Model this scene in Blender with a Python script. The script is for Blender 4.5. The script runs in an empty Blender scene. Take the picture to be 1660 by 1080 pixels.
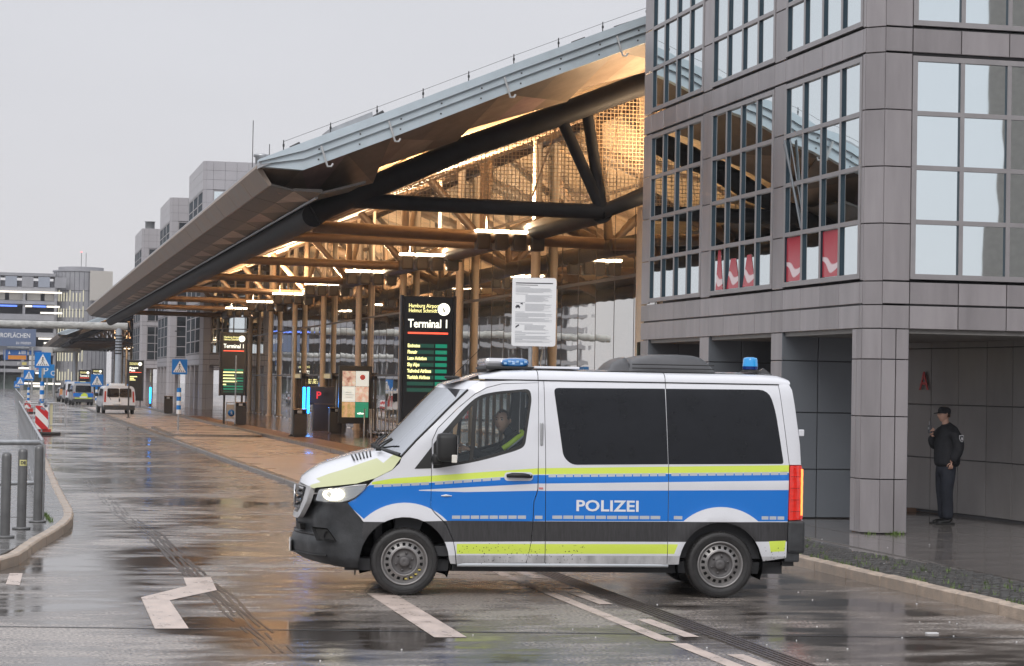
import bpy, bmesh, math, random
from mathutils import Vector, Matrix
from mathutils.geometry import delaunay_2d_cdt
random.seed(7)
R = math.radians
S = bpy.context.scene
COL = S.collection
# ---------------------------------------------------------------- camera
cam_d = bpy.data.cameras.new('camera'); cam = bpy.data.objects.new('camera', cam_d); COL.objects.link(cam)
cam_d.sensor_width = 36.0; cam_d.lens = 36.0 * 3500 / 1660; cam_d.clip_end = 3000; cam_d.clip_start = 0.2
cam.matrix_world = Matrix.Translation((0, 0, 2.17)) @ Matrix.Rotation(R(-13.1), 4, 'Z') @ \
    Matrix.Rotation(math.pi / 2 + math.atan(82.7 / 3500), 4, 'X') @ Matrix.Rotation(R(1.03), 4, 'Z')
S.camera = cam
# ---------------------------------------------------------------- sky: overcast, even, a little brighter towards the zenith
SUN_EL, SUN_ROT = 38, 205
W = bpy.data.worlds.new('World'); S.world = W; W.use_nodes = True
nt = W.node_tree; nt.nodes.clear()
out = nt.nodes.new('ShaderNodeOutputWorld'); bg = nt.nodes.new('ShaderNodeBackground'); bg.inputs[1].default_value = 0.1
sky = nt.nodes.new('ShaderNodeTexSky'); sky.sky_type = 'NISHITA'; sky.sun_disc = False
sky.sun_elevation = R(SUN_EL); sky.sun_rotation = R(SUN_ROT)
tc = nt.nodes.new('ShaderNodeTexCoord'); sep = nt.nodes.new('ShaderNodeSeparateXYZ'); nt.links.new(tc.outputs['Generated'], sep.inputs[0])
ramp = nt.nodes.new('ShaderNodeValToRGB'); nt.links.new(sep.outputs[2], ramp.inputs[0])
e = ramp.color_ramp.elements
e[0].position = 0.0; e[0].color = (.665, .645, .672, 1)
e[1].position = 1.0; e[1].color = (1.2, 1.2, 1.27, 1)
m_ = e.new(.06); m_.color = (.665, .655, .685, 1)
m_ = e.new(.20); m_.color = (.650, .655, .690, 1)
m_ = e.new(.5); m_.color = (.98, 1.0, 1.07, 1)
sc10 = nt.nodes.new('ShaderNodeVectorMath'); sc10.operation = 'SCALE'; sc10.inputs[3].default_value = 10.0
nt.links.new(ramp.outputs[0], sc10.inputs[0])
nz = nt.nodes.new('ShaderNodeTexNoise'); nz.inputs['Scale'].default_value = 4.5; nz.inputs['Detail'].default_value = 3
mp = nt.nodes.new('ShaderNodeMapping'); mp.inputs['Scale'].default_value = (1, 1, 3); nt.links.new(tc.outputs['Generated'], mp.inputs[0]); nt.links.new(mp.outputs[0], nz.inputs['Vector'])
cl = nt.nodes.new('ShaderNodeMapRange'); cl.inputs[3].default_value = .94; cl.inputs[4].default_value = 1.06; nt.links.new(nz.outputs[0], cl.inputs[0])
sc2 = nt.nodes.new('ShaderNodeVectorMath'); sc2.operation = 'SCALE'; nt.links.new(sc10.outputs[0], sc2.inputs[0]); nt.links.new(cl.outputs[0], sc2.inputs[3])
mx = nt.nodes.new('ShaderNodeMix'); mx.data_type = 'RGBA'; mx.inputs[0].default_value = .95
nt.links.new(sky.outputs[0], mx.inputs[6]); nt.links.new(sc2.outputs[0], mx.inputs[7])
nt.links.new(mx.outputs[2], bg.inputs[0]); nt.links.new(bg.outputs[0], out.inputs[0])
sun_d = bpy.data.lights.new('sun', 'SUN'); sun_d.energy = 1.25; sun_d.angle = R(30); sun_d.color = (1, .97, .93)
sun = bpy.data.objects.new('sun', sun_d); COL.objects.link(sun)
sun.rotation_euler = (R(90 - SUN_EL), 0, R(180 - SUN_ROT) + math.pi)
sun.rotation_euler = Vector((-math.sin(R(SUN_ROT)) * math.cos(R(SUN_EL)), -math.cos(R(SUN_ROT)) * math.cos(R(SUN_EL)), -math.sin(R(SUN_EL)))).to_track_quat('-Z', 'Y').to_euler()
S.view_settings.view_transform = 'Standard'; S.view_settings.look = 'None'; S.view_settings.exposure = 0.10; S.view_settings.gamma = 1
S.view_settings.use_curve_mapping = False
S.cycles.max_bounces = 7; S.cycles.glossy_bounces = 4; S.cycles.diffuse_bounces = 3; S.cycles.transmission_bounces = 6; S.cycles.transparent_max_bounces = 8
S.cycles.sample_clamp_indirect = 4; S.cycles.caustics_reflective = False; S.cycles.caustics_refractive = False

# ---------------------------------------------------------------- materials
MATS = {}
def mat(name, col=(.5, .5, .5), rough=.5, metal=0., var=0., vscale=4., bump=0., bscale=30., rvar=0., spec=.5, emit=None, estr=1., coat=0., ior=1.5, alpha=1., col2=None, stretch=None, trans=0., world=False, det=5):
    if name in MATS: return MATS[name]
    m = bpy.data.materials.new(name); m.use_nodes = True; t = m.node_tree; b = t.nodes['Principled BSDF']
    b.inputs['Base Color'].default_value = (*col, 1); b.inputs['Roughness'].default_value = rough; b.inputs['Metallic'].default_value = metal
    b.inputs['IOR'].default_value = ior; b.inputs['Specular IOR Level'].default_value = spec; b.inputs['Coat Weight'].default_value = coat
    b.inputs['Coat Roughness'].default_value = .04; b.inputs['Alpha'].default_value = alpha; b.inputs['Transmission Weight'].default_value = trans
    if emit: b.inputs['Emission Color'].default_value = (*emit, 1); b.inputs['Emission Strength'].default_value = estr
    if var or rvar or bump:
        c = t.nodes.new('ShaderNodeTexCoord'); v = c.outputs['Object']
        if world: v = t.nodes.new('ShaderNodeNewGeometry').outputs['Position']
        if stretch:
            mm = t.nodes.new('ShaderNodeMapping'); mm.inputs['Scale'].default_value = stretch; t.links.new(v, mm.inputs[0]); v = mm.outputs[0]
        n = t.nodes.new('ShaderNodeTexNoise'); n.inputs['Scale'].default_value = vscale; n.inputs['Detail'].default_value = det; n.inputs['Roughness'].default_value = .6; t.links.new(v, n.inputs['Vector'])
        if var:
            x = t.nodes.new('ShaderNodeMix'); x.data_type = 'RGBA'
            r = t.nodes.new('ShaderNodeMapRange'); r.inputs[1].default_value = .3; r.inputs[2].default_value = .7; t.links.new(n.outputs[0], r.inputs[0]); t.links.new(r.outputs[0], x.inputs[0])
            lo = col2 or tuple(k * (1 - var) for k in col); hi = tuple(min(1, k * (1 + var)) for k in col)
            x.inputs[6].default_value = (*lo, 1); x.inputs[7].default_value = (*hi, 1); t.links.new(x.outputs[2], b.inputs['Base Color'])
        if rvar:
            r = t.nodes.new('ShaderNodeMapRange'); r.inputs[1].default_value = .35; r.inputs[2].default_value = .65
            r.inputs[3].default_value = max(.01, rough - rvar); r.inputs[4].default_value = rough + rvar; t.links.new(n.outputs[0], r.inputs[0]); t.links.new(r.outputs[0], b.inputs['Roughness'])
        if bump:
            n2 = t.nodes.new('ShaderNodeTexNoise'); n2.inputs['Scale'].default_value = bscale; n2.inputs['Detail'].default_value = 3; t.links.new(v, n2.inputs['Vector'])
            bp = t.nodes.new('ShaderNodeBump'); bp.inputs['Strength'].default_value = bump; bp.inputs['Distance'].default_value = .02; t.links.new(n2.outputs[0], bp.inputs['Height']); t.links.new(bp.outputs[0], b.inputs['Normal'])
    MATS[name] = m
    return m
def glow(name, col, s): return mat(name, (.02, .02, .02), .5, emit=col, estr=s)

# ---------------------------------------------------------------- object helpers
def thing(name, label, cat, loc=(0, 0, 0), rz=0, group=None, kind=None):
    o = bpy.data.objects.new(name, None); COL.objects.link(o); o.location = loc; o.rotation_euler = (0, 0, rz); o.empty_display_size = .2
    tag(o, label, cat, group, kind); return o
def tag(o, label=None, cat=None, group=None, kind=None):
    if label: o['label'] = label
    if cat: o['category'] = cat
    if group: o['group'] = group
    if kind: o['kind'] = kind
    return o
def link(name, me, parent=None, loc=None, rot=None, scale=None, kind=None, label=None):
    o = bpy.data.objects.new(name, me); COL.objects.link(o)
    if parent: o.parent = parent
    if loc is not None: o.location = loc
    if rot is not None: o.rotation_euler = rot
    if scale is not None: o.scale = scale
    if kind: o['kind'] = kind
    if label: o['label'] = label
    return o
class MB:
    """collects shapes, then makes ONE mesh"""
    def __init__(s, off=(0, 0, 0)): s.v = []; s.f = []; s.m = []; s.sm = []; s.off = Vector(off); s.mats = []
    def mi(s, m):
        if m is None: return 0
        if m not in s.mats: s.mats.append(m)
        return s.mats.index(m)
    def add(s, vs, fs, m=None, smooth=False):
        b = len(s.v); s.v += [Vector(p) - s.off for p in vs]; k = s.mi(m)
        for f in fs: s.f.append([b + i for i in f]); s.m.append(k); s.sm.append(smooth)
        return s
    def box(s, a, b, m=None):
        x0, y0, z0 = a; x1, y1, z1 = b
        return s.add([(x0, y0, z0), (x1, y0, z0), (x1, y1, z0), (x0, y1, z0), (x0, y0, z1), (x1, y0, z1), (x1, y1, z1), (x0, y1, z1)],
                     [(0, 3, 2, 1), (4, 5, 6, 7), (0, 1, 5, 4), (1, 2, 6, 5), (2, 3, 7, 6), (3, 0, 4, 7)], m)
    def bbox(s, a, b, bev, m=None):
        """box with chamfered edges"""
        x0, y0, z0 = [min(a[i], b[i]) for i in range(3)]; x1, y1, z1 = [max(a[i], b[i]) for i in range(3)]
        bm = bmesh.new(); bmesh.ops.create_cube(bm, size=1)
        for v in bm.verts: v.co = Vector(((x0 + x1) / 2 + v.co.x * (x1 - x0), (y0 + y1) / 2 + v.co.y * (y1 - y0), (z0 + z1) / 2 + v.co.z * (z1 - z0)))
        bmesh.ops.bevel(bm, geom=bm.edges[:], offset=bev, segments=2, profile=.6, affect='EDGES')
        bm.verts.index_update(); s.add([v.co.copy() for v in bm.verts], [[v.index for v in f.verts] for f in bm.faces], m); bm.free(); return s
    def tube(s, pts, r, n=10, m=None, cap=True, smooth=True):
        pts = [Vector(p) for p in pts]; rs = r if isinstance(r, (list, tuple)) else [r] * len(pts); vs = []; fs = []
        for i, p in enumerate(pts):
            d = (pts[min(i + 1, len(pts) - 1)] - pts[max(i - 1, 0)]).normalized()
            u = d.cross(Vector((0, 0, 1)) if abs(d.z) < .9 else Vector((1, 0, 0))).normalized(); w = d.cross(u)
            for k in range(n):
                a = 2 * math.pi * k / n; vs.append(p + rs[i] * (math.cos(a) * u + math.sin(a) * w))
        for i in range(len(pts) - 1):
            for k in range(n): fs.append((i * n + k, i * n + (k + 1) % n, (i + 1) * n + (k + 1) % n, (i + 1) * n + k))
        s.add(vs, fs, m, smooth)
        if cap: s.add(vs[:n], [list(range(n))], m); s.add(vs[-n:], [list(range(n))[::-1]], m)
        return s
    def lathe(s, prof, n=24, c=(0, 0, 0), axis='z', m=None, smooth=True):
        c = Vector(c); vs = []; fs = []
        for r, h in prof:
            for k in range(n):
                a = 2 * math.pi * k / n; x, y = r * math.cos(a), r * math.sin(a)
                vs.append(c + (Vector((x, y, h)) if axis == 'z' else Vector((x, h, y)) if axis == 'y' else Vector((h, x, y))))
        for i in range(len(prof) - 1):
            for k in range(n): fs.append((i * n + k, i * n + (k + 1) % n, (i + 1) * n + (k + 1) % n, (i + 1) * n + k))
        return s.add(vs, fs, m, smooth)
    def prism(s, poly, a, b, plane='xz', m=None):
        """2D polygon pushed from a to b along the remaining axis"""
        n = len(poly)
        f3 = {'xz': lambda p, t: (p[0], t, p[1]), 'yz': lambda p, t: (t, p[0], p[1]), 'xy': lambda p, t: (p[0], p[1], t)}[plane]
        vs = [f3(p, a) for p in poly] + [f3(p, b) for p in poly]
        return s.add(vs, [list(range(n))[::-1], [n + i for i in range(n)]] + [(i, (i + 1) % n, n + (i + 1) % n, n + i) for i in range(n)], m)
    def build(s, name, m=None, parent=None, loc=None, kind=None, label=None, rot=None, autos=None):
        me = bpy.data.meshes.new(name); me.from_pydata([tuple(v) for v in s.v], [], s.f)
        if m is not None: me.materials.append(m); ids = [0] * len(s.f)
        else:
            for q in s.mats: me.materials.append(q)
            ids = s.m
        me.polygons.foreach_set('material_index', ids); me.polygons.foreach_set('use_smooth', s.sm)
        bm = bmesh.new(); bm.from_mesh(me); bmesh.ops.recalc_face_normals(bm, faces=bm.faces); bm.to_mesh(me); bm.free()
        me.update()
        return link(name, me, parent, loc, rot, kind=kind, label=label)
def copy_tree(o, parent=None):
    c = o.copy(); COL.objects.link(c)
    if parent: c.parent = parent; c.matrix_parent_inverse = o.matrix_parent_inverse.copy()
    for ch in KIDS(o): copy_tree(ch, c)
    return c
def KIDS(o): return [c for c in bpy.data.objects if c.parent == o]
def text(name, body, size, m, parent=None, loc=(0, 0, 0), rot=(R(90), 0, 0), depth=.004, bold=0., xs=1., align='LEFT', squeeze=1., label=None):
    c = bpy.data.curves.new(name, 'FONT'); c.body = body; c.size = size; c.extrude = depth; c.offset = bold; c.align_x = align; c.space_character = xs; c.resolution_u = 3
    o = bpy.data.objects.new(name, c); COL.objects.link(o); dg = bpy.context.evaluated_depsgraph_get()
    me = bpy.data.meshes.new_from_object(o.evaluated_get(dg)); bpy.data.objects.remove(o); bpy.data.curves.remove(c)
    me.materials.clear(); me.materials.append(m)
    return link(name, me, parent, loc, rot, (squeeze, 1, 1), label=label)
def inside(p, poly):
    x, y = p; r = False; j = len(poly) - 1
    for i in range(len(poly)):
        a, b = poly[i], poly[j]
        if (a[1] > y) != (b[1] > y) and x < (b[0] - a[0]) * (y - a[1]) / (b[1] - a[1]) + a[0]: r = not r
        j = i
    return r
def round_poly(poly, r, seg=4):
    """poly of (x, y) or (x, y, r): rounds every corner"""
    o = []; n = len(poly)
    for i in range(n):
        p = Vector(poly[i][:2]); a = Vector(poly[i - 1][:2]); b = Vector(poly[(i + 1) % n][:2]); rr = poly[i][2] if len(poly[i]) > 2 else r
        da, db = (a - p), (b - p); rr = min(rr, da.length * .48, db.length * .48)
        if rr < 1e-4: o.append(tuple(p)); continue
        A = p + da.normalized() * rr; B = p + db.normalized() * rr
        for k in range(seg + 1):
            t = k / seg; q = A.lerp(p, t).lerp(p.lerp(B, t), t); o.append((q.x, q.y))
    return o
def cdt_patch(outer, holes, regions, step, fn, mats, name, parent, thick=0., smooth=True, kind=None, label=None):
    """triangulates outer minus holes on a fine net, paints regions, and lifts (u, v) into space with fn(u, v, depth)"""
    vs = []; es = []
    def loop(P, closed=True):
        b = len(vs); vs.extend(Vector(p) for p in P); n = len(P); es.extend((b + i, b + (i + 1) % n) for i in range(n if closed else n - 1))
    def dens(P):
        o = []
        for i in range(len(P)):
            a = Vector(P[i][:2]); b = Vector(P[(i + 1) % len(P)][:2]); k = max(1, int((b - a).length / step)); o += [tuple(a.lerp(b, t / k)) for t in range(k)]
        return o
    outer = dens(outer); holes = [dens(h) for h in holes]; loop(outer)
    for h in holes: loop(h)
    for r, _ in regions: loop(dens(r))
    x0 = min(p[0] for p in outer); x1 = max(p[0] for p in outer); y0 = min(p[1] for p in outer); y1 = max(p[1] for p in outer)
    i = 0; y = y0 + step / 2
    while y < y1:
        x = x0 + step * (.25 if i % 2 else .75)
        while x < x1:
            if inside((x, y), outer) and not any(inside((x, y), h) for h in holes): vs.append(Vector((x + 1e-4 * math.sin(37 * y), y)))
            x += step
        y += step * .87; i += 1
    V, E, Fc, *_ = delaunay_2d_cdt(vs, es, [], 0, 1e-5)
    mb = MB(); keep = []; ids = []
    for f in Fc:
        c = (sum(V[k][0] for k in f) / 3, sum(V[k][1] for k in f) / 3)
        if not inside(c, outer) or any(inside(c, h) for h in holes): continue
        k = 0
        for r, mi_ in regions:
            if inside(c, r): k = mi_
        keep.append(list(f)); ids.append(k)
    me = bpy.data.meshes.new(name); pts = [fn(p[0], p[1], 0.) for p in V]; fs = list(keep); mids = list(ids)
    if thick:
        n = len(pts); pts += [fn(p[0], p[1], thick) for p in V]; cnt = {}
        for f in keep:
            for a, b in ((f[0], f[1]), (f[1], f[2]), (f[2], f[0])): cnt.setdefault((min(a, b), max(a, b)), []).append((a, b))
        for f in keep: fs.append([k + n for k in f][::-1]); mids.append(0)
        for kk, l in cnt.items():
            if len(l) == 1: a, b = l[0]; fs.append([a, b, b + n, a + n]); mids.append(0)
    me.from_pydata([tuple(p) for p in pts], [], fs)
    for q in mats: me.materials.append(q)
    me.polygons.foreach_set('material_index', mids); me.polygons.foreach_set('use_smooth', [smooth and len(f) == 3 for f in fs])
    bm = bmesh.new(); bm.from_mesh(me)
    bmesh.ops.delete(bm, geom=[v for v in bm.verts if not v.link_faces], context='VERTS')
    bmesh.ops.recalc_face_normals(bm, faces=bm.faces)
    for ed in bm.edges:
        if len(ed.link_faces) == 2 and ed.calc_face_angle(0) > R(40): ed.smooth = False
    bm.to_mesh(me); bm.free(); me.update()
    return link(name, me, parent, kind=kind, label=label)
# ================================================================= MATERIALS OF THE PLACE
def wet_asphalt():
    m = bpy.data.materials.new('wet_asphalt'); m.use_nodes = True; t = m.node_tree; N = t.nodes.new; L = t.links.new; b = t.nodes['Principled BSDF']
    c = N('ShaderNodeTexCoord'); P = c.outputs['Object']
    def noise(scale, det=4, st=(1, 1, 1), rough=.55):
        mm = N('ShaderNodeMapping'); mm.inputs['Scale'].default_value = st; L(P, mm.inputs[0])
        n = N('ShaderNodeTexNoise'); n.inputs['Scale'].default_value = scale; n.inputs['Detail'].default_value = det; n.inputs['Roughness'].default_value = rough; L(mm.outputs[0], n.inputs['Vector']); return n.outputs[0]
    def rng(s, a, b_, lo, hi):
        r = N('ShaderNodeMapRange'); r.inputs[1].default_value = a; r.inputs[2].default_value = b_; r.inputs[3].default_value = lo; r.inputs[4].default_value = hi; L(s, r.inputs[0]); return r.outputs[0]
    big = noise(.38, 3, (.8, .8, 1)); mid = noise(1.7, 4, (.7, 1.6, 1), .55); fine = noise(85, 3); 
    ad = N('ShaderNodeMath'); ad.operation = 'ADD'; L(rng(big, .3, .7, 0, .62), ad.inputs[0]); L(rng(mid, .3, .7, 0, .38), ad.inputs[1])
    wet = rng(ad.outputs[0], .31, .67, 0, 1)                       # 1 = standing film of water
    agg = rng(noise(34, 3), .40, .62, 0, 1)
    mixc = N('ShaderNodeMix'); mixc.data_type = 'RGBA'; mixc.inputs[6].default_value = (.11, .095, .085, 1); mixc.inputs[7].default_value = (.50, .44, .39, 1); L(agg, mixc.inputs[0])
    mixd = N('ShaderNodeMix'); mixd.data_type = 'RGBA'; L(wet, mixd.inputs[0]); L(mixc.outputs[2], mixd.inputs[6]); mixd.inputs[7].default_value = (.062, .052, .045, 1)
    L(mixd.outputs[2], b.inputs['Base Color'])
    L(rng(wet, 0, 1, .30, .045), b.inputs['Roughness']); b.inputs['IOR'].default_value = 1.6
    h = N('ShaderNodeMath'); h.operation = 'MULTIPLY'; L(fine, h.inputs[0]); L(rng(wet, 0, 1, 1, .10), h.inputs[1])
    h2 = N('ShaderNodeMath'); h2.operation = 'MULTIPLY_ADD'; L(mid, h2.inputs[0]); h2.inputs[1].default_value = .5; L(h.outputs[0], h2.inputs[2])
    bp = N('ShaderNodeBump'); bp.inputs['Strength'].default_value = .20; bp.inputs['Distance'].default_value = .012; L(h2.outputs[0], bp.inputs['Height']); L(bp.outputs[0], b.inputs['Normal'])
    return m
M_ROAD = wet_asphalt()
M_PAVE = mat('wet_concrete_slab', (.15, .145, .14), .22, var=.25, vscale=1.7, rvar=.14, bump=.12, bscale=26)
M_SLAB = mat('wet_dark_slab', (.15, .135, .125), .10, var=.25, vscale=1.3, rvar=.07, bump=.05, bscale=14)
M_LAYBY = mat('layby_concrete', (.46, .36, .29), .30, var=.12, vscale=.35, rvar=.08, bump=.12, bscale=60, det=2)
M_CLINK = mat('wet_clinker', (.24, .15, .105), .12, var=.15, vscale=.6, det=2, rvar=.05, bump=.12, bscale=30)
M_KERB = mat('kerb_granite', (.42, .34, .27), .42, var=.25, vscale=6, rvar=.15, bump=.3, bscale=45)
M_KERB2 = mat('kerb_granite_dark', (.17, .15, .135), .35, var=.3, vscale=6, bump=.3, bscale=45)
M_PAINT = mat('worn_road_paint', (.56, .46, .40), .36, var=.14, vscale=5, rvar=.14, bump=.3, bscale=90, stretch=(1, .6, 1), world=True)
M_COB = mat('cobble_stone', (.055, .052, .048), .38, var=.5, vscale=9, rvar=.15, bump=.3, bscale=60)
M_GRASS = mat('weed_green', (.10, .16, .03), .6)
M_BLACK = mat('black_joint', (.012, .012, .013), .5)
M_DARKMET = mat('dark_metal', (.05, .05, .053), .42, .3, var=.2, vscale=6)
M_GALV = mat('galvanised_steel', (.42, .43, .44), .42, .8, var=.18, vscale=10)
M_BOLL = mat('bollard_grey', (.14, .14, .14), .38, .4, var=.15, vscale=5)
M_WHITE = mat('white_plastic', (.75, .75, .76), .45)
M_SIGNBLUE = mat('sign_blue', (.0, .17, .55), .35)
M_SIGNWHITE = mat('sign_white', (.8, .8, .8), .4)
M_RED = mat('sign_red', (.55, .02, .025), .4)
# ================================================================= GROUND
KZ = .12
def sheet(name, poly, z, m, kind='structure', thick=None):
    mb = MB(); n = len(poly)
    if thick: mb.prism(poly, z - thick, z, 'xy')
    else: mb.add([(p[0], p[1], z) for p in poly], [list(range(n))])
    return mb.build(name, m, kind=kind)
sheet('road', [(-250, -120), (350, -120), (350, 900), (-250, 900)], 0, M_ROAD)
def smooth_line(pts, step):
    P = []
    for i in range(len(pts) - 1):
        p0 = Vector(pts[max(i - 1, 0)]); p1 = Vector(pts[i]); p2 = Vector(pts[i + 1]); p3 = Vector(pts[min(i + 2, len(pts) - 1)])
        n = max(1, int((p2 - p1).length / .2))
        for k in range(n):
            t = k / n; P.append(.5 * ((2 * p1) + (-p0 + p2) * t + (2 * p0 - 5 * p1 + 4 * p2 - p3) * t * t + (-p0 + 3 * p1 - 3 * p2 + p3) * t ** 3))
    P.append(Vector(pts[-1])); out_ = [P[0]]; acc = 0
    for a, b in zip(P, P[1:]):
        acc += (b - a).length
        if acc >= step: out_.append(b); acc = 0
    if (out_[-1] - P[-1]).length > .05: out_.append(P[-1])
    return out_
def kerb(name, pts, width, h, m, stone=.5, side=-1, far_after=None, label=None):
    """a row of kerb stones along pts; the stones lie on the side given, each a piece of its own until far_after"""
    L_ = smooth_line(pts, stone); root = bpy.data.objects.new(name, None); COL.objects.link(root); root['kind'] = 'structure'
    far = MB()
    for i, (a, b) in enumerate(zip(L_, L_[1:])):
        d = (b - a).normalized(); n = Vector((-d.y, d.x)) * side * width; g = d * .011; j = random.uniform(-.006, .006); hh = h + random.uniform(-.004, .004)
        # neighbours share the mitre closely enough for a gentle bend
        A = a + g; B = b - g; q = [(A.x, A.y), (B.x, B.y), (B.x + n.x, B.y + n.y), (A.x + n.x, A.y + n.y)]
        bev = .018; nn = n.normalized()
        if far_after and a.y > far_after: far.prism(q, -.05, hh, 'xy'); continue
        mb = MB(off=(A.x, A.y, 0)); vs = []
        lo = [(p[0], p[1], -.05) for p in q]; mid_ = [(p[0] + nn.x * j, p[1] + nn.y * j, hh - bev) for p in q]
        c = Vector((sum(p[0] for p in q) / 4, sum(p[1] for p in q) / 4)); top = [(p[0] + (c.x - p[0]) * .05 + nn.x * (bev if k < 2 else -bev) + nn.x * j, p[1] + (c.y - p[1]) * .05 + nn.y * (bev if k < 2 else -bev), hh) for k, p in enumerate(q)]
        vs = lo + mid_ + top
        fs = [(k, (k + 1) % 4, 4 + (k + 1) % 4, 4 + k) for k in range(4)] + [(4 + k, 4 + (k + 1) % 4, 8 + (k + 1) % 4, 8 + k) for k in range(4)] + [(8, 9, 10, 11)]
        mb.add(vs, fs); mb.build('kerb_stone', m, root, (A.x, A.y, 0))
    if far.v: far.build('kerb_run', m, root, kind='stuff')
    return root
# left island, its kerb curving round beside the bollards
LK = [(-9, 21.2), (-4, 22.0), (-1.5, 23.1), (-.04, 24.66), (.39, 27.43), (.75, 30.0), (.97, 32.33), (1.0, 35.3), (.97, 42), (.97, 56), (.95, 80)]
kerb('left_kerb', LK, .15, KZ + .01, M_KERB, .62, 1, 58)
inner = [(p[0] - .10, p[1] + .06) for p in LK]
sheet('left_pavement', [(-120, 30)] + [(-9, 21.32)] + inner[1:] + [(.8, 420), (-120, 420)], KZ, M_PAVE, thick=.2)
# slab joints on the left island: slabs nearest the bollards lie proud as pieces
r_ = bpy.data.objects.new('left_paving', None); COL.objects.link(r_); r_['kind'] = 'structure'
Lp = smooth_line(LK, .3)
def inside_island(x, y):
    xs = [p.x for p in Lp if abs(p.y - y) < .35]
    return xs and x < min(xs) - .22
for i in range(6):
    for j in range(12):
        x0 = .55 - (i + 1) * .8 + .02; y0 = 25.6 + j * 1.6
        if inside_island(x0 + .8, y0) and inside_island(x0 + .8, y0 + 1.6):
            MB(off=(x0, y0, 0)).bbox((x0, y0, KZ - .03), (x0 + .785, y0 + 1.585, KZ + .006 + random.uniform(-.001, .002)), .006).build('paving_slab', M_PAVE, r_, (x0, y0, 0))
# terminal side: kerb and lay-by, second kerb, clinker forecourt
kerb('layby_kerb', [(9.3, 34.2), (7.2, 34.6), (6.0, 36.2), (5.72, 39), (5.66, 46), (5.55, 60), (5.3, 90), (5.1, 115), (5.0, 150)], .22, .10, M_KERB2, 1.0, -1, 75)
sheet('layby', [(9.4, 34.4), (7.3, 34.8), (6.15, 36.4), (5.85, 39), (5.8, 46), (5.7, 60), (5.45, 90), (5.25, 115), (5.15, 150), (9.2, 150), (9.3, 34.4)], .085, M_LAYBY, thick=.2)
kerb('forecourt_kerb', [(9.18, 34.5), (9.18, 60), (9.05, 90), (8.95, 115), (8.9, 150)], .20, .20, M_KERB2, 1.0, -1, 82)
sheet('forecourt', [(9.35, 34.5), (9.35, 60), (9.2, 90), (9.1, 115), (9.05, 240), (30, 240), (30, 34.5)], .175, M_CLINK, thick=.25)
# brick-band of the forecourt edge (matt clinker strip seen along the kerb)
sheet('clinker_band', [(9.42, 34.6), (9.42, 60), (9.27, 90), (9.17, 115), (10.0, 115), (10.2, 90), (10.5, 60), (10.6, 34.6)], .181, mat('clinker_matt', (.13, .075, .055), .5, var=.3, vscale=8, bump=.4, bscale=50))
# near right: kerb, cobbles, big wet slabs
kerb('right_kerb', [(9.46, 12), (9.47, 34.4)], .16, KZ + .01, M_KERB, .95, -1)
sheet('right_pavement', [(9.6, 11.5), (9.6, 34.45), (19, 34.45), (19, 42.3), (34, 42.3), (34, 11.5)], KZ - .012, M_SLAB, thick=.3)
cb = MB(); y = 12.0; row = 0
while y < 30.6:
    x = 9.66 + (row % 2) * .055
    while x < 10.62 + .12 * math.sin(y * .9):
        w_ = .098 + random.uniform(-.012, .012); l_ = .098 + random.uniform(-.012, .012); z = KZ + .006 + random.uniform(-.009, .007); dx = random.uniform(-.008, .008)
        a0 = (x + dx, y); i_ = .012
        cb.add([(a0[0], a0[1], KZ - .03), (a0[0] + w_, a0[1], KZ - .03), (a0[0] + w_, a0[1] + l_, KZ - .03), (a0[0], a0[1] + l_, KZ - .03),
                (a0[0] + i_, a0[1] + i_, z), (a0[0] + w_ - i_, a0[1] + i_, z), (a0[0] + w_ - i_, a0[1] + l_ - i_, z), (a0[0] + i_, a0[1] + l_ - i_, z)],
               [(0, 1, 5, 4), (1, 2, 6, 5), (2, 3, 7, 6), (3, 0, 4, 7), (4, 5, 6, 7)])
        x += .112
    y += .112; row += 1
cb.build('cobblestones', M_COB, kind='stuff')
r_ = bpy.data.objects.new('slab_paving', None); COL.objects.link(r_); r_['kind'] = 'structure'
for i in range(7):
    for j in range(20):
        x0 = 10.86 + i * .9; y0 = 14.0 + j * .95
        if y0 > 34: continue
        MB().box((0, 0, 0), (.888, .938, .012 + random.uniform(-.0015, .0015))).build('paving_slab', M_SLAB, r_, (x0, y0, KZ - .01))
# weeds in the joints
wd = MB()
def weed(x, y, z, n, s):
    for k in range(n):
        a = random.uniform(0, 6.28); r = random.uniform(0, s); px, py = x + r * math.cos(a) * 1.4, y + r * math.sin(a); h = random.uniform(.02, .07); t = random.uniform(0, 6.28); w_ = .006
        wd.add([(px - w_ * math.sin(t), py + w_ * math.cos(t), z), (px + w_ * math.sin(t), py - w_ * math.cos(t), z), (px + h * .5 * math.cos(t), py + h * .5 * math.sin(t), z + h)], [(0, 1, 2)])
weed(12.35, 28.78, KZ, 120, .11); weed(12.0, 28.85, KZ, 30, .06)
for _ in range(60): weed(random.uniform(9.62, 10.6), random.uniform(18, 28), KZ, 6, .05)
for _ in range(14): weed(9.62, random.uniform(18, 27), KZ, 14, .05)
for q in range(16): weed(.62 - q * .004, 31.0 + q * .13, KZ, 9, .03)
wd.build('weeds', M_GRASS, kind='stuff')
# small litter: pale crumbs
lt = MB()
for _ in range(46):
    x, y = random.choice([(random.uniform(5.9, 9.3), random.uniform(15.5, 22)), (random.uniform(9.7, 15), random.uniform(20, 30)), (random.uniform(2, 9), random.uniform(16, 19))])
    s = random.uniform(.004, .009); lt.box((x, y, .001 if x < 9.4 else KZ + .008), (x + s * 1.6, y + s, .008 if x < 9.4 else KZ + .014))
lt.box((8.05, 18.0, .002), (8.16, 18.05, .012)); lt.build('litter', M_WHITE, kind='stuff')

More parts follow.
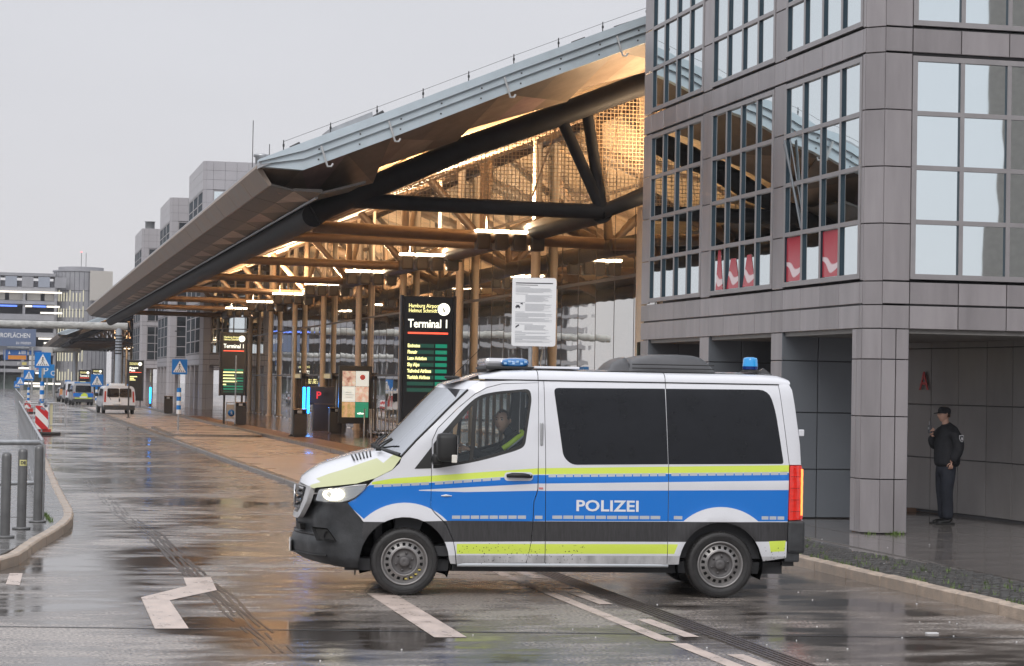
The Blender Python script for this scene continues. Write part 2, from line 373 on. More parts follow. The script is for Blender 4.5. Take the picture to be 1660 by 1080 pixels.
def lerp_track(y):
    P = [(17, 2.06), (19, 2.02), (22, 2.0), (24, 1.94), (30, 1.9), (34, 1.70), (46, 1.55), (62, 1.45)]
    for (a, b), (c, d) in zip(P, P[1:]):
        if a <= y <= c: return b + (d - b) * (y - a) / (c - a)
    return P[-1][1]
# ----------------------------------------------------------------- road markings, drain, joint
def marking(pts, z=.004): return sheet('road_marking', pts, z, M_PAINT)
marking([(1.28, 18.90), (1.57, 18.90), (1.58, 21.3), (2.13, 22.3), (2.20, 23.75), (1.90, 23.70), (1.86, 22.75), (1.32, 21.6)])
marking([(3.58, 18.09), (3.86, 18.07), (3.90, 21.9), (3.62, 21.9)])
marking([(5.45, 17.72), (5.60, 17.66), (5.60, 21.6), (5.60, 24.8), (5.47, 24.8), (5.47, 21)])
marking([(5.50, 15.2), (5.64, 15.2), (5.64, 17.50), (5.50, 17.53)])
for a, b in ((15.2, 16.75), (17.95, 19.35), (20.7, 21.95), (23.5, 24.75), (26.2, 27.5), (29, 30.3)): marking([(5.76, a), (5.90, a), (5.88, b), (5.74, b)])
marking([(.02, 23.0), (.16, 22.9), (.20, 24.3), (.06, 24.3)])
# slotted drain running along the lane
dr = bpy.data.objects.new('slot_drain', None); COL.objects.link(dr); tag(dr, 'long slotted dark drain channel let into the asphalt beside the dashed line', 'drain')
M_DR = mat('drain_iron', (.10, .082, .074), .34, .2, var=.3, vscale=14)
for y0 in [15 + .5 * k for k in range(36)]:
    mb = MB(); mb.box((0, 0, 0), (.25, .488, .003))
    for q in range(5): mb.box((.010 + q * .05, 0, .003), (.034 + q * .05, .488, .012))
    mb.build('grate', M_DR, dr, (5.98, y0, .001))
sheet('expansion_joint', [(-8, 20.57), (-8, 20.53), (12, 17.05), (12, 17.09)], .0035, M_BLACK)
tp = MB()                                                            # thin worn tar seams along the left wheel track
rs_ = random.Random(11)
for q in range(5):
    y = 17.2; L_ = []
    while y < 47:
        x = lerp_track(y) + q * .055 + .012 * math.sin(y * 2.1 + q * 1.7); L_.append((x, y, .007 + .007 * rs_.random() + (.007 if 20 < y < 31 else 0))); y += .45
    for (x0, y0, w0), (x1, y1, w1) in zip(L_, L_[1:]):
        if rs_.random() < (.10 if 19 < y0 < 32 else .45): continue
        tp.add([(x0 - w0, y0, .0032), (x0 + w0, y0, .0032), (x1 + w1, y1 + .01, .0032), (x1 - w1, y1 + .01, .0032)], [(0, 1, 2, 3)])
tp.build('tar_patches', mat('tar', (.085, .07, .06), .22, var=.3), kind='stuff')
# ================================================================= OFFICE BLOCKS (clad in square grey panels)
M_CLAD = mat('grey_cladding', (.225, .20, .205), .30, .25, var=.10, vscale=1.2, rvar=.06, bump=.03, bscale=9)
M_CLADS = [mat('grey_cladding_%d' % i, tuple(c * k for c in (.31, .288, .295)), .30, .2, var=.13, vscale=1.6, world=True, det=5, stretch=(2.2, 2.2, .35)) for i, k in enumerate((.90, 1., 1.07))]
M_CLADF = mat('hazed_cladding', (.40, .385, .40), .35, .2, var=.06, vscale=.4, world=True, det=2)  # sky light and haze on the far blocks, put into a paler cladding
M_FRAME = mat('window_frame_grey', (.32, .305, .31), .35, .25, var=.08, vscale=3)
M_REVEAL = mat('reveal_blue_grey', (.03, .055, .075), .3, .4)
def window_glass(name, col, wob, metal=.9):
    m = mat(name, col, .015, metal); t = m.node_tree; b = t.nodes['Principled BSDF']
    c = t.nodes.new('ShaderNodeTexCoord'); n = t.nodes.new('ShaderNodeTexNoise'); n.inputs['Scale'].default_value = 1.3; n.inputs['Detail'].default_value = .5
    t.links.new(c.outputs['Object'], n.inputs['Vector']); bp = t.nodes.new('ShaderNodeBump'); bp.inputs['Strength'].default_value = wob; bp.inputs['Distance'].default_value = .02
    t.links.new(n.outputs[0], bp.inputs['Height']); t.links.new(bp.outputs[0], b.inputs['Normal']); return m
M_WGL = window_glass('mirror_glass', (.84, .93, .96), .06, 1.)
M_WGL2 = window_glass('mirror_glass_dark', (.80, .88, .90), .10, 1.)
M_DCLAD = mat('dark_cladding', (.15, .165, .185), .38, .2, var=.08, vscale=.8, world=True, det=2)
M_BCLAD = mat('back_wall_cladding', (.25, .235, .23), .33, .1, var=.16, vscale=.9, world=True, det=4, stretch=(1, 1, .4))
LEVELS_ = [(3.78, 7.00), (7.44, 10.66), (11.10, 14.32)]              # bottoms and tops of the window storeys
def window_bay(root, origin, ux, width, z0, z1, n, detail, gl, refls=None, tilt=None):
    """a frame of n by 4 panes; ux = direction along the wall, outward normal = ux rotated -90"""
    ux = Vector(ux); nrm = Vector((ux.y, -ux.x, 0)); o = Vector(origin)
    def P(u, d, z): return o + ux * u + nrm * d + Vector((0, 0, z))
    f = MB(o); rows = 4; ew, mw = .075, .065; cw = (width - 2 * ew - (n - 1) * mw) / n; ch = (z1 - z0 - 2 * ew - (rows - 1) * mw) / rows
    def bar(u0, u1, a, b, d0=-.07, d1=.012):
        f.add([P(u0, d0, a), P(u1, d0, a), P(u1, d1, a), P(u0, d1, a), P(u0, d0, b), P(u1, d0, b), P(u1, d1, b), P(u0, d1, b)],
              [(0, 3, 2, 1), (4, 5, 6, 7), (0, 1, 5, 4), (1, 2, 6, 5), (2, 3, 7, 6), (3, 0, 4, 7)], M_FRAME)
    bar(0, ew, z0, z1); bar(width - ew, width, z0, z1); bar(ew, width - ew, z0, z0 + ew); bar(ew, width - ew, z1 - ew, z1)
    us = [ew + i * (cw + mw) for i in range(n)]; zs = [z0 + ew + j * (ch + mw) for j in range(rows)]
    for i in range(n - 1): bar(us[i] + cw, us[i] + cw + mw, z0 + ew, z1 - ew, -.07, .008)
    for j in range(rows - 1):
        for i in range(n): bar(us[i], us[i] + cw, zs[j] + ch, zs[j] + ch + mw, -.07, .006)
    for i in range(n):                                                # dark reveals lining each opening, part of the frame
        for j in range(rows):
            a, b, c, d = us[i] + .002, us[i] + cw - .002, zs[j], zs[j] + ch
            f.add([P(a, -.034, c), P(a, .0, c), P(a, .0, d), P(a, -.034, d)], [(0, 1, 2, 3)], M_REVEAL); f.add([P(b, -.034, c), P(b, .0, c), P(b, .0, d), P(b, -.034, d)], [(0, 1, 2, 3)], M_REVEAL)
    F_ = f.build('window_frame', None, root, o - Vector(root.location))
    pn = MB(o) if not detail else None
    for i in range(n):
        for j in range(rows):
            t1, t2 = (random.uniform(-.0012, .0012), random.uniform(-.0012, .0012)) if detail else (0, 0)
            q = [P(us[i] - .01, -.034 + t1, zs[j] - .01), P(us[i] + cw + .01, -.034 - t1, zs[j] - .01), P(us[i] + cw + .01, -.034 - t1 + t2, zs[j] + ch + .01), P(us[i] - .01, -.034 + t1 + t2, zs[j] + ch + .01)]
            if detail:
                c = P(us[i], -.10, zs[j]); mb = MB(c); bk = [p - nrm * .02 for p in q]; mb.add(q + bk, [(0, 1, 2, 3), (7, 6, 5, 4), (0, 4, 5, 1), (1, 5, 6, 2), (2, 6, 7, 3), (3, 7, 4, 0)]); mb.build('window_pane', gl, F_, c - o)
                if refls and (i, j) in refls:
                    pc, g0 = refls[(i, j)]; c = P(us[i], -.098, zs[j]); mb = MB(c)
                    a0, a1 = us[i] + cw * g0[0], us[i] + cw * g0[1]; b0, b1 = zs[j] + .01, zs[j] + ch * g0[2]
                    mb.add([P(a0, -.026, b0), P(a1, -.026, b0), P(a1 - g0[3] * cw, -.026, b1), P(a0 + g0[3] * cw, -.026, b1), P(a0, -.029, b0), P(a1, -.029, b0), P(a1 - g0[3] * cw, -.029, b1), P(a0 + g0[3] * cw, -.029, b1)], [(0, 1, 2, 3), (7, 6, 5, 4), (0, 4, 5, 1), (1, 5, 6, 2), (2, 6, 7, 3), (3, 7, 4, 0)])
                    mb.build('painted_reflection', pc, F_, c - o, label='painted red reflection with a wavy white line on the window pane')
            else: pn.add(q, [(0, 1, 2, 3)])
    if pn: pn.build('window_glazing', gl, F_, (0, 0, 0))
    return F_
PANEL_CACHE = {}
def panel(root, o, ux, u0, u1, z0, z1, d=0., far=None, m=None, th=.03):
    """one cladding panel, 8 mm joint all round"""
    ux = Vector(ux); nrm = Vector((ux.y, -ux.x, 0)); g = .007; w = u1 - u0 - 2 * g; h = z1 - z0 - 2 * g
    P0 = Vector(o) + ux * (u0 + g) + nrm * d + Vector((0, 0, z0 + g))
    if far is not None:
        q = [P0, P0 + ux * w, P0 + ux * w + Vector((0, 0, h)), P0 + Vector((0, 0, h))]; far.add(q + [p - nrm * th for p in q], [(0, 1, 2, 3), (0, 4, 5, 1), (1, 5, 6, 2), (2, 6, 7, 3), (3, 7, 4, 0)]); return
    m = m or random.choice(M_CLADS); key = (round(w, 3), round(h, 3), m.name)
    if key not in PANEL_CACHE:
        b = .006; me = bpy.data.meshes.new('wall_panel')
        vs = [(0, 0, 0), (w, 0, 0), (w, 0, h), (0, 0, h)]; vs = [(x, th, z) for x, _, z in vs] + [(x, b, z) for x, _, z in vs] + [(min(max(x, b), w - b), 0, min(max(z, b), h - b)) for x, _, z in vs]
        fs = [(k, (k + 1) % 4, 4 + (k + 1) % 4, 4 + k) for k in range(4)] + [(4 + k, 4 + (k + 1) % 4, 8 + (k + 1) % 4, 8 + k) for k in range(4)] + [(8, 9, 10, 11)]
        me.from_pydata(vs, [], [f for f in fs]); me.materials.append(m); PANEL_CACHE[key] = me
    link('wall_panel', PANEL_CACHE[key], root, P0 - Vector(root.location), (0, 0, math.atan2(ux.y, ux.x)))
def office_block(X0, Y0, label, detail, nleft=3, nfront=2, group='grey panelled office blocks beside the terminals'):
    root = thing('office_building', label, 'office building', (X0, Y0, 0), group=group)
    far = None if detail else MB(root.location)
    ch = .22                                                          # chamfered corner
    L0 = Y0 + .12 + ch; FR = (1, 0, 0); LF = (0, -1, 0)               # left face runs towards -Y so that its normal is -X
    bw, pw = 3.19, .50; yend = L0 + .10 + nleft * bw + (nleft - 1) * pw + .5
    depth = yend - Y0 + .12; wid = .80 + nfront * 3.02 + (nfront - 1) * .46 + .8
    zs_b = [(3.06, 3.40), (3.415, 3.74)] + [(7.045, 7.40), (10.705, 11.06)]
    zfull = [z for z in (14.36, 15.1, 15.75, 16.2)]
    # solid core behind the cladding, so nothing shows through the joints
    core = MB(root.location); t = .05
    fx = X0 + wid
    ring = [(X0 + t, L0 + t * .4), (X0 + ch + t * .4, Y0 + .12 + t), (fx - t, Y0 + .12 + t), (fx - t, yend - t), (X0 + t, yend - t)]
    for za, zb in [(3.10, 3.74), (7.02, 7.42), (10.68, 11.08), (14.34, 16.15)]: core.prism(ring, za, zb, 'xy')
    inset = [(X0 + .35, L0 + .2), (X0 + ch + .3, Y0 + .45), (fx - .3, Y0 + .45), (fx - .3, yend - .3), (X0 + .35, yend - .3)]
    core.prism(inset, 3.7, 14.4, 'xy')
    # piers behind the corner panels
    def pier(x0, y0, x1, y1, za, zb): core.box((x0, y0, za), (x1, y1, zb))
    core.prism([(X0 + t, L0 + .03), (X0 + ch + .02, Y0 + .12 + t), (X0 + .60, Y0 + .12 + t), (X0 + .60, L0 + .4), (X0 + .40, L0 + .4), (X0 + t, L0 + .09)], .13, 14.4, 'xy')
    core.build('core_wall', M_DARKMET, root, (0, 0, 0))
    oL = (X0, yend, 0)                                                # u grows towards the camera corner on the left face
    UL = lambda y: yend - y
    bays = []; y = L0 + .10
    for b in range(nleft): bays.append((y, y + bw)); y += bw + pw
    storeys = LEVELS_
    # left face
    for si, (za, zb) in enumerate(storeys):
        for bi, (ya, yb) in enumerate(bays):
            post = None  # painted red reflections for some of the lowest panes
            if detail and si == 0 and bi in (0, 1):
                red = RED_REFL; post = {(3, 0): (red, (.03, .97, .98, 0)), (1, 0): (red, (.03, .97, .98, 0))} if bi == 0 else {(0, 0): (red, (.25, .80, .98, .2)), (1, 0): (red, (.0, .95, .72, .3)), (2, 0): (red, (.08, .95, .75, .3))}
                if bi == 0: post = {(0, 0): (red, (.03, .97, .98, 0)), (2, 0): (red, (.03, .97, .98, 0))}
            window_bay(root, (X0, yb, 0), LF, bw, za, zb, 4, detail, M_WGL2, post)
        for ya, yb in [(bays[i][1], bays[i + 1][0]) for i in range(nleft - 1)] + [(bays[-1][1], yend)]:
            h = (zb - za) / 4
            for k in range(4): panel(root, oL, LF, UL(yb), UL(ya), za - .03 + k * (h + .015), za - .03 + (k + 1) * (h + .015), 0, far)
        h = (zb - za) / 4
        for k in range(4):
            zz = (za - .03 + k * (h + .015), za - .03 + (k + 1) * (h + .015))
            panel(root, oL, LF, UL(bays[0][0]), UL(L0), *zz, 0, far)
    for za, zb in zs_b + [(14.36, 15.0), (15.0, 15.6), (15.6, 16.2)]:
        us = [yend]
        for bi in range(nleft - 1, -1, -1):
            ya, yb = bays[bi]
            if us[-1] != yb: us.append(yb)
            us += [yb - bw * k / 4 for k in range(1, 5)]
        us.append(L0); us = sorted(set(round(u, 4) for u in us), reverse=True)
        for a, b in zip(us, us[1:]): panel(root, oL, LF, UL(a), UL(b), za, zb, 0, far)
    # chamfer
    c0 = Vector((X0, L0, 0)); c1 = Vector((X0 + ch, Y0 + .12, 0)); uc = (c1 - c0).normalized(); lc = (c1 - c0).length
    zcol = [.13, .90, 1.80, 2.62, 3.06, 3.40, 3.74]
    zall = zcol[:]
    for za, zb in storeys: zall += [za - .03 + (k + 1) * ((zb - za) / 4 + .015) for k in range(4)] + [zb + .40]
    zall = sorted(set(round(z, 3) for z in zall if z < 14.5)) + [15.0, 15.6, 16.2]
    for a, b in zip(zall, zall[1:]): panel(root, c0, uc, 0, lc, a, b, 0, far)
    # front face
    oF = (X0 + ch, Y0 + .12, 0); fw = wid - ch
    f0 = .42; fb = []; u = f0
    for b in range(nfront): fb.append((u, u + 3.02)); u += 3.02 + .46
    for si, (za, zb) in enumerate(storeys):
        for a, b in fb: window_bay(root, Vector(oF) + Vector((a, 0, 0)), FR, b - a, za, zb, 4, detail, M_WGL)
        h = (zb - za) / 4
        for k in range(4):
            zz = (za - .03 + k * (h + .015), za - .03 + (k + 1) * (h + .015)); panel(root, oF, FR, 0, f0, *zz, 0, far)
            for i in range(nfront): panel(root, oF, FR, fb[i][1], fb[i + 1][0] if i + 1 < nfront else fw, *zz, 0, far)
    for za, zb in zs_b + [(14.36, 15.0), (15.0, 15.6), (15.6, 16.2)]:
        us = [0, f0]
        for a, b in fb:
            if us[-1] != a: us.append(a)
            us += [a + 3.02 * k / 4 for k in range(1, 5)]
        us.append(fw)
        for a, b in zip(us, us[1:]): panel(root, oF, FR, a, b, za, zb, 0, far)
    # ground floor piers: corner column, piers below each bay joint on both faces
    for a, b in zip(zcol[:5], zcol[1:5]):
        panel(root, (X0, L0 + .36, 0), LF, 0, .18, a, b, 0, far); panel(root, (X0, L0 + .36, 0), LF, .18, .36, a, b, 0, far)
        panel(root, oF, FR, 0, .22, a, b, 0, far); panel(root, oF, FR, .22, .42, a, b, 0, far)
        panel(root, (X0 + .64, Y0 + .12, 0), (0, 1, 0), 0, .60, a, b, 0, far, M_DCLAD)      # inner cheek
    dk = MB(root.location)
    for i in range(nleft):
        ya = bays[i][1]; yb = bays[i + 1][0] if i + 1 < nleft else yend
        for a, b in ((.13, .9), (.9, 1.8), (1.8, 2.62), (2.62, 3.06)):
            panel(root, (X0, yb, 0), LF, 0, yb - ya, a, b, .0, far)
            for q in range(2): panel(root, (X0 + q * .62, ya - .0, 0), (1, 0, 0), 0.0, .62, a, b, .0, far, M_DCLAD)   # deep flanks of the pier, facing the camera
        dk = MB(root.location); dk.box((X0 + .04, ya + .04, .13), (X0 + 1.24, yb - .04, 3.2)); dk.build('pier_core', M_DARKMET, root, (0, 0, 0))
    sf = MB(root.location); sf.prism([(X0 + .06, L0 + .1), (X0 + ch + .1, Y0 + .2), (fx - .1, Y0 + .2), (fx - .1, yend - .1), (X0 + .06, yend - .1)], 3.00, 3.095, 'xy'); sf.build('soffit', mat('soffit_grey', (.22, .21, .20), .5, var=.1), root, (0, 0, 0))
    rf = MB(root.location); rf.prism([(X0 + .1, L0), (X0 + ch, Y0 + .25), (fx, Y0 + .25), (fx, yend), (X0 + .1, yend)], 16.0, 16.17, 'xy'); rf.build('roof', M_DARKMET, root, (0, 0, 0))
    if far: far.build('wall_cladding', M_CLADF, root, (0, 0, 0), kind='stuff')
    return root
M_RB = mat('banner_red', (.50, .03, .05), .45)
RED_REFL = bpy.data.materials.new('red_reflection'); RED_REFL.use_nodes = True  # wavy red reflection in the lowest panes, painted as a flat print
_t = RED_REFL.node_tree; _b = _t.nodes['Principled BSDF']; _c = _t.nodes.new('ShaderNodeTexCoord'); _w = _t.nodes.new('ShaderNodeTexWave')
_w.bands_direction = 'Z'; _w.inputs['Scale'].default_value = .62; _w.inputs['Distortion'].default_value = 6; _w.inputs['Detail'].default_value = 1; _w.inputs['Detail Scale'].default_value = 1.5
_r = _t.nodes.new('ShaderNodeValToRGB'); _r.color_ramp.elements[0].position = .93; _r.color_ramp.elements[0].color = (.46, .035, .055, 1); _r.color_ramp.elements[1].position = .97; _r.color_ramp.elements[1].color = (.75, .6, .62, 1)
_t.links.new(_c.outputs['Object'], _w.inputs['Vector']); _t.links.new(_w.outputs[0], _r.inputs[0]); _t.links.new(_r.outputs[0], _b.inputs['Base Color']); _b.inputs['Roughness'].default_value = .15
near_block = office_block(11.93, 28.75, 'tall grey panelled office building on pillars, nearest, with mirror windows above the policeman', True)
# a tilted open sash in the first bay
sash = MB((11.93, 28.75, 0)); y0 = 28.75 + .12 + .22 + .10 + 3.19
q = [(11.99, y0 - .10, 5.42), (11.99, y0 - .80, 5.42), (12.0, y0 - .80, 6.16), (12.0, y0 - .10, 6.16)]
sash.add([(11.86, y0 - .10, 6.05), (11.86, y0 - .14, 6.05), (11.98, y0 - .75, 4.66), (11.98, y0 - .79, 4.66)], [(0, 1, 3, 2)]); sash.tube([(11.87, y0 - .16, 6.1), (11.96, y0 - .70, 4.68)], .018, 6); sash.tube([(11.91, y0 - .30, 6.1), (11.97, y0 - .74, 4.9)], .012, 6)
sash.build('tilted_sash', mat('sash_grey', (.16, .18, .20), .4), near_block, (0, 0, 0))
# recess walls at street level
wl = thing('recess_wall', 'dark panelled wall with a red letter A behind the policeman', 'wall', (15.0, 36.6, 0))
def clad_wall(root, a, b, zs, step, m, back=.12):
    a = Vector(a); b = Vector(b); u = (b - a).normalized(); L_ = (b - a).length; n = max(1, round(L_ / step))
    for i in range(n):
        for z0, z1 in zip(zs, zs[1:]): panel(root, a, u, L_ * i / n, L_ * (i + 1) / n, z0, z1, 0, None, m)
    nrm = Vector((u.y, -u.x, 0)); mb = MB(root.location); q = [a - nrm * .025, b - nrm * .025, b - nrm * (.025 + back), a - nrm * (.025 + back)]
    mb.prism([(p.x, p.y) for p in q], .12, zs[-1], 'xy'); mb.build('wall_backing', M_DARKMET, root, (0, 0, 0))
clad_wall(wl, (14.93, 36.6, 0), (15.42, 32.3, 0), [.16, 1.05, 1.95, 2.9, 3.05], .82, M_BCLAD)
clad_wall(wl, (15.42, 32.3, 0), (15.55, 29.8, 0), [.16, 1.05, 1.95, 2.9, 3.05], .82, M_BCLAD)
text('letter', 'A', .44, mat('letter_red', (.62, .04, .04), .4), wl, (.155, -2.25, 2.20), (R(90), 0, R(-83.5)), .006, .004, squeeze=1.)
dpl = MB(); dpl.box((0, 0, 0), (.03, .03, 2.1)); dpl.box((0, -.06, .95), (.05, -.02, 1.10)); dpl.build('door_edge', M_DARKMET, wl, (.0, -1.55, .13))
w2 = thing('lobby_wall', 'brown grey panelled wall in the opening left of the corner pillar', 'wall', (15.3, 40.2, 0))
clad_wall(w2, (15.20, 40.3, 0), (15.75, 37.2, 0), [.16, .95, 1.8, 2.6, 3.05], .75, mat('lobby_cladding', (.25, .22, .20), .3, .1, var=.15, vscale=1.2))
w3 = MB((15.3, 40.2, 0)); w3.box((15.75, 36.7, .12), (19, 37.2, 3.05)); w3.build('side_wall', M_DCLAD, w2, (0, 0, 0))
# the dark lobby behind the three openings with a lit direction board
w4 = thing('lobby_entrance', 'dark glazed entrance wall deep behind the openings of the near office building', 'entrance', (12.9, 41.2, 0))
mb = MB(w4.location); mb.box((12.2, 41.3, .13), (15.3, 41.4, 3.05)); mb.build('back_glazing', mat('entrance_glass', (.05, .045, .035), .08, ior=1.9), w4, (0, 0, 0))
for k in range(5): mb = MB(); mb.box((0, 0, .13), (.06, .1, 3.05)); mb.build('mullion', M_DARKMET, w4, (-.5 + k * .7, .0, 0))
sb = thing('direction_board', 'small black lit board reading 2 hanging in the dark lobby of the near office building', 'sign', (12.95, 35.3, 2.35))
mb = MB(); mb.bbox((0, 0, 0), (.85, .08, .62), .01); mb.build('board', mat('board_black', (.012, .012, .012), .3), sb)
text('lettering', '+2', .22, glow('lit_yellow', (1, .85, .35), 2.4), sb, (.26, -.006, .36), bold=.004); text('lettering', 'ta', .2, MATS['lit_yellow'], sb, (.24, -.006, .10), bold=.004)
mb = MB(); mb.tube([(.2, .04, .62), (.2, .04, .74)], .012, 6); mb.tube([(.65, .04, .62), (.65, .04, .74)], .012, 6); mb.build('hanger', M_DARKMET, sb)
# ================================================================= TERMINALS
M_TUBE = mat('truss_steel_dark', (.024, .023, .024), .6, .0, var=.15, vscale=3, spec=.15)
M_TUBE2 = mat('truss_steel_lit', (.16, .11, .075), .42, .1, var=.15, vscale=3)  # same steel as the dark tubes, lamp light put into its colour
M_TUBE3 = mat('truss_steel_half_lit', (.07, .052, .040), .5, 0, var=.15, vscale=3, spec=.2)  # weaker lamp light on the same steel, put into its colour
M_COLB = mat('column_beige', (.60, .50, .40), .4, var=.08, vscale=3)
M_FASC = mat('gable_fascia_paint', (.56, .65, .71), .42, .1, var=.08, vscale=2, bump=.05, bscale=4)
M_EAVE = mat('eave_fascia', (.30, .235, .19), .5, .0, var=.25, vscale=1.5, rvar=.1)
M_SOFS = [mat('soffit_plate_%d' % i, c, r + .1, .3, var=.25, vscale=2.5, rvar=.1) for i, (c, r) in enumerate([((.105, .09, .078), .36), ((.16, .13, .11), .30), ((.07, .062, .058), .40), ((.20, .135, .125), .30), ((.13, .105, .08), .33)])]
M_GSO = [mat('gable_plate_%d' % i, c, .5, .1, var=.2, vscale=2) for i, c in enumerate([(.20, .155, .12), (.34, .26, .20), (.27, .20, .15), (.40, .27, .24), (.16, .13, .11)])]
M_EVP = [mat('eave_plate_%d' % i, c, .5, .0, var=.25, vscale=2.5) for i, c in enumerate([(.045, .038, .034), (.15, .125, .105), (.33, .27, .235), (.09, .075, .066), (.25, .18, .16)])]
M_CEIL = mat('perforated_ceiling', (.72, .52, .32), .5, .1, var=.28, vscale=5, bump=.6, bscale=34)
M_ROOFT = mat('roof_sheet', (.42, .43, .45), .45, .4, var=.12)
M_TGL = window_glass('terminal_glass', (.50, .48, .42), .10, .75); M_TGL.node_tree.nodes['Principled BSDF'].inputs['Base Color'].default_value = (.76, .76, .73, 1)
M_TGL.node_tree.nodes['Principled BSDF'].inputs['Metallic'].default_value = .95
M_MUL = mat('mullion_brown', (.06, .048, .038), .4, .4)
M_NET = mat('net_wire', (.58, .40, .24), .6)
M_LAMP = glow('lamp_lens', (1, .80, .55), 14)
PROF = [(4.71, 6.46), (5.6, 6.84), (7.4, 7.58), (9.8, 8.6), (12.51, 9.71), (15, 10.6), (18, 11.5), (22, 12.3), (28, 12.9), (36, 12.6)]
CHORD = [(6.2, 5.68), (6.5, 5.87), (7.92, 6.52), (9.51, 7.25), (11.42, 7.99), (13.31, 8.76), (15.5, 9.5), (19, 10.3), (24, 10.9)]
def lerp_prof(P, x):
    for (a, b), (c, d) in zip(P, P[1:]):
        if a <= x <= c: return b + (d - b) * (x - a) / (c - a)
    return P[0][1] if x < P[0][0] else P[-1][1]
GX = 14.3
def terminal(YO, label, full=True, length=96.5):
    O = Vector((9, YO, 0)); root = thing('terminal_building', label, 'terminal', O, group='airport terminals with curved roofs')
    Y0 = YO; Y1 = YO + length; YC = YO + 2.8; z3 = (0, 0, 0)
    def part(mb, name, m=None, parent=None, **k): mb.off = O if not mb.v else mb.off; return mb.build(name, m, parent or root, z3, **k)
    def NB(): return MB(O)
    # roof sheet
    mb = NB(); n = len(PROF); vs = [(x, Y0 + .05, z) for x, z in PROF] + [(x, Y1, z) for x, z in PROF] + [(x, Y0 + .05, z - .12) for x, z in PROF] + [(x, Y1, z - .12) for x, z in PROF]; fs = []
    for i in range(n - 1): fs += [(i, i + 1, n + i + 1, n + i), (2 * n + i, 3 * n + i, 3 * n + i + 1, 2 * n + i + 1), (i, 2 * n + i, 2 * n + i + 1, i + 1), (n + i, n + i + 1, 3 * n + i + 1, 3 * n + i)]
    fs += [(0, n, 3 * n, 2 * n)]; mb.add(vs, fs); rf = part(mb, 'roof', M_ROOFT)
    # stepped gable fascia, three bands
    for k, (d0, H0_, d1, H1_) in enumerate([(-.02, .05, -.02, -.12), (.04, -.12, .04, -.28), (.10, -.28, .10, -.50)]):
        mb = NB(); PP = [p for p in PROF if p[0] >= 4.7]; vs = []
        for i, (x, z) in enumerate(PP):
            h0, zz = (H0_, H1_) if i else (.05 - .045 * k, .005 - .045 * k); vs += [(x + (k * .06 if i == 0 else 0), Y0 + d0, z + h0), (x + (k * .06 if i == 0 else 0), Y0 + d1, z + zz), (x, Y0 + .30, z + zz), (x, Y0 + .30, z + h0)]
        m4 = len(PP); fs = [(4 * i + a, 4 * i + (a + 1) % 4, 4 * i + 4 + (a + 1) % 4, 4 * i + 4 + a) for i in range(m4 - 1) for a in range(4)] + [(0, 1, 2, 3)]
        mb.add(vs, fs); part(mb, 'gable_fascia', M_FASC)
    if full:
        bl = NB()
        for x in [5.9 + .82 * q for q in range(12)]:
            z = lerp_prof(PROF, x)
            for dz in (-.20, -.40): bl.box((x - .015, Y0 + (.03 if dz > -.3 else .09), z + dz - .015), (x + .015, Y0 + (.06 if dz > -.3 else .11), z + dz + .015))
        part(bl, 'fascia_bolts', M_DARKMET, kind='stuff')
        for x in (6.05, 6.2 + 1.2, 9.75, 12.1):
            mb = NB(); z = lerp_prof(PROF, x); mb.tube([(x - .12, Y0 - .03, z - .20), (x - .02, Y0 + .0, z - .48), (x + .02, Y0 + .02, z - .60), (x + .10, Y0 + .02, z - .60), (x + .13, Y0 + .02, z - .54)], .022, 6, M_GALV); part(mb, 'drip_hook', mat('hook_white', (.6, .62, .63), .4))
        # lightning conductor: posts and wire
        mb = NB(); pr = [(x, lerp_prof(PROF, x)) for x in [5.2 + .93 * q for q in range(9)]]
        mb.tube([(x, Y0 + .1, z + .22) for x, z in pr], .004, 4)
        part(mb, 'conductor_wire', M_DARKMET)
        for x, z in pr:
            mb = NB(); mb.tube([(x, Y0 + .1, z), (x, Y0 + .1, z + .25)], .012, 5); mb.tube([(x, Y0 + .1, z + .12), (x, Y0 + .1, z + .17)], .022, 6); part(mb, 'conductor_post', M_DARKMET)
        mb = NB()
        for x, l, t in ((5.35, .22, .5), (7.0, .25, .55), (11.1, .30, .4), (12.0, .5, .35)):
            z = lerp_prof(PROF, x) + .05; mb.tube([(x, Y0 + .25, z), (x + l * math.cos(t), Y0 + .25, z + l * math.sin(t))], .035, 7)
        part(mb, 'snow_guard_tube', M_DARKMET)
        mb = NB(); mb.prism([(6.15, 7.09), (7.0, 7.44), (6.98, 7.58), (6.13, 7.20)], Y0 + .2, Y0 + 1.3, 'xz'); part(mb, 'roof_hatch', M_ROOFT)
        mb = NB(); mb.lathe([(.13, 6.6), (.13, 6.95), (.17, 6.97), (.17, 7.02), (0, 7.05)], 14, (5.2, Y0 + 4, 0)); part(mb, 'roof_vent', M_GALV)
        for x, h in ((5.55, 1.35), (5.95, .8)):
            mb = NB(); mb.tube([(x, Y0 + 9, 6.7), (x, Y0 + 9, 7.0 + h)], .010, 5); part(mb, 'lightning_rod', M_DARKMET)
    # soffit plates between gable fascia and first truss
    xs = [6.15, 7.25, 9.65, 12.05, 14.45]
    zt = lambda x: lerp_prof(PROF, max(x, 5.0)) - .47
    zc = lambda x: lerp_prof(CHORD, max(x, 6.2)) + .24
    def plate(q3, m3):
        n3 = len(q3); mb = NB(); mb.add(list(q3) + [(x, y, z + .03) for x, y, z in q3], [tuple(range(n3)), tuple(range(2 * n3 - 1, n3 - 1, -1))] + [(i, (i + 1) % n3, n3 + (i + 1) % n3, n3 + i) for i in range(n3)]); part(mb, 'soffit_plate', m3)
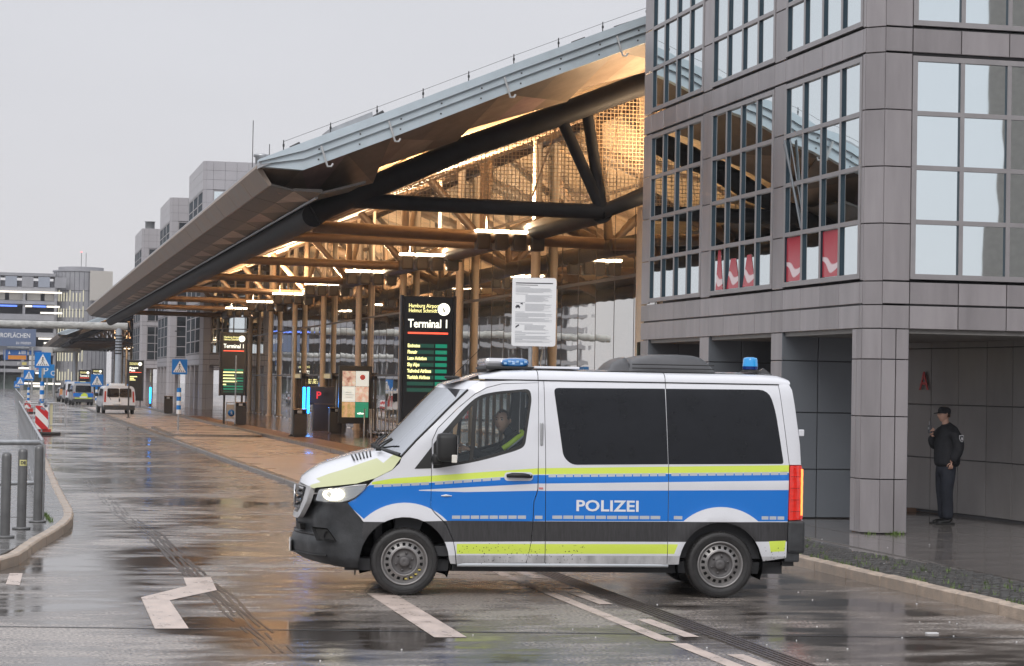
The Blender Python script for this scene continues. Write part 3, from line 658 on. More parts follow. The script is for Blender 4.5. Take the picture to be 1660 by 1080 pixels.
    for i, (a, b) in enumerate(zip(xs, xs[1:])):
        if not full and i % 2: continue
        p0 = Vector((a, Y0 + .24, zt(a))); p1 = Vector((b, Y0 + .24, zt(b))); p2 = Vector((b - .45, YC - .28, zc(b - .45) - .02)); p3 = Vector((a - .45, YC - .28, zc(a - .45) + .17))
        up = [0, 1, 4][i % 3]; lo3 = [2, 3, 1]
        for k in range(2): plate([p0.lerp(p1, k / 2), p0.lerp(p1, (k + 1) / 2), p2.lerp(p0, .5) if k == 0 else p2] + ([p0] if False else []) + ([p2.lerp(p0, .5)] if k else []), M_GSO[0 if k else 4])
        for k in range(3): plate([p0.lerp(p2, k / 3), p0.lerp(p2, (k + 1) / 3), p3.lerp(p2, (k + 1) / 3)] + ([p3.lerp(p2, k / 3)] if k else [p3]), M_GSO[[2, 1, 0][k] if i % 2 else [1, 3, 2][k]])
        plate([p2, p3.lerp(p2, .9), p2 + Vector((.05, -.3, .2))], M_GSO[4])
    if full:                                                          # facets closing the roof corner
        A_, B_, C_, D_, E_, F2, G2 = (4.78, Y0 + .3, 6.36), (5.60, Y0 + .3, 6.37), (5.25, Y0 + 1.3, 5.96), (6.5, Y0 + .3, 6.72), (6.0, Y0 + 2.0, 5.90), (7.4, YC - .3, 6.36), (7.4, Y0 + .3, 7.09)
        for q3, m3 in (((A_, B_, C_), 0), ((B_, E_, C_), 1), ((B_, D_, E_), 3), ((D_, F2, E_), 2), ((D_, G2, F2), 4)):
            mb = NB(); mb.add(list(q3) + [(x, y, z + .03) for x, y, z in q3], [(0, 1, 2), (5, 4, 3), (0, 3, 4, 1), (1, 4, 5, 2), (2, 5, 3, 0)]); part(mb, 'corner_plate', M_GSO[m3])
    # eave: fascia and facetted underside in plates
    step = 3.0 if full else 9.0; y = Y0 + .32
    k = 0
    while y < Y1 - .1:
        ya, yb = y + .018, min(y + step, Y1) - .018
        mb = NB(); q = [(4.71, 6.43), (4.69, 6.36), (4.95, 6.02), (5.02, 6.04), (4.80, 6.38)]; mb.prism(q, ya, yb, 'xz'); part(mb, 'eave_fascia', M_EAVE)
        mb = NB(); q = [(5.0, 6.03), (5.45, 5.93), (5.45, 5.97), (5.0, 6.07)]; mb.prism(q, ya, yb, 'xz'); part(mb, 'eave_plate', M_EVP[0])
        t = .06
        for tri in (((5.45, ya, 5.93), (5.45, yb, 5.93), (5.98, (ya + yb) / 2, 5.87)), ((5.45, ya, 5.935), (5.98, (ya + yb) / 2, 5.875), (5.98, max(Y0, ya - step / 2), 5.90))):
            mb = NB(); mb.add(list(tri) + [(p_[0], p_[1], p_[2] + t) for p_ in tri], [(0, 1, 2), (3, 4, 5), (0, 1, 4, 3), (1, 2, 5, 4), (2, 0, 3, 5)]); part(mb, 'eave_plate', M_EVP[[2, 1, 4, 1, 2][k % 5] if tri[1][0] < 5.5 else [0, 3][k % 2]])
        mb = NB(); q = [(5.97, 5.88), (6.9, 6.15), (6.9, 6.2), (5.97, 5.93)]; mb.prism(q, ya, yb, 'xz'); part(mb, 'eave_plate', M_EVP[0])
        y += step; k += 1
    mb = NB(); mb.tube([(6.0, Y0 + 1, 5.88), (6.0, Y1, 5.88)], .035, 6); part(mb, 'gutter_rail', M_GALV)
    mb = NB(); mb.add([(4.8, Y1, 6.4), (5.0, Y1, 6.0), (6.4, Y1, 5.9), (12.5, Y1, 8.9), (12.5, Y1, 9.7)], [(0, 1, 2, 3, 4)]); part(mb, 'far_gable', M_SOFS[2])
    # trusses
    nt_ = int((length - 4) // 12) + 1
    for k in range(nt_):
        yk = YC + 12 * k; mt = M_TUBE if k == 0 else M_TUBE2
        mb = NB(); mb.tube([(x, yk, z) for x, z in CHORD], .25 if k == 0 else .22, 16); part(mb, 'top_chord', mt)
        mb = NB(); mb.tube([(6.95 if k else 6.95, yk, 6.0), (12.5, yk, 5.95)], .165 if k == 0 else .135, 12); part(mb, 'bottom_strut', mt if k == 0 else M_TUBE2)
        for (x1, dy, z1) in (((11.55, 0, 7.95), (12.15, .15, 8.25)) if k == 0 else ((10.9, 0, 7.75), (12.6, .6, 8.5))):
            mb = NB(); mb.tube([(12.5, yk, 6.0), (x1, yk + dy, z1)], .13 if k == 0 else .12, 12); part(mb, 'diagonal', mt)
        mb = NB(); mb.tube([(12.5, yk, 5.95), (14.6, yk + .4, 6.9), (18, yk + 1, 8.2)], .15, 12); part(mb, 'diagonal', mt)
    for k in range(nt_ - 1):
        yk = YC + 12 * k
        for a, b in (((12.5, yk, 6.0), (14.0, yk + 6, 8.9)), ((9.6, yk + 12, 7.2), (12.5, yk + 6, 8.3))):
            mb = NB(); mb.tube([a, b], .10, 10); part(mb, 'brace', M_TUBE2)
    yl = YC + 12 * (nt_ - 1)
    mb = NB(); mb.tube([(12.5, YC - 4 if False else YC, 5.95), (12.5, YC + 11, 5.95)], .25, 16); part(mb, 'lower_tube', M_TUBE)
    mb = NB(); mb.tube([(12.5, YC + 10.9, 5.95), (12.5, yl, 5.95)], .245, 16); part(mb, 'lower_tube', M_TUBE3)
    mb = NB(); mb.tube([(12.5, YC, 5.95), (14.2, YC + .2, 6.62), (16, YC + .3, 7.3)], .16, 12); part(mb, 'diagonal', M_TUBE)
    mb = NB(); mb.tube([(6.2, YC, 5.66), (6.2, Y1 - 1, 5.66)], .25, 16); part(mb, 'eave_tube', M_TUBE)
    mb = NB(); mb.tube([(7.0, YC + 6, 5.85), (14.2, YC + 6, 5.66)], .15, 12); part(mb, 'cross_tube', M_TUBE2)
    for dz_ in (0, ):
        mb = NB(); mb.tube([(x, YC + 5.4, z - .05) for x, z in CHORD[1:7]], .17, 12); part(mb, 'cross_tube', M_TUBE2)
    # ceiling plates
    cx = [5.0, 6.4, 7.92, 9.5, 11.4, 13.3, 15.5, 19, 24, 30] if full else [5.0, 9.5, 13.3, 19, 30]
    yy = [Y0 + .3] + [YC + 6 * q for q in range(0, 2 * (nt_ - 1) + 1)] + [Y1 - .3]
    if not full: yy = yy[::4] + [yy[-1]]
    for i, (a, b) in enumerate(zip(cx, cx[1:])):
        for j, (c, d) in enumerate(zip(yy, yy[1:])):
            if j == 0 and full: continue
            za, zb = lerp_prof(PROF, a) - .42, lerp_prof(PROF, b) - .42; g = .015; tl = random.uniform(-.03, .03)
            p = [(a + g, c + g, za + tl), (b - g, c + g, zb + tl), (b - g, d - g, zb - tl), (a + g, d - g, za - tl)]; mb = NB(); mb.add(p + [(x, y, z + .05) for x, y, z in p], [(0, 1, 2, 3), (7, 6, 5, 4), (0, 4, 5, 1), (1, 5, 6, 2), (2, 6, 7, 3), (3, 7, 4, 0)]); part(mb, 'ceiling_panel', M_CEIL)
    # glass front with columns
    zr = [.17, 2.42, 4.78, 6.9, 8.75]
    npan = int((length - 6) / 1.71); stf = NB()
    for i in range(npan):
        ya = Y0 + 1.2 + i * 1.71
        for j, (za, zb) in enumerate(zip(zr, zr[1:])):
            if full and i < 40 and j < 4 or full and j < 2:
                w_ = random.uniform(-.005, .005); mb = MB((GX, ya, za)); p = [(GX + w_, ya + .03, za + .03), (GX - w_, ya + 1.68, za + .03), (GX - w_ * .4, ya + 1.68, zb - .03), (GX + w_ * 1.5, ya + .03, zb - .03)]
                mb.add(p + [(x + .02, y, z) for x, y, z in p], [(0, 1, 2, 3), (7, 6, 5, 4), (0, 4, 5, 1), (1, 5, 6, 2), (2, 6, 7, 3), (3, 7, 4, 0)]); mb.build('glass_pane', M_TGL, root, Vector((GX, ya, za)) - O)
            else: stf.box((GX, ya + .03, za + .03), (GX + .02, ya + 1.68, zb - .03))
        mb = MB((GX, ya, 0)); mb.box((GX - .004, ya - .02, .17), (GX + .10, ya + .02, 8.8)); mb.build('mullion', M_MUL, root, Vector((GX, ya, 0)) - O)
    if stf.v: stf.build('glass_panes_far', M_TGL, root, z3, kind='stuff')
    for z in zr[1:-1]:
        mb = NB(); mb.box((GX - .012, Y0 + 1, z - .04), (GX + .11, Y0 + 1.2 + npan * 1.71, z + .04)); part(mb, 'transom', M_MUL)
    for q in range(10 if full else 8):
        yq = YO + 4.9 + 10.25 * q
        if yq > Y1 - 3: break
        mb = MB((14.05, yq, 0)); mb.tube([(14.05, yq, .17), (14.05, yq, 9.3)], .13, 14); mb.tube([(14.05, yq, .17), (14.05, yq, .25)], .19, 14); c_ = mb.build('column', M_COLB, root, Vector((14.05, yq, 0)) - O)
    # bright hangers under the struts, between tube and ceiling
    for k in range(nt_ - 1):
        for dx, dy in ((12.5, 6.2), ):
            mb = NB(); mb.tube([(dx, YC + 12 * k + dy, 6.1), (dx, YC + 12 * k + dy, 9.2)], .055, 8); part(mb, 'hanger', M_COLB)
    if full:
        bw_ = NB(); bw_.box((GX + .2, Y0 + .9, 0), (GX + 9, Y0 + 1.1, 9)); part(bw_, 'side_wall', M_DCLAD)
        nb = NB()
        def zlo(x): return 6.12
        def zhi(x): return lerp_prof(CHORD, x) - .2
        x = 8.0; yn = YC + .35; w_ = .013
        while x < 14.4:
            if zhi(x) > zlo(x): nb.box((x, yn, zlo(x) - (0 if x < 12 else .0)), (x + w_, yn + w_, zhi(x)))
            x += .085
        z = 6.12
        while z < 9.0:
            x0 = next((q / 20 for q in range(160, 290) if zhi(q / 20) > z), None)
            if x0: nb.box((x0, yn - .004, z), (14.4, yn + .004, z + w_))
            z += .085
        nb.build('bird_net', M_NET, root, z3, kind='stuff')
        for a, b in (((11.0, 6.1), (11.6, 7.9)), ((12.7, 6.6), (13.1, 8.5))):
            nb = NB(); nb.tube([(a[0], YC + .5, a[1]), (b[0], YC + .5, b[1])], .02, 6); part(nb, 'tension_rod', mat('rod_bright', (.55, .45, .35), .35, .5))
        # door frames of the street-level entrances
        for yd in (62.2, 74.0, 86.0, 96.2, 106.5):
            mb = NB()
            for q in range(5): mb.box((GX - .16, yd + q * .95, .18), (GX - .06, yd + q * .95 + .09, 2.40))
            mb.box((GX - .18, yd, 2.25), (GX - .055, yd + 3.9, 2.52)); part(mb, 'door_frame', M_MUL)
            mb = NB(); mb.box((GX - .21, yd + .4, 2.28), (GX - .185, yd + 3.5, 2.48)); part(mb, 'door_header', glow('header_glow', (1, .8, .45), .35))
    return root
t1 = terminal(42.5, 'near terminal with large curved roof, dark truss tubes and glowing underside', True, 97)
t2 = terminal(222.5, 'second curved-roof terminal far down the road beyond the grey office blocks', False, 97)

# ---------------------------------------------------------------- floodlight clusters (lit lamps) hanging at the lower tube
M_HEAD = mat('lamp_housing', (.07, .065, .06), .4, .5)
def flood(y, idx, z=6.02, x=12.25, n=4, energy=260, lab=None):
    t = thing('floodlight_cluster', lab or LAMPL[idx], 'lamp', (x, y, z - .42), group='floodlight clusters under the terminal roofs')
    mb = MB(); mb.box((-.05, -.05, .22), (n * .45 + .05, .05, .27)); mb.build('mounting_bar', M_HEAD, t)
    for q in (.3, n * .45 - .3): mb = MB(); mb.tube([(q, 0, .25), (q, 0, .75)], .018, 6); mb.build('drop_rod', M_HEAD, t)
    for q in range(n):
        x0 = q * .45
        mb = MB(); mb.bbox((x0 + .03, -.24, -.06), (x0 + .37, .16, .35), .05); mb.build('lamp_head', M_HEAD, t)
        mb = MB(); mb.bbox((x0 + .0, -.21, .36), (x0 + .40, .10, .43), .02); mb.build('lamp_lens', M_LAMP, t)
        mb = MB(); mb.tube([(x0 + .1, -.1, .02), (x0 + .1, -.1, -.05)], .035, 8); mb.tube([(x0 + .3, -.1, .02), (x0 + .3, -.1, -.05)], .035, 8); mb.build('spigot', M_HEAD, t)
    if energy:
        ld = bpy.data.lights.new('floodlight_beam', 'AREA'); ld.shape = 'RECTANGLE'; ld.size = n * .42; ld.size_y = .3; ld.energy = energy; ld.color = (1, .70, .42)
        lo = bpy.data.objects.new('floodlight_beam', ld); COL.objects.link(lo); lo.parent = t; lo.location = (n * .22, -.02, .47); lo.rotation_euler = (R(180), 0, 0)
        pd = bpy.data.lights.new('floodlight_spill', 'AREA'); pd.shape = 'RECTANGLE'; pd.size = n * .42; pd.size_y = .10; pd.energy = energy * .10; pd.color = (1, .72, .45); po = bpy.data.objects.new('floodlight_spill', pd); COL.objects.link(po); po.parent = t; po.location = (n * .22, .19, .05); po.rotation_euler = Vector((.25, .55, -.8)).to_track_quat('-Z', 'Y').to_euler()
    return t
LAMPL = ['largest and nearest floodlight cluster, four lit heads above the white information board',
         'second floodlight cluster from the camera, above the lit Terminal 1 board',
         'third floodlight cluster along the lower roof tube, before the paired columns',
         'fourth floodlight cluster along the lower roof tube of the near terminal',
         'fifth floodlight cluster along the lower roof tube of the near terminal',
         'sixth floodlight cluster along the lower roof tube of the near terminal',
         'seventh floodlight cluster along the lower roof tube, small in the distance']
for i in range(7): flood(51.3 + 10.3 * i, i, z=5.90, x=10.95, energy=2100 if i < 2 else 1500)
for i in range(5): flood(238 + 14 * i, 0, n=3, energy=700 if i in (0, 2) else 0, lab=['nearest', 'second', 'third', 'fourth', 'last'][i] + ' small floodlight cluster under the roof of the far second terminal')
flood(44.6, 0, z=6.7, x=13.5, n=2, energy=300, lab='floodlight pair at the gable end, close beside the grey office building')
# ================================================================= THE POLICE VAN
M_VW = mat('van_white', (.69, .70, .735), .22, coat=.6, var=.03, vscale=2)
M_VBLUE = mat('livery_blue', (.0, .165, .60), .32, coat=.15)
M_VYEL = mat('livery_yellow', (.66, .80, .10), .35, coat=.3)
M_VYEL2 = mat('livery_yellow_hood', (.52, .54, .30), .3, coat=.4)
M_VGREY = mat('cladding_plastic', (.034, .036, .039), .46, var=.45, vscale=7, bump=.1, bscale=60)
M_VBAND = mat('rub_band_grey', (.035, .034, .036), .40, var=.35, vscale=5, stretch=(9, 1, 1))
M_VSIL = mat('reflective_silver', (.50, .53, .56), .3, .2)
M_VLOW = mat('dirty_sill_white', (.44, .44, .45), .38, var=.35, vscale=6, stretch=(1, 1, .4))
M_VGLS = mat('privacy_glass', (.008, .009, .012), .06, ior=1.38, var=.2, vscale=5)
M_RUB = mat('rubber_black', (.012, .012, .012), .5)
M_TYRE = mat('tyre_rubber', (.022, .021, .021), .55, var=.35, vscale=14, bump=.2, bscale=60)
M_RIM = mat('rim_steel', (.27, .26, .255), .42, .55, var=.25, vscale=9)
M_RIM2 = mat('rim_centre', (.10, .095, .095), .5, .3, var=.2)
M_CHR = mat('chrome', (.6, .6, .6), .15, 1)
M_INT = mat('van_interior', (.035, .036, .04), .6)
M_SEAM = mat('seam_dark', (.02, .02, .02), .6)
def glassy(name, col, fac, rough=.01, tint=(1, 1, 1)):
    m = bpy.data.materials.new(name); m.use_nodes = True; t = m.node_tree; t.nodes.clear(); o = t.nodes.new('ShaderNodeOutputMaterial')
    tr = t.nodes.new('ShaderNodeBsdfTransparent'); tr.inputs[0].default_value = (*tint, 1); gl = t.nodes.new('ShaderNodeBsdfGlossy'); gl.inputs[0].default_value = (*col, 1); gl.inputs[1].default_value = rough
    fr = t.nodes.new('ShaderNodeLayerWeight'); fr.inputs[0].default_value = fac; mx = t.nodes.new('ShaderNodeMixShader')
    t.links.new(fr.outputs[0], mx.inputs[0]); t.links.new(tr.outputs[0], mx.inputs[1]); t.links.new(gl.outputs[0], mx.inputs[2]); t.links.new(mx.outputs[0], o.inputs[0]); return m
M_CGL = glassy('cab_glass', (.8, .85, .88), .40, .02, (.74, .80, .80))
VROT = R(172.80 - 180)
VL = (3.96 + .98 * math.sin(VROT) * -1, 21.66 + .98 * math.cos(VROT), 0)
van = thing('police_van', 'white police van with blue and yellow stripes and POLIZEI lettering, turning across the road', 'police van', VL, VROT)
def Wz(z):
    P = [(.25, .93), (.35, .965), (.5, .985), (.8, .993), (1.1, .99), (1.38, .975), (1.7, .935), (2.1, .875), (2.2, .845), (2.26, .79), (2.30, .72), (2.34, .60)]
    return lerp_prof(P, z)
def Wx(x):
    # plan view taper: rounded nose, rounded tail
    if x < -.25: t = min(1, (-.25 - x) / .86); return 1 - .34 * t ** 2.4
    if x > 3.85: t = min(1, (x - 3.85) / .30); return 1 - .055 * t ** 2.2
    return 1.
def Wside(x, z):
    w = Wz(z) * Wx(x)
    # A-pillar and hood shoulder lean inwards
    if x < .75 and z > 1.0:
        zr = 1.12 + max(0, (x + .55)) * .62; k = max(0, z - zr); w -= min(.20, .16 * k * (1 - max(0, x) / .9))
    # swage line and arch flare
    for cx in (0., 3.262):
        d = math.hypot(x - cx, z - .345)
        if .38 < d < .62: w += .022 * (1 - abs(d - .47) / .15) if abs(d - .47) < .15 else 0
    w += .006 * math.exp(-((z - 1.18) / .05) ** 2)
    return w
def near(x, z, dep=0.): return (x, -(Wside(x, z) + .0 - dep), z)
def farside(x, z, dep=0.): return (x, (Wside(x, z) - dep), z)
def arc(cx, cz, r, a0, a1, n=18): return [(cx + r * math.cos(R(a0 + (a1 - a0) * k / n)), cz + r * math.sin(R(a0 + (a1 - a0) * k / n))) for k in range(n + 1)]
FA = arc(0, .345, .455, 184, 4); RA = arc(3.262, .345, .435, 180, 5)      # wheel-arch edges front to back
g = .004
# livery regions in side-view coordinates (x, z)
def ytop(x): return 1.222 + (x - .256) * .082 if x < 1.35 else 1.315 + (x - 1.43) * .026
def ybot(x): return 1.158 + (x - .256) * .086 if x < 1.35 else 1.253 + (x - 1.43) * .023
YEL = [(-.345, 1.125), (-.345, 1.150), (-.13, 1.190), (.256, ytop(.256)), (1.35, ytop(1.35)), (1.44, ytop(1.44)), (3.99, ytop(3.99)), (3.99, ybot(3.99)), (1.44, ybot(1.44)), (1.35, ybot(1.35)), (.256, 1.160), (-.1, 1.135)]
BLUE_UP = [(-.61, .94), (-.37, 1.118), (-.1, 1.128), (.256, 1.15), (1.35, 1.245), (1.44, 1.245), (3.99, 1.30), (3.99, 1.222), (1.44, 1.158), (1.35, 1.157), (.135, 1.076), (.135, 1.068), (.60, 1.060), (1.35, 1.084), (1.44, 1.083), (3.99, 1.124), (3.99, .800), (1.44, .775), (.0, .745), (-.2, .745), (-.42, .775)]
DASH = []
def dash_row(x0, x1, n, fz, h):
    w_ = (x1 - x0) / n
    for k in range(n): a = x0 + k * w_ + .006; b = x0 + (k + 1) * w_ - .006; DASH.append([(a, fz(a) - h), (b, fz(b) - h), (b, fz(b)), (a, fz(a))])
dash_row(-.33, .24, 6, lambda x: 1.118 + (x + .33) * .058 + .006, .028)
dash_row(.29, .97, 7, lambda x: ybot(x) - .001, .030)
dash_row(1.455, 2.68, 14, lambda x: ybot(x) - .001, .030); dash_row(2.73, 3.96, 13, lambda x: ybot(x) - .001, .030)
dash_row(.47, 1.24, 8, lambda x: .82 + (x - .47) * .012, .034); dash_row(1.32, 1.41, 1, lambda x: .829, .034)
dash_row(1.50, 2.63, 10, lambda x: .832 + (x - 1.5) * .008, .034); dash_row(2.76, 2.86, 1, lambda x: .842, .034); dash_row(3.68, 3.93, 3, lambda x: .85, .034)
FARCH = arc(0, .345, .60, 150, 22, 22) + arc(0, .345, .44, 22, 150, 22)
RARCH = arc(3.262, .345, .595, 146, 34, 22) + arc(3.262, .345, .42, 34, 146, 22)
BAND = [(-1.2, .745), (-.2, .748), (.5, .768), (1.44, .772), (3.99, .792), (3.99, .592), (2.7, .575), (1.44, .566), (.53, .553), (-1.2, .54)]
YLOW = [[(.53, .532), (2.812, .552), (2.775, .452), (.53, .430)], [(3.765, .592), (3.945, .600), (3.935, .490), (3.785, .482)]]
ARCHG = []
REG = [(BAND, 4), (BLUE_UP, 1), (YEL, 2)] + [(FARCH, 0), (RARCH, 0)] + [(BAND, 4)] + [(d, 3) for d in DASH] + [(y, 2) for y in YLOW]
LOWZ = [(-1.2, .20), (4.3, .20), (4.3, .40), (3.96, .435), (2.7, .430), (.53, .415), (-1.2, .40)]
MSIDE = [M_VW, M_VBLUE, M_VYEL, M_VSIL, M_VBAND, M_VLOW]
REG = [(LOWZ, 5)] + REG
def side_part(name, outer, holes=(), fn=near, step=.055, reg=True, mats=None, **k):
    xs = [p[0] for p in outer]; zs_ = [p[1] for p in outer]; x0, x1, z0, z1 = min(xs), max(xs), min(zs_), max(zs_); rg = []
    if reg:
        for r, mi_ in REG:
            if max(p[0] for p in r) > x0 and min(p[0] for p in r) < x1 and max(p[1] for p in r) > z0 and min(p[1] for p in r) < z1: rg.append((r, mi_))
    return cdt_patch(outer, list(holes), rg, step, lambda x, z, d: fn(x, z, d), mats or MSIDE, name, van, thick=.02, **k)
DOORX = [(.260, .90), (.262, 1.22), (.262, 1.35), (.266, 1.58), (.32, 1.70), (.52, 1.905), (.70, 2.058), (.82, 2.125), (.98, 2.168), (1.352, 2.186), (1.352, 1.5), (1.347, 1.10), (1.335, 1.05), (1.310, .97), (1.300, .70), (1.289, .555), (1.262, .40), (1.243, .345), (.535, .325), (.52, .45), (.495, .57), (.42, .74), (.31, .84)]
FENDER = [(-.585, .935), (-.50, .985), (-.375, 1.125), (-.315, 1.184), (-.14, 1.272), (-.066, 1.345), (-.04, 1.42), (.30, 1.775), (.62, 2.108), (.74, 2.19), (1.352, 2.215), (1.352, 2.19), (.98, 2.174), (.815, 2.131), (.694, 2.063), (.514, 1.91), (.313, 1.704), (.260, 1.585), (.256, 1.35), (.256, .895), (.305, .832), (.415, .732), (.489, .568), (.512, .45), (.525, .325), (.47, .33)] + FA[::-1][:-3] + [(-.435, .63), (-.42, .745), (-.50, .83)]
FENDER = [p for p in FENDER]
WIN_FRAME = round_poly([(.085, 1.288), (.37, 1.668), (.60, 1.93, .25), (.73, 2.045, .1), (.90, 2.088, .2), (1.265, 2.125, .08), (1.285, 2.02, .3), (1.215, 1.53, .12), (1.12, 1.487, .2), (.74, 1.372, .2), (.33, 1.300, .2)], .01)
GA = round_poly([(.425, 1.645), (.684, 1.955), (.645, 1.385), (.478, 1.357)], .02); GB = round_poly([(.728, 2.005), (.90, 2.06, .2), (1.235, 2.095, .05), (1.258, 2.02, .2), (1.190, 1.555, .08), (1.11, 1.515, .15), (.683, 1.390)], .02)
WF2 = round_poly([(.275, 1.545), (.37, 1.668), (.60, 1.93, .25), (.73, 2.045, .1), (.90, 2.088, .2), (1.265, 2.125, .08), (1.285, 2.02, .3), (1.215, 1.53, .12), (1.12, 1.487, .2), (.74, 1.372, .2), (.33, 1.300, .2), (.275, 1.296)], .004)
QROOF = 2.268
for fn in (near, farside):
    f_ = fn is farside
    side_part('front_wing', FENDER, fn=fn, reg=not f_ or True)
    d = side_part('front_door', DOORX, [WF2], fn=fn)
    if f_: d['label'] = 'offside front door'
    # window: rubber frame, divider, panes
    fr = cdt_patch(WF2, [GA, GB], [], .06, lambda x, z, dd: fn(x, z, .006 + dd), [M_RUB], 'window_frame', d, thick=.02)
    for G_, nm in ((GA, 'quarter_glass'), (GB, 'window_glass')): cdt_patch(G_, [], [], .07, lambda x, z, dd: fn(x, z, .016 + dd), [M_CGL], nm, d)
    tri = [(.085, 1.29), (.256, 1.515), (.256, 1.297)]; cdt_patch(tri, [], [], .06, lambda x, z, dd: fn(x, z, -.004 + dd), [M_RUB], 'mirror_sail', van, thick=.012)
    # B pillar strip, sliding door, rear quarter
    side_part('pillar_panel', [(1.357, 2.215), (1.357, 1.10), (1.343, 1.045), (1.318, .97), (1.308, .70), (1.296, .555), (1.252, .345), (1.437, .328), (1.425, 1.5), (1.408, 2.215)], fn=fn)
    W1 = round_poly([(1.512, 2.138, .05), (2.674, 2.150, .003), (2.700, 1.372, .003), (1.70, 1.352, .14), (1.612, 1.43, .25)], .05)
    W2 = round_poly([(2.682, 2.150, .003), (3.765, 2.158, .16), (3.835, 1.95, .4), (3.915, 1.392, .03), (2.708, 1.372, .003)], .05)
    sd = side_part('sliding_door' if not f_ else 'side_panel', [(1.414, 2.215), (1.431, 1.5), (1.444, .328), (2.703, .340), (2.703, 1.37), (2.678, 2.215)], [W1], fn=fn)
    rq = side_part('rear_quarter', [(2.685, 2.215), (2.709, 1.37), (2.709, .34)] + [(2.77, .342)] + RA[:-1] + [(3.71, .385), (3.955, .42), (3.962, .80), (3.972, 1.376), (3.90, 2.0), (3.872, 2.215)], [W2], fn=fn)
    for W_, pr in ((W1, sd), (W2, rq)):
        cdt_patch(W_, [], [], .1, lambda x, z, dd: fn(x, z, -.001 + dd), [M_VGLS], 'tinted_window', pr, thick=.015)
    # D-pillar corner with light and bumper end
    def rc(x, z, dd=0., fn=fn): return fn(x, z, dd)
    cdt_patch([(3.878, 2.215), (3.906, 2.0), (3.978, 1.384), (4.105, 1.384), (4.095, 1.6), (4.045, 2.0), (4.02, 2.16), (3.99, 2.22)], [], [], .05, rc, [M_VW], 'corner_panel', van, thick=.02)
    # roof rail bulge (cant rail) from gutter to roof
    mb = MB(); vs = []; xs_ = [.74, .85, 1.0, 1.2, 1.352, 1.6, 2.0, 2.4, 2.681, 3.0, 3.4, 3.7, 3.88, 3.96, 4.005]
    zs_c = [2.217, 2.235, 2.25, 2.27, 2.29, 2.302, 2.310]
    for x in xs_:
        sc_ = min(1, (x - .55) / .5) if x < 1.05 else (1 if x < 3.8 else 1 - .5 * ((x - 3.8) / .205) ** 2)
        for q, z in enumerate(zs_c):
            t = q / (len(zs_c) - 1); zz = 2.217 + .098 * sc_ * math.sin(t * math.pi / 2); w_ = (Wz(2.217) * Wx(x)) * (1 - .20 * (1 - math.cos(t * math.pi / 2))); vs.append((x, -w_ if not f_ else w_, zz))
    nn = len(zs_c); fs = [(i * nn + k, i * nn + k + 1, (i + 1) * nn + k + 1, (i + 1) * nn + k) for i in range(len(xs_) - 1) for k in range(nn - 1)]
    mb.add(vs, fs, smooth=True); mb.build('cant_rail', M_VW, van)
# roof skin
mb = MB(); vs = []; xs_ = [.40, .52, .62, .74, .85, 1.0, 1.2, 1.352, 2.0, 2.681, 3.4, 3.7, 3.88, 3.96, 4.005, 4.03]
for x in xs_:
    sc_ = max(0, min(1, (x - .55) / .5)) if x < 1.05 else (1 if x < 3.8 else 1 - .5 * ((x - 3.8) / .205) ** 2); edge = 2.217 + .098 * sc_ if x >= .74 else 2.16 + (x - .40) * .25; we = Wz(2.217) * Wx(x) * (.80 if x >= .74 else .80 - .0 * x)
    if x > 4.0: edge = 2.20
    if x < .74: edge = 2.150 + (x - .40) * .27
    for q in range(13):
        y = -1 + q / 6; ribs = .006 * math.cos(q * math.pi) if x > 1.4 and x < 3.8 else 0; vs.append((x, y * we, edge + .018 * (1 - y * y) + ribs))
fs = [(i * 13 + k, i * 13 + k + 1, (i + 1) * 13 + k + 1, (i + 1) * 13 + k) for i in range(len(xs_) - 1) for k in range(12)]
mb.add(vs, fs, smooth=True); mb.build('roof', M_VW, van)
for xx in (1.352, 2.681):                                             # roof seams
    mb = MB(); mb.tube([(xx, -Wz(2.217) * (1 - .2 * (1 - math.cos(t * math.pi / 12))) , 2.217 + .098 * math.sin(t * math.pi / 12) + .001) for t in range(7)], .004, 5); mb.build('roof_seam', M_SEAM, van)
mb = MB(); mb.tube([(x, -Wz(2.212) * Wx(x) - .004, 2.213) for x in (.80, 1.0, 1.352, 2.0, 2.7, 3.4, 3.88)], .007, 6); mb.build('gutter', M_SEAM, van)
# front: windscreen between A pillars, hood, nose
def loft(name, rows, m, parent=None, smooth=True, thick=0, **k):
    mb = MB(); n = len(rows[0]); vs = [p for r in rows for p in r]; fs = [(i * n + a, i * n + a + 1, (i + 1) * n + a + 1, (i + 1) * n + a) for i in range(len(rows) - 1) for a in range(n - 1)]
    mb.add(vs, fs, smooth=smooth); return mb.build(name, m, parent or van, **k)
def row(x_c, z_c, xe, ze, we, n=13, pw=2.):
    o_ = []
    for q in range(n):
        y = -1 + 2 * q / (n - 1); t = abs(y) ** pw; o_.append((x_c + (xe - x_c) * t, y * we, z_c + (ze - z_c) * t))
    return o_
ws = [row(-.36 + .10, 1.475, -.045, 1.42, Wside(-.02, 1.42) - .005), row(-.13, 1.62, .11, 1.59, Wside(.12, 1.59) - .005), row(.02, 1.78, .27, 1.75, Wside(.28, 1.75) - .005), row(.18, 1.955, .44, 1.925, Wside(.44, 1.925) - .005), row(.34, 2.12, .62, 2.10, Wside(.62, 2.10) - .005)]
M_WSG = glassy('windscreen_glass', (.9, .92, .95), .90, .03, (.5, .54, .55))
loft('windscreen', ws, M_WSG)
loft('windscreen_header', [row(.34, 2.122, .62, 2.102, Wside(.62, 2.10) - .004), row(.38, 2.155, .675, 2.145, Wside(.675, 2.145) - .003), row(.46, 2.19, .75, 2.20, Wside(.74, 2.195) - .004)], M_VW)
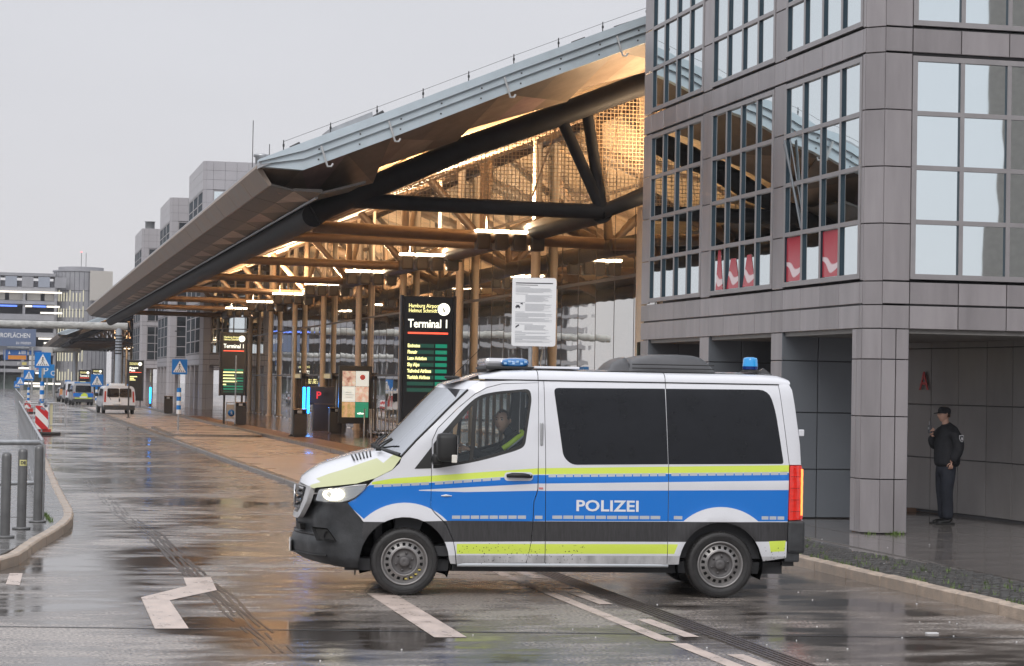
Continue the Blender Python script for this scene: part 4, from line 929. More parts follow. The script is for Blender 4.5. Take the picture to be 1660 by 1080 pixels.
for sgn in (-1, 1):
    mb = MB(); mb.tube([(-.05, sgn * Wside(-.02, 1.42), 1.415), (.11, sgn * Wside(.12, 1.59), 1.59), (.27, sgn * Wside(.28, 1.75), 1.75), (.44, sgn * Wside(.44, 1.925), 1.925), (.625, sgn * Wside(.62, 2.10), 2.105)], .012, 6); mb.build('windscreen_seal', M_RUB, van)
mb = MB(); mb.tube([(-.255 + .2 * t * t, y_, 1.468 - .05 * t * t) for y_, t in [(-.9 + .15 * q, abs(-.9 + .15 * q) / .9) for q in range(13)]], .028, 8); mb.build('scuttle', M_RUB, van)
# hood
def hrow(x_c, z_c, xe, ze, pw): return row(x_c, z_c, xe, ze, Wside(xe, ze) - .005, 17, pw)
hd = [hrow(-1.070, 1.112, -.93, 1.068, 3), hrow(-1.05, 1.160, -.90, 1.078, 3), hrow(-.985, 1.215, -.80, 1.092, 3), hrow(-.87, 1.292, -.655, 1.112, 3), hrow(-.72, 1.350, -.50, 1.132, 3.2), hrow(-.53, 1.415, -.315, 1.188, 3.4), hrow(-.38, 1.450, -.14, 1.277, 3.4), hrow(-.265, 1.468, -.052, 1.40, 3.4)]
hood = loft('bonnet', hd, M_VW)
me = hood.data; me.materials.append(M_VYEL2)
for p in me.polygons:                                                 # yellow band along the lower bonnet edge
    if abs(p.center.y) > .68 + .15 * (p.center.x + 1.0): p.material_index = 1
for sgn in (-1, 1):
    mb = MB(); mb.prism([(-.52, sgn * .30), (-.28, sgn * .36), (-.26, sgn * .62), (-.50, sgn * .56)], 0, .004, 'xy')
    vs2 = [Vector((x, y, 0)) for x, y in ((-.56, .42), (-.33, .46), (-.34, .66), (-.53, .60))]
    mb = MB()
    for q in range(6):
        t = q / 5; a = (-.54 + .19 * t, sgn * .44); b = (-.52 + .17 * t, sgn * .66)
        zf = lambda x, y: 1.415 + (x + .53) * .22 - .055 * (abs(y) / .92) ** 3 * 3.2
        mb.tube([(a[0], a[1], zf(*a) + .008), (b[0], b[1], zf(*b) + .008)], .009, 5)
    mb.build('bonnet_vent', M_RUB, van)
    mb = MB()
    for q in range(2):
        y0 = sgn * (.12 + q * .5); mb.tube([(-.27, y0, 1.475), (-.22, y0 + .25 * sgn, 1.53), (-.14, y0 + .5 * sgn if q == 0 else y0 + .30 * sgn, 1.585)], .010, 6); mb.lathe([(.0, 0), (.03, 0), (.03, .04), (0, .05)], 10, (-.27, y0, 1.455))
    mb.build('wiper', M_RUB, van)
mb = MB(); q = [(-.80, -.52, 0), (-.70, -.50, 0), (-.66, -.62, 0), (-.77, -.64, 0)]
# nose: grille, surround, badge, lights, bumper
def nose(y, z, bulge=0.):
    """front face x as a function of y and z"""
    t = abs(y); return -1.125 + .20 * (t / .93) ** 2.2 + max(0, z - .72) * .16 - bulge + .5 * max(0, t - .78)
def nose_patch(name, poly, m, parent=None, off=0., step=.05, thick=.03, **k):
    return cdt_patch(poly, [], [], step, lambda y, z, d: (nose(y, z) - off + d, y, z), [m] if not isinstance(m, list) else m, name, parent or van, thick=thick, **k)
GRO = round_poly([(-.74, 1.085, .03), (.74, 1.085, .03), (.70, .93, .1), (.52, .745, .08), (-.52, .745, .08), (-.70, .93, .1)], .03)
GRI = round_poly([(-.60, 1.075, .03), (.60, 1.075, .03), (.57, .95, .1), (.45, .80, .06), (-.45, .80, .06), (-.57, .95, .1)], .03)
grl = cdt_patch(GRO, [GRI], [], .06, lambda y, z, d: (nose(y, z) - .012 + d, y, z), [M_VLOW], 'grille_surround', van, thick=.05)
nose_patch('grille_back', GRI, M_RUB, grl, -.04, thick=.01)
for z in (.85, .92, .99, 1.05):
    mb = MB(); mb.tube([(nose(y, z) + .0, y, z) for y in [-.5 + .1 * q for q in range(11)]], .016, 6); mb.build('grille_bar', M_CHR if z > 1.02 else M_DARKMET, grl)
mb = MB(); c = (nose(0, .95) - .03, 0, .95); mb.tube([(c[0], .115 * math.cos(a * math.pi / 12), .95 + .115 * math.sin(a * math.pi / 12)) for a in range(25)], .012, 6)
for a in (90, 210, 330): mb.tube([c, (c[0], .11 * math.cos(R(a)), .95 + .11 * math.sin(R(a)))], [.016, .005], 6)
mb.build('star_badge', M_CHR, grl)
# bumper: lofted shell in dark plastic, from one wheel arch round the nose to the other
br = []
zb_ = [.275, .31, .36, .39, .42, .50, .56, .60, .66, .70, .78, .86, .94]
def bx(z):   # how far the centre line stands forward
    return lerp_prof([(.275, -.90), (.31, -1.02), (.36, -1.10), (.39, -1.135), (.42, -1.145), (.50, -1.145), (.56, -1.135), (.60, -1.10), (.66, -1.085), (.70, -1.085), (.78, -1.09), (.86, -1.06), (.94, -1.02)], z)
def bw(z): return lerp_prof([(.275, .93), (.36, .965), (.60, .985), (.94, .985)], z)
for z in zb_:
    r_ = []; xr = -.44 + (.0 if z < .6 else 0)
    # rear end follows the arch
    dz = z - .345; xe = -math.sqrt(max(.0, .455 ** 2 - dz * dz)) if abs(dz) < .455 else -.16
    if z > .745: xe = lerp_prof([(.745, -.41), (.80, -.47), (.94, -.59)], z)
    elif z > .62: xe = lerp_prof([(.62, -.372), (.70, -.395), (.745, -.41)], z)
    for q in range(25):
        t = -1 + q / 12; a = abs(t); y_ = (a / .62) * .60 * bw(z) / .985 if a < .62 else .60 * bw(z) / .985 + (bw(z) * 1.0 - .60 * bw(z) / .985) * math.sin((a - .62) / .38 * math.pi / 2)
        x_ = bx(z) + .16 * (a / .62) ** 2.2 if a < .62 else (bx(z) + .16) + (xe - (bx(z) + .16)) * (1 - math.cos((a - .62) / .38 * math.pi / 2)) 
        if a > .98: x_ = xe
        r_.append((x_, math.copysign(y_, t), z))
    br.append(r_)
bumper = loft('front_bumper', br, M_VGREY)
for sg in (-1, 1):                                                   # moulded lip, intake and skid line
    mb = MB(); R_ = br[7]; half = R_[:12] if sg < 0 else R_[13:][::-1]; mb.tube([(x - .012, y + sg * .006, z) for x, y, z in half[3:]], .014, 6); mb.build('bumper_lip', M_VGREY, bumper)
    R_ = br[3]; half = R_[:12] if sg < 0 else R_[13:][::-1]; mb = MB(); mb.tube([(x - .004, y + sg * .004, z) for x, y, z in half[2:]], .010, 6); mb.build('bumper_lip', M_RUB, bumper)
    mb = MB(); mb.add([(-1.10, sg * .35, .70), (-1.06, sg * .58, .69), (-1.055, sg * .52, .63), (-1.095, sg * .33, .63), (-1.05, sg * .35, .70), (-1.01, sg * .58, .69), (-1.005, sg * .52, .63), (-1.045, sg * .33, .63)], [(0, 1, 2, 3), (7, 6, 5, 4), (0, 4, 5, 1), (1, 5, 6, 2), (2, 6, 7, 3), (3, 7, 4, 0)]); mb.build('intake', M_RUB, bumper)
me = bumper.data
mb = MB(); mb.bbox((-1.155, -.26, .385), (-1.135, .26, .50), .006); mb.build('plate_holder', M_RUB, bumper)
mb = MB(); mb.bbox((-1.165, -.25, .392), (-1.155, .25, .495), .003); mb.build('number_plate', M_SIGNWHITE, bumper)
for sgn in (-1, 1):
    # fog lamp recess and lamp
    def fogp(y, z, d, s=sgn):
        a = y; ang = .3; return (-1.0 + (a - .55) * .88 + d * .4, s * (.70 + (a - .55) * .62 - 0), z)
    F_ = [(.555, .675), (.70, .670), (.80, .545), (.60, .550)]
    P3 = lambda u, z, o: (-.93 + u * .26 - o * .55, sgn * (.862 + u * .10 + o * .8), z)
    mb = MB(); q = [P3(0, .685, .035), P3(.62, .675, .03), P3(1.0, .54, .03), P3(.22, .545, .035)]; mb.add(q + [P3(.1, .665, .0), P3(.55, .66, .0), P3(.86, .555, .0), P3(.28, .56, .0)], [(0, 1, 5, 4), (1, 2, 6, 5), (2, 3, 7, 6), (3, 0, 4, 7), (4, 5, 6, 7)]); mb.build('fog_recess', M_RUB, bumper)
    mb = MB(); mb.lathe([(0, -.06), (.03, -.058), (.042, -.04), (.042, 0)], 14, (0, 0, 0), 'y'); o_ = mb.build('fog_lamp', mat('fog_lens', (.10, .10, .11), .12, .3), bumper, P3(.62, .60, .02)); o_.scale = (1, -sgn * -1, 1)
    # headlight
    H = round_poly([(-.930, .935, .02), (-.895, 1.066, .03), (-.62, 1.10, .3), (-.385, 1.132, .015), (-.40, 1.085, .03), (-.50, .985, .15), (-.60, .938, .1), (-.74, .912, .1)], .02)
    def hp(x, z, d, s=sgn):
        w_ = Wside(x, z) * 1.0; return (x - .02 * 0, s * (w_ + .012 - d), z)
    hl = cdt_patch(H, [], [], .04, hp, [glassy('headlight_cover', (.9, .9, .92), .42, .03, (.93, .95, .97)) if sgn < 0 else bpy.data.materials['headlight_cover']], 'headlight', van)
    H2 = [( (x + .62) * .93 - .62, (z - 1.02) * .88 + 1.02) for x, z in H]
    cdt_patch(H2, [], [], .05, lambda x, z, d, s=sgn: (x, s * (Wside(x, z) - .035), z), [mat('headlight_reflector', (.62, .64, .66), .25, .6)], 'reflector', hl)
    mb = MB(); mb.lathe([(0, -.02), (.075, -.018), (.095, 0), (.10, .01)], 20, (0, 0, 0), 'y'); o_ = mb.build('lamp_bulb', glow('headlight_glow', (1, .88, .62), 7.), hl, (-.735, sgn * (Wside(-.735, 1.0) - .012), 1.015)); o_.rotation_euler = (0, 0, sgn * R(28)); o_.scale = (1.1, -sgn * -1 if sgn < 0 else -1, .62)
    mb = MB(); mb.tube([(x, sgn * (Wside(x, z) + .006), z) for x, z in ((-.84, 1.048), (-.72, 1.075), (-.62, 1.092), (-.5, 1.112), (-.40, 1.122))], .008, 6); mb.build('light_strip', mat('lamp_strip', (.8, .8, .8), .2), hl)
# rear: doors, lights, bumper
rr = [row(4.035 + .02, 2.21, 3.995, 2.19, .80), row(4.075, 2.0, 4.048, 2.0, .86), row(4.115, 1.6, 4.097, 1.6, .92), row(4.135, 1.2, 4.11, 1.2, .945), row(4.14, .80, 4.11, .80, .95)]
loft('rear_doors', rr, M_VW)
rp = [row(4.052, 2.02, 4.052, 2.02, .70), row(4.10, 1.70, 4.10, 1.70, .74), row(4.125, 1.42, 4.125, 1.42, .76)]
loft('rear_window', [[(x + .012, y, z) for x, y, z in r] for r in rp], M_VGLS)
mb = MB(); mb.bbox((3.965, -.985, .47), (4.15, .985, .81), .03); mb.bbox((3.94, -.955, .375), (4.10, .955, .50), .02); mb.build('rear_bumper', M_VGREY, van)
mb = MB(); mb.box((3.93, -.90, .33), (4.05, .90, .38)); mb.tube([(3.7, .4, .36), (4.2, .4, .36)], .03, 8); mb.build('rear_step', M_RUB, van)
for sgn in (-1, 1):
    T_ = round_poly([(3.982, 1.376, .01), (4.122, 1.378, .02), (4.138, .818, .02), (3.970, .812, .01)], .01)
    tl = cdt_patch(T_, [], [], .05, lambda x, z, d, s=sgn: (x, s * (Wside(min(x, 4.06), z) + .010 - max(0, x - 4.06) * .9 - d), z), [mat('tail_red', (.45, .008, .006), .12, coat=1, var=.25, vscale=9, stretch=(1, 1, 3), emit=(1, .03, .01), estr=.28)], 'tail_light', van, thick=.04)
    mb = MB(); mb.tube([(4.118 + .002 * q % .004, sgn * (Wside(4.05, .9) - .035), .86 + q * .048) for q in range(11)], .011, 6); mb.build('light_edge', glow('tail_amber', (1, .22, .05), 3.2), tl)
    for z0 in (.90, 1.02, 1.14, 1.26):
        mb = MB(); mb.box((3.992, sgn * (Wside(4.0, z0) + .0108), z0), (4.09, sgn * (Wside(4.0, z0) + .013), z0 + .006)); mb.build('lens_rib', mat('tail_rib', (.28, .005, .005), .2), tl)
    for z0 in (1.68, .74): mb = MB(); mb.bbox((4.09, sgn * .86 - .02, z0), (4.15, sgn * .86 + .02, z0 + .07), .01); mb.build('hinge', M_VW, van)
    # sill line, mudflap, underbody
    mb = MB(); mb.tube([(.54, sgn * .945, .318), (2.72, sgn * .945, .330)], .022, 8); mb.build('sill', M_VSIL, van)
    mb = MB(); mb.box((.49, sgn * .93, .20 + .05), (.51, sgn * .70, .40)); mb.box((-.50, sgn * .80, .19), (-.485, sgn * .72, .32)); mb.build('mud_flap', M_RUB, van)
ub = MB(); ub.box((-.6, -.80, .24), (3.95, .80, .36)); ub.build('underbody', M_INT, van)
sh = MB(); sh.box((1.55, -.84, .40), (4.0, .84, 2.14)); sh.build('cabin_lining', M_INT, van)
for cx, rr_ in ((0, .455), (3.262, .435)):                            # wheel housings
    for sgn in (-1, 1):
        mb = MB(); A_ = arc(cx, .345, rr_ + .012, 200, -20, 20); mb.add([(x, sgn * .97, z) for x, z in A_] + [(x, sgn * .58, z) for x, z in A_] + [(cx, sgn * .58, .3)], [(i, i + 1, 22 + i, 21 + i) for i in range(20)] + [(21 + i, 22 + i, 42) for i in range(20)], smooth=False); mb.build('wheel_housing', mat('housing_black', (.004, .004, .004), 1., spec=0), van)
# cab: dashboard, wheel, seats
mb = MB(); mb.bbox((-.30, -.70, .45), (-.22, .70, 1.30), .02); mb.prism([(-.10, 1.385), (.28, 1.30), (.34, 1.15), (.10, .50), (-.10, .50)], -.84, .84, 'xz'); mb.build('dashboard', M_INT, van)
mb = MB(); mb.box((-.28, -.90, .40), (1.55, .90, .50)); mb.build('cab_floor', M_INT, van)
sw = MB(); c = Vector((.50, -.42, 1.42)); ax = Vector((.80, 0, .60)); u_ = Vector((0, 1, 0)); v_ = ax.cross(u_)
sw.tube([c + .205 * (math.cos(a * math.pi / 14) * u_ + math.sin(a * math.pi / 14) * v_) for a in range(29)], .017, 8, cap=False)
for a in (180, 0, 270): sw.tube([c, c + .2 * (math.cos(R(a)) * u_ + math.sin(R(a)) * v_)], .02, 6)
sw.tube([c, c - ax * .25], .035, 8); sw.build('steering_wheel', M_RUB, van)
for y0 in (-.42, .42):
    mb = MB(); mb.bbox((.78, y0 - .26, .92), (1.32, y0 + .26, 1.10), .05); mb.prism([(1.20, 1.0), (1.38, 1.0), (1.50, 1.70), (1.38, 1.70)], y0 - .25, y0 + .25, 'xz'); mb.bbox((1.36, y0 - .14, 1.70), (1.48, y0 + .14, 1.92), .03); mb.build('seat', mat('seat_cloth', (.04, .042, .05), .8), van)
# mirror
for sgn in (-1, 1):
    mb = MB(); mb.bbox((.30, sgn * .99, 1.375), (.50, sgn * 1.22, 1.66), .05); mb.bbox((.262, sgn * .90, 1.335), (.36, sgn * 1.08, 1.45), .03); mr = mb.build('wing_mirror', M_RUB, van)
    for p in mr.data.polygons: p.use_smooth = True
    mb = MB(); mb.box((.503, sgn * 1.01, 1.40), (.507, sgn * 1.20, 1.64)); mb.build('mirror_glass', M_CHR, mr)
    mb = MB(); mb.bbox((.445, sgn * 1.19, 1.365), (.50, sgn * 1.232, 1.445), .008); mb.build('indicator_lens', mat('indicator', (.75, .72, .66), .2), mr)
# door handle, grab rail, labels
def on_side(x, z, o): return (x, -(Wside(x, z) + o), z)
mb = MB(); q = round_poly([(1.005, 1.18), (1.005, 1.268), (1.30, 1.272), (1.30, 1.185)], .042, 6)
hr = cdt_patch(q, [], [], .05, lambda x, z, d: (x, -(Wside(x, z) + .003 - d), z), [M_VW], 'handle_recess', van, thick=.01)
mb = MB(); mb.tube([(1.03, -1.012, 1.232), (1.08, -1.036, 1.240), (1.18, -1.040, 1.240), (1.25, -1.030, 1.236), (1.283, -1.010, 1.230)], [.018, .026, .026, .025, .018], 10); mb.build('door_handle', M_RUB, van)
mb = MB(); mb.bbox((1.175, -1.046, 1.236), (1.278, -1.02, 1.262), .008); mb.build('handle_cover', M_VSIL, van)
mb = MB(); mb.bbox((1.372, -.965, 1.545), (1.400, -.925, 1.78), .008); mb.build('grab_rail', M_GALV, van)
mb = MB(); mb.box((1.362, -.9965, 1.10), (1.405, -.990, 1.118)); mb.build('warning_label', mat('label_red', (.6, .2, .2), .4), van)
mb = MB(); mb.tube([on_side(.36, 1.02, .004), on_side(.41, 1.025, .012), on_side(.47, 1.02, .004)], [.004, .012, .004], 6); mb.build('side_repeater', M_SIGNWHITE, van)
# lettering, bent onto the side panel
lo = text('lettering', 'POLIZEI', .150, mat('lettering_silver', (.74, .76, .80), .35), van, (0, 0, 0), (0, 0, 0), .001, .0035, 1.02)
xs_ = [v.co.x for v in lo.data.vertices]; w_ = max(xs_) - min(xs_); x0 = min(xs_); hh = max(v.co.y for v in lo.data.vertices)
for v in lo.data.vertices:
    X_ = 1.752 + (v.co.x - x0) / w_ * .645; Z_ = .884 + v.co.y / hh * .112; v.co = (X_, -(Wside(X_, Z_) + .003 + v.co.z), Z_)
# roof gear: light bar, air conditioner, rear beacon, hatch, antenna
M_BLG = mat('beacon_blue', (.005, .13, .36), .10, coat=1, emit=(.0, .2, .6), estr=.10, spec=.8)
mb = MB(); mb.bbox((.83, -.60, 2.325), (1.33, .62, 2.355), .01); mb.build('light_bar_base', M_RUB, van)
lb = MB()
def capsule(mb, y0, y1, x0, x1, z0, z1):
    n = 16; rows = []; cx, cz = (x0 + x1) / 2, (z0 + z1) / 2; rx_, rz_ = (x1 - x0) / 2, (z1 - z0) / 2
    for y, s in ((y0, .0), (y0 + .01, .55), (y0 + .04, .85), (y0 + .10, 1), (y1 - .10, 1), (y1 - .04, .85), (y1 - .01, .55), (y1, 0)): rows.append([(cx + rx_ * s * math.copysign(abs(math.cos(2 * math.pi * k / n)) ** .7, math.cos(2 * math.pi * k / n)), y, cz + rz_ * s * math.copysign(abs(math.sin(2 * math.pi * k / n)) ** .8, math.sin(2 * math.pi * k / n))) for k in range(n)])
    vs = [p for r in rows for p in r]; mb.add(vs, [(i * n + k, i * n + (k + 1) % n, (i + 1) * n + (k + 1) % n, (i + 1) * n + k) for i in range(7) for k in range(n)], smooth=True)
capsule(lb, -.62, -.20, 1.00, 1.29, 2.345, 2.445); lb.build('blue_light', M_BLG, van)
lb = MB(); capsule(lb, .22, .64, .93, 1.22, 2.345, 2.445); lb.build('blue_light', M_BLG, van)
lb = MB(); lb.bbox((.84, -.42, 2.350), (1.10, .46, 2.440), .035); lb.build('bar_centre', mat('bar_silver', (.55, .55, .57), .22, .6), van)
mb = MB()
for q in range(6): mb.box((1.02 + q * .042, -.622 + 0, 2.375 + (q % 2) * .02), (1.045 + q * .042, -.55, 2.395 + (q % 2) * .02))
mb.build('led_row', mat('led_pale', (.35, .55, .75), .3), van)
mb = MB(); mb.bbox((1.34, -.55, 2.338), (1.82, .50, 2.362), .008); mb.build('roof_hatch', M_VW, van)
ac = []
def acrow(x, zt, w_, zb=2.325):
    return [(x, y * w_, zb + (zt - zb) * (1 - abs(y) ** 5)) for y in [-1 + q / 8 for q in range(17)]]
ac1 = loft('aircon_front', [acrow(2.13, 2.33, .52), acrow(2.16, 2.375, .54), acrow(2.20, 2.42, .56), acrow(2.27, 2.46, .58), acrow(2.34, 2.478, .58), acrow(2.36, 2.44, .56), acrow(2.36, 2.33, .56)], mat('aircon_plastic', (.055, .055, .058), .38, var=.2, vscale=3))
ac2 = loft('aircon_cover', [acrow(2.31, 2.33, .60), acrow(2.34, 2.40, .61), acrow(2.38, 2.445, .63), acrow(2.46, 2.485, .65), acrow(2.60, 2.512, .66), acrow(2.90, 2.516, .66), acrow(3.06, 2.508, .65), acrow(3.14, 2.49, .64), acrow(3.20, 2.45, .62), acrow(3.25, 2.38, .60), acrow(3.27, 2.33, .60)], MATS['aircon_plastic'])
for z in (2.36, 2.40): mb = MB(); mb.tube([(2.36, -.655, z), (3.23, -.655, z)], .006, 5); mb.build('aircon_rib', M_RUB, van)
mb = MB(); mb.lathe([(0, 2.335), (.105, 2.335), (.105, 2.352), (.075, 2.36), (.075, 2.375)], 24, (3.665, -.42, 0)); bb = mb.build('beacon_base', M_RUB, van)
mb = MB(); mb.lathe([(.080, 2.37), (.082, 2.40), (.082, 2.403)], 24, (3.665, -.42, 0)); mb.build('beacon_ring', mat('beacon_dark', (.0, .02, .14), .2), bb)
mb = MB(); mb.lathe([(.082, 2.403), (.080, 2.42), (.076, 2.475), (.070, 2.492), (.03, 2.500), (0, 2.501)], 24, (3.665, -.42, 0)); mb.build('blue_light', mat('beacon_blue_bright', (.01, .24, .55), .12, coat=1, emit=(.0, .3, .7), estr=.22), bb)
mb = MB(); mb.prism([(3.74, 2.33), (3.84, 2.385), (3.90, 2.34), (3.96, 2.30)], -.30, -.22, 'xz'); mb.build('shark_fin', MATS['aircon_plastic'], van)
mb = MB(); mb.tube([(.52, -.05, 2.235), (.83, -.05, 2.55)], [.005, .002], 5); mb.bbox((.44, -.09, 2.215), (.60, -.01, 2.245), .012); mb.build('antenna', M_RUB, van)
# wheels: tyre, slotted steel rim, hub
def wheel(x, y, sgn, steer=0.):
    t = MB(); t.lathe([(.232, -.10), (.262, -.112), (.30, -.118), (.325, -.112), (.340, -.095), (.345, -.06), (.345, .06), (.340, .095), (.325, .112), (.30, .118), (.232, .10)], 56, axis='y')
    for q in range(72):
        a = 2 * math.pi * q / 72
        for s in (-1, 1): t.tube([(.331 * math.cos(a), s * .111, .331 * math.sin(a)), (.347 * math.cos(a + .02), s * .085, .347 * math.sin(a + .02))], .005, 4)
    to = t.build('wheel', M_TYRE, van, (x, y, .345), rot=(0, 0, steer))
    for q in range(2): m3 = MB(); m3.tube([(.288 * math.cos(a * math.pi / 24), -sgn * -1 * .1185 * 1, .288 * math.sin(a * math.pi / 24)) for a in range(49)], .0016, 4, cap=False)
    m3.build('sidewall_line', M_RUB, to)
    s = sgn
    r = MB(); n = 16; prof = [(.236, .085 * s), (.240, .112 * s), (.232, .116 * s), (.222, .110 * s), (.216, .085 * s), (.205, .070 * s)]
    r.lathe(prof, 48, axis='y')
    # slotted ring
    ns = 18; r0, r1, r2, r3 = .205, .192, .160, .148; k6 = ns * 6
    vs = []; fs = []
    for a in range(k6):
        an = 2 * math.pi * a / k6
        for rr_, dd in ((r0, .070), (r1, .074), (r2, .092), (r3, .098)): vs.append((rr_ * math.cos(an), dd * s, rr_ * math.sin(an)))
    for a in range(k6):
        b = (a + 1) % k6
        fs.append((a * 4, b * 4, b * 4 + 1, a * 4 + 1)); fs.append((a * 4 + 2, b * 4 + 2, b * 4 + 3, a * 4 + 3))
        if a % 6 in (0, 1, 5): fs.append((a * 4 + 1, b * 4 + 1, b * 4 + 2, a * 4 + 2))
    r.add(vs, fs); r.lathe([(.148, .098 * s), (.143, .108 * s), (.136, .108 * s), (.130, .096 * s)], 40, axis='y')
    r.build('rim', M_RIM, to)
    h = MB(); h.lathe([(.131, .097 * s), (.118, .080 * s), (.105, .078 * s), (.060, .082 * s), (.052, .105 * s), (.046, .112 * s), (.018, .112 * s), (0, .108 * s)], 32, axis='y')
    for q in range(6): a = 2 * math.pi * q / 6 + .3; h.lathe([(.013, .078 * s), (.013, .094 * s), (0, .096 * s)], 8, (.088 * math.cos(a), 0, .088 * math.sin(a)), 'y')
    h.build('hub', M_RIM2, to)
    b = MB(); b.lathe([(.20, .03 * s), (.0, .03 * s)], 24, axis='y'); b.build('brake_disc', M_RUB, to)
    if s < 0 and x < 1:
        w_ = MB()
        for q in range(4): a = -1.45 + q * .32 ; w_.bbox((.176 * math.cos(a) - .014, .088 * s - .002, .176 * math.sin(a) - .008), (.176 * math.cos(a) + .014, .088 * s + .002, .176 * math.sin(a) + .008), .002)
        w_.build('balance_weight', mat('weight_yellow', (.55, .45, .12), .4), to)
    return to
for x in (0, 3.262): wheel(x, -.865, -1); wheel(x, .865, 1)
# mud splashes on the lower door
sp = MB(); rs = random.Random(3)
for _ in range(150):
    x = rs.uniform(.55, 1.9) if rs.random() < .85 else rs.uniform(3.7, 3.94); z = rs.uniform(.34, .56) - .02; s_ = rs.uniform(.002, .006); y_ = -(Wside(x, z) + .0025)
    sp.add([(x - s_, y_, z), (x, y_, z - s_ * 1.4), (x + s_, y_, z), (x, y_, z + s_)], [(0, 1, 2, 3)])
sp.build('mud_spots', mat('mud', (.03, .025, .02), .7), van, kind='stuff')
# ================================================================= PEOPLE
M_SKIN = mat('skin', (.60, .36, .27), .5, var=.08, vscale=12)
M_UNI = mat('uniform_black', (.012, .013, .017), .75, var=.35, vscale=14, bump=.5, bscale=22)
M_TROU = mat('trousers_navy', (.012, .015, .024), .8, var=.35, vscale=9, bump=.5, bscale=14)
M_BOOT = mat('boot_leather', (.01, .01, .01), .35)
M_HAIR = mat('hair_brown', (.07, .045, .03), .8)
M_HIVIS = mat('hivis_yellow', (.55, .75, .05), .5, emit=(.5, .8, .05), estr=.03)
def skinned(name, chains, m, parent, root_i=0, sub=2, loc=(0, 0, 0)):
    """chains: list of point lists (x, y, z, rx, ry); a shared point joins chains into one surface"""
    idx = {}; vs = []; rad = []; es = []
    for ch in chains:
        prev = None
        for p in ch:
            k = tuple(round(c, 4) for c in p[:3])
            if k not in idx: idx[k] = len(vs); vs.append(p[:3]); rad.append((p[3], p[4] if len(p) > 4 else p[3]))
            if prev is not None: es.append((prev, idx[k]))
            prev = idx[k]
    me = bpy.data.meshes.new(name); me.from_pydata(vs, es, []); o = link(name, me, parent, loc)
    o.modifiers.new('skin', 'SKIN'); sm = o.modifiers.new('sub', 'SUBSURF'); sm.levels = sub; sm.render_levels = sub
    for i, v in enumerate(me.skin_vertices[0].data): v.radius = rad[i]; v.use_root = (i == root_i)
    me.materials.append(m)
    dg = bpy.context.evaluated_depsgraph_get(); dg.update(); m2 = bpy.data.meshes.new_from_object(o.evaluated_get(dg)); o.modifiers.clear(); o.data = m2
    for p in m2.polygons: p.use_smooth = True
    m2.materials.clear(); m2.materials.append(m)
    return o
def head(parent, c, yaw=0., pitch=0., s=1., hair=True, beard=False, name='head'):
    """face looks along -x"""
    bm = bmesh.new(); bmesh.ops.create_icosphere(bm, subdivisions=4, radius=1)
    for v in bm.verts:
        x, y, z = v.co; fx = max(0, -x)
        X = x * .098; Y = y * .076; Z = z * .122
        if z < -.1: k = min(1, (-.1 - z) / .9); Y *= 1 - .32 * k; X *= (1 - .12 * k) if x < 0 else (1 - .45 * k)
        if fx > .5:
            n = math.exp(-(y / .17) ** 2) * math.exp(-((z + .12) / .22) ** 2); X -= .024 * n * (1.15 if z < -.1 else .8)
            e_ = math.exp(-((abs(y) - .36) / .16) ** 2) * math.exp(-((z - .10) / .11) ** 2); X += .010 * e_
            b_ = math.exp(-((z - .27) / .10) ** 2) * math.exp(-(y / .6) ** 2); X -= .005 * b_
            l_ = math.exp(-((z + .48) / .07) ** 2) * math.exp(-(y / .28) ** 2); X -= .006 * l_
            ch = math.exp(-((z + .82) / .16) ** 2) * math.exp(-(y / .35) ** 2); X -= .010 * ch
        v.co = (X, Y, Z)
    me = bpy.data.meshes.new(name); bm.to_mesh(me); bm.free()
    for p in me.polygons: p.use_smooth = True
    me.materials.append(M_SKIN); o = link(name, me, parent, c, (0, pitch, yaw), (s, s, s))
    for sg in (-1, 1):
        mb = MB(); mb.lathe([(0, -.006), (.010, -.004), (.013, .002), (0, .006)], 10, (-.083, sg * .029, .014), 'x'); mb.build('eye', mat('eye_white', (.38, .34, .32), .4), o)
        mb = MB(); mb.lathe([(0, -.008), (.006, -.0065), (0, -.004)], 8, (-.083, sg * .029, .014), 'x'); mb.build('iris', mat('iris', (.05, .07, .09), .2), o)
        mb = MB(); mb.tube([(-.088, sg * .045, .030), (-.096, sg * .030, .036), (-.097, sg * .014, .033)], [.002, .004, .003], 6); mb.build('eyebrow', M_HAIR, o)
        mb = MB(); mb.tube([(.005, sg * .076, .030), (.014, sg * .086, .022), (.014, sg * .086, -.005), (.0, sg * .076, -.026)], [.006, .010, .010, .006], 8); mb.build('ear', M_SKIN, o)
    mb = MB(); mb.tube([(-.098, -.024, -.058), (-.105, 0, -.056), (-.098, .024, -.058)], [.002, .0045, .002], 6); mb.build('mouth', mat('lips', (.36, .13, .10), .5), o)
    if hair:
        bm = bmesh.new(); bmesh.ops.create_icosphere(bm, subdivisions=4, radius=1)
        dead = [v for v in bm.verts if (v.co.x < -.45 and v.co.z < .62 + .1 * abs(v.co.y)) or v.co.z < (-.35 if v.co.x > .2 else .12 - v.co.x * -.2)]
        bmesh.ops.delete(bm, geom=dead, context='VERTS')
        for v in bm.verts: n_ = 1 + .02 * math.sin(v.co.y * 31) * math.cos(v.co.x * 27); v.co = (v.co.x * .103 * n_, v.co.y * .081 * n_, v.co.z * .128 * n_)
        me = bpy.data.meshes.new('hair'); bm.to_mesh(me); bm.free(); me.materials.append(M_HAIR); link('hair', me, o)
    return o
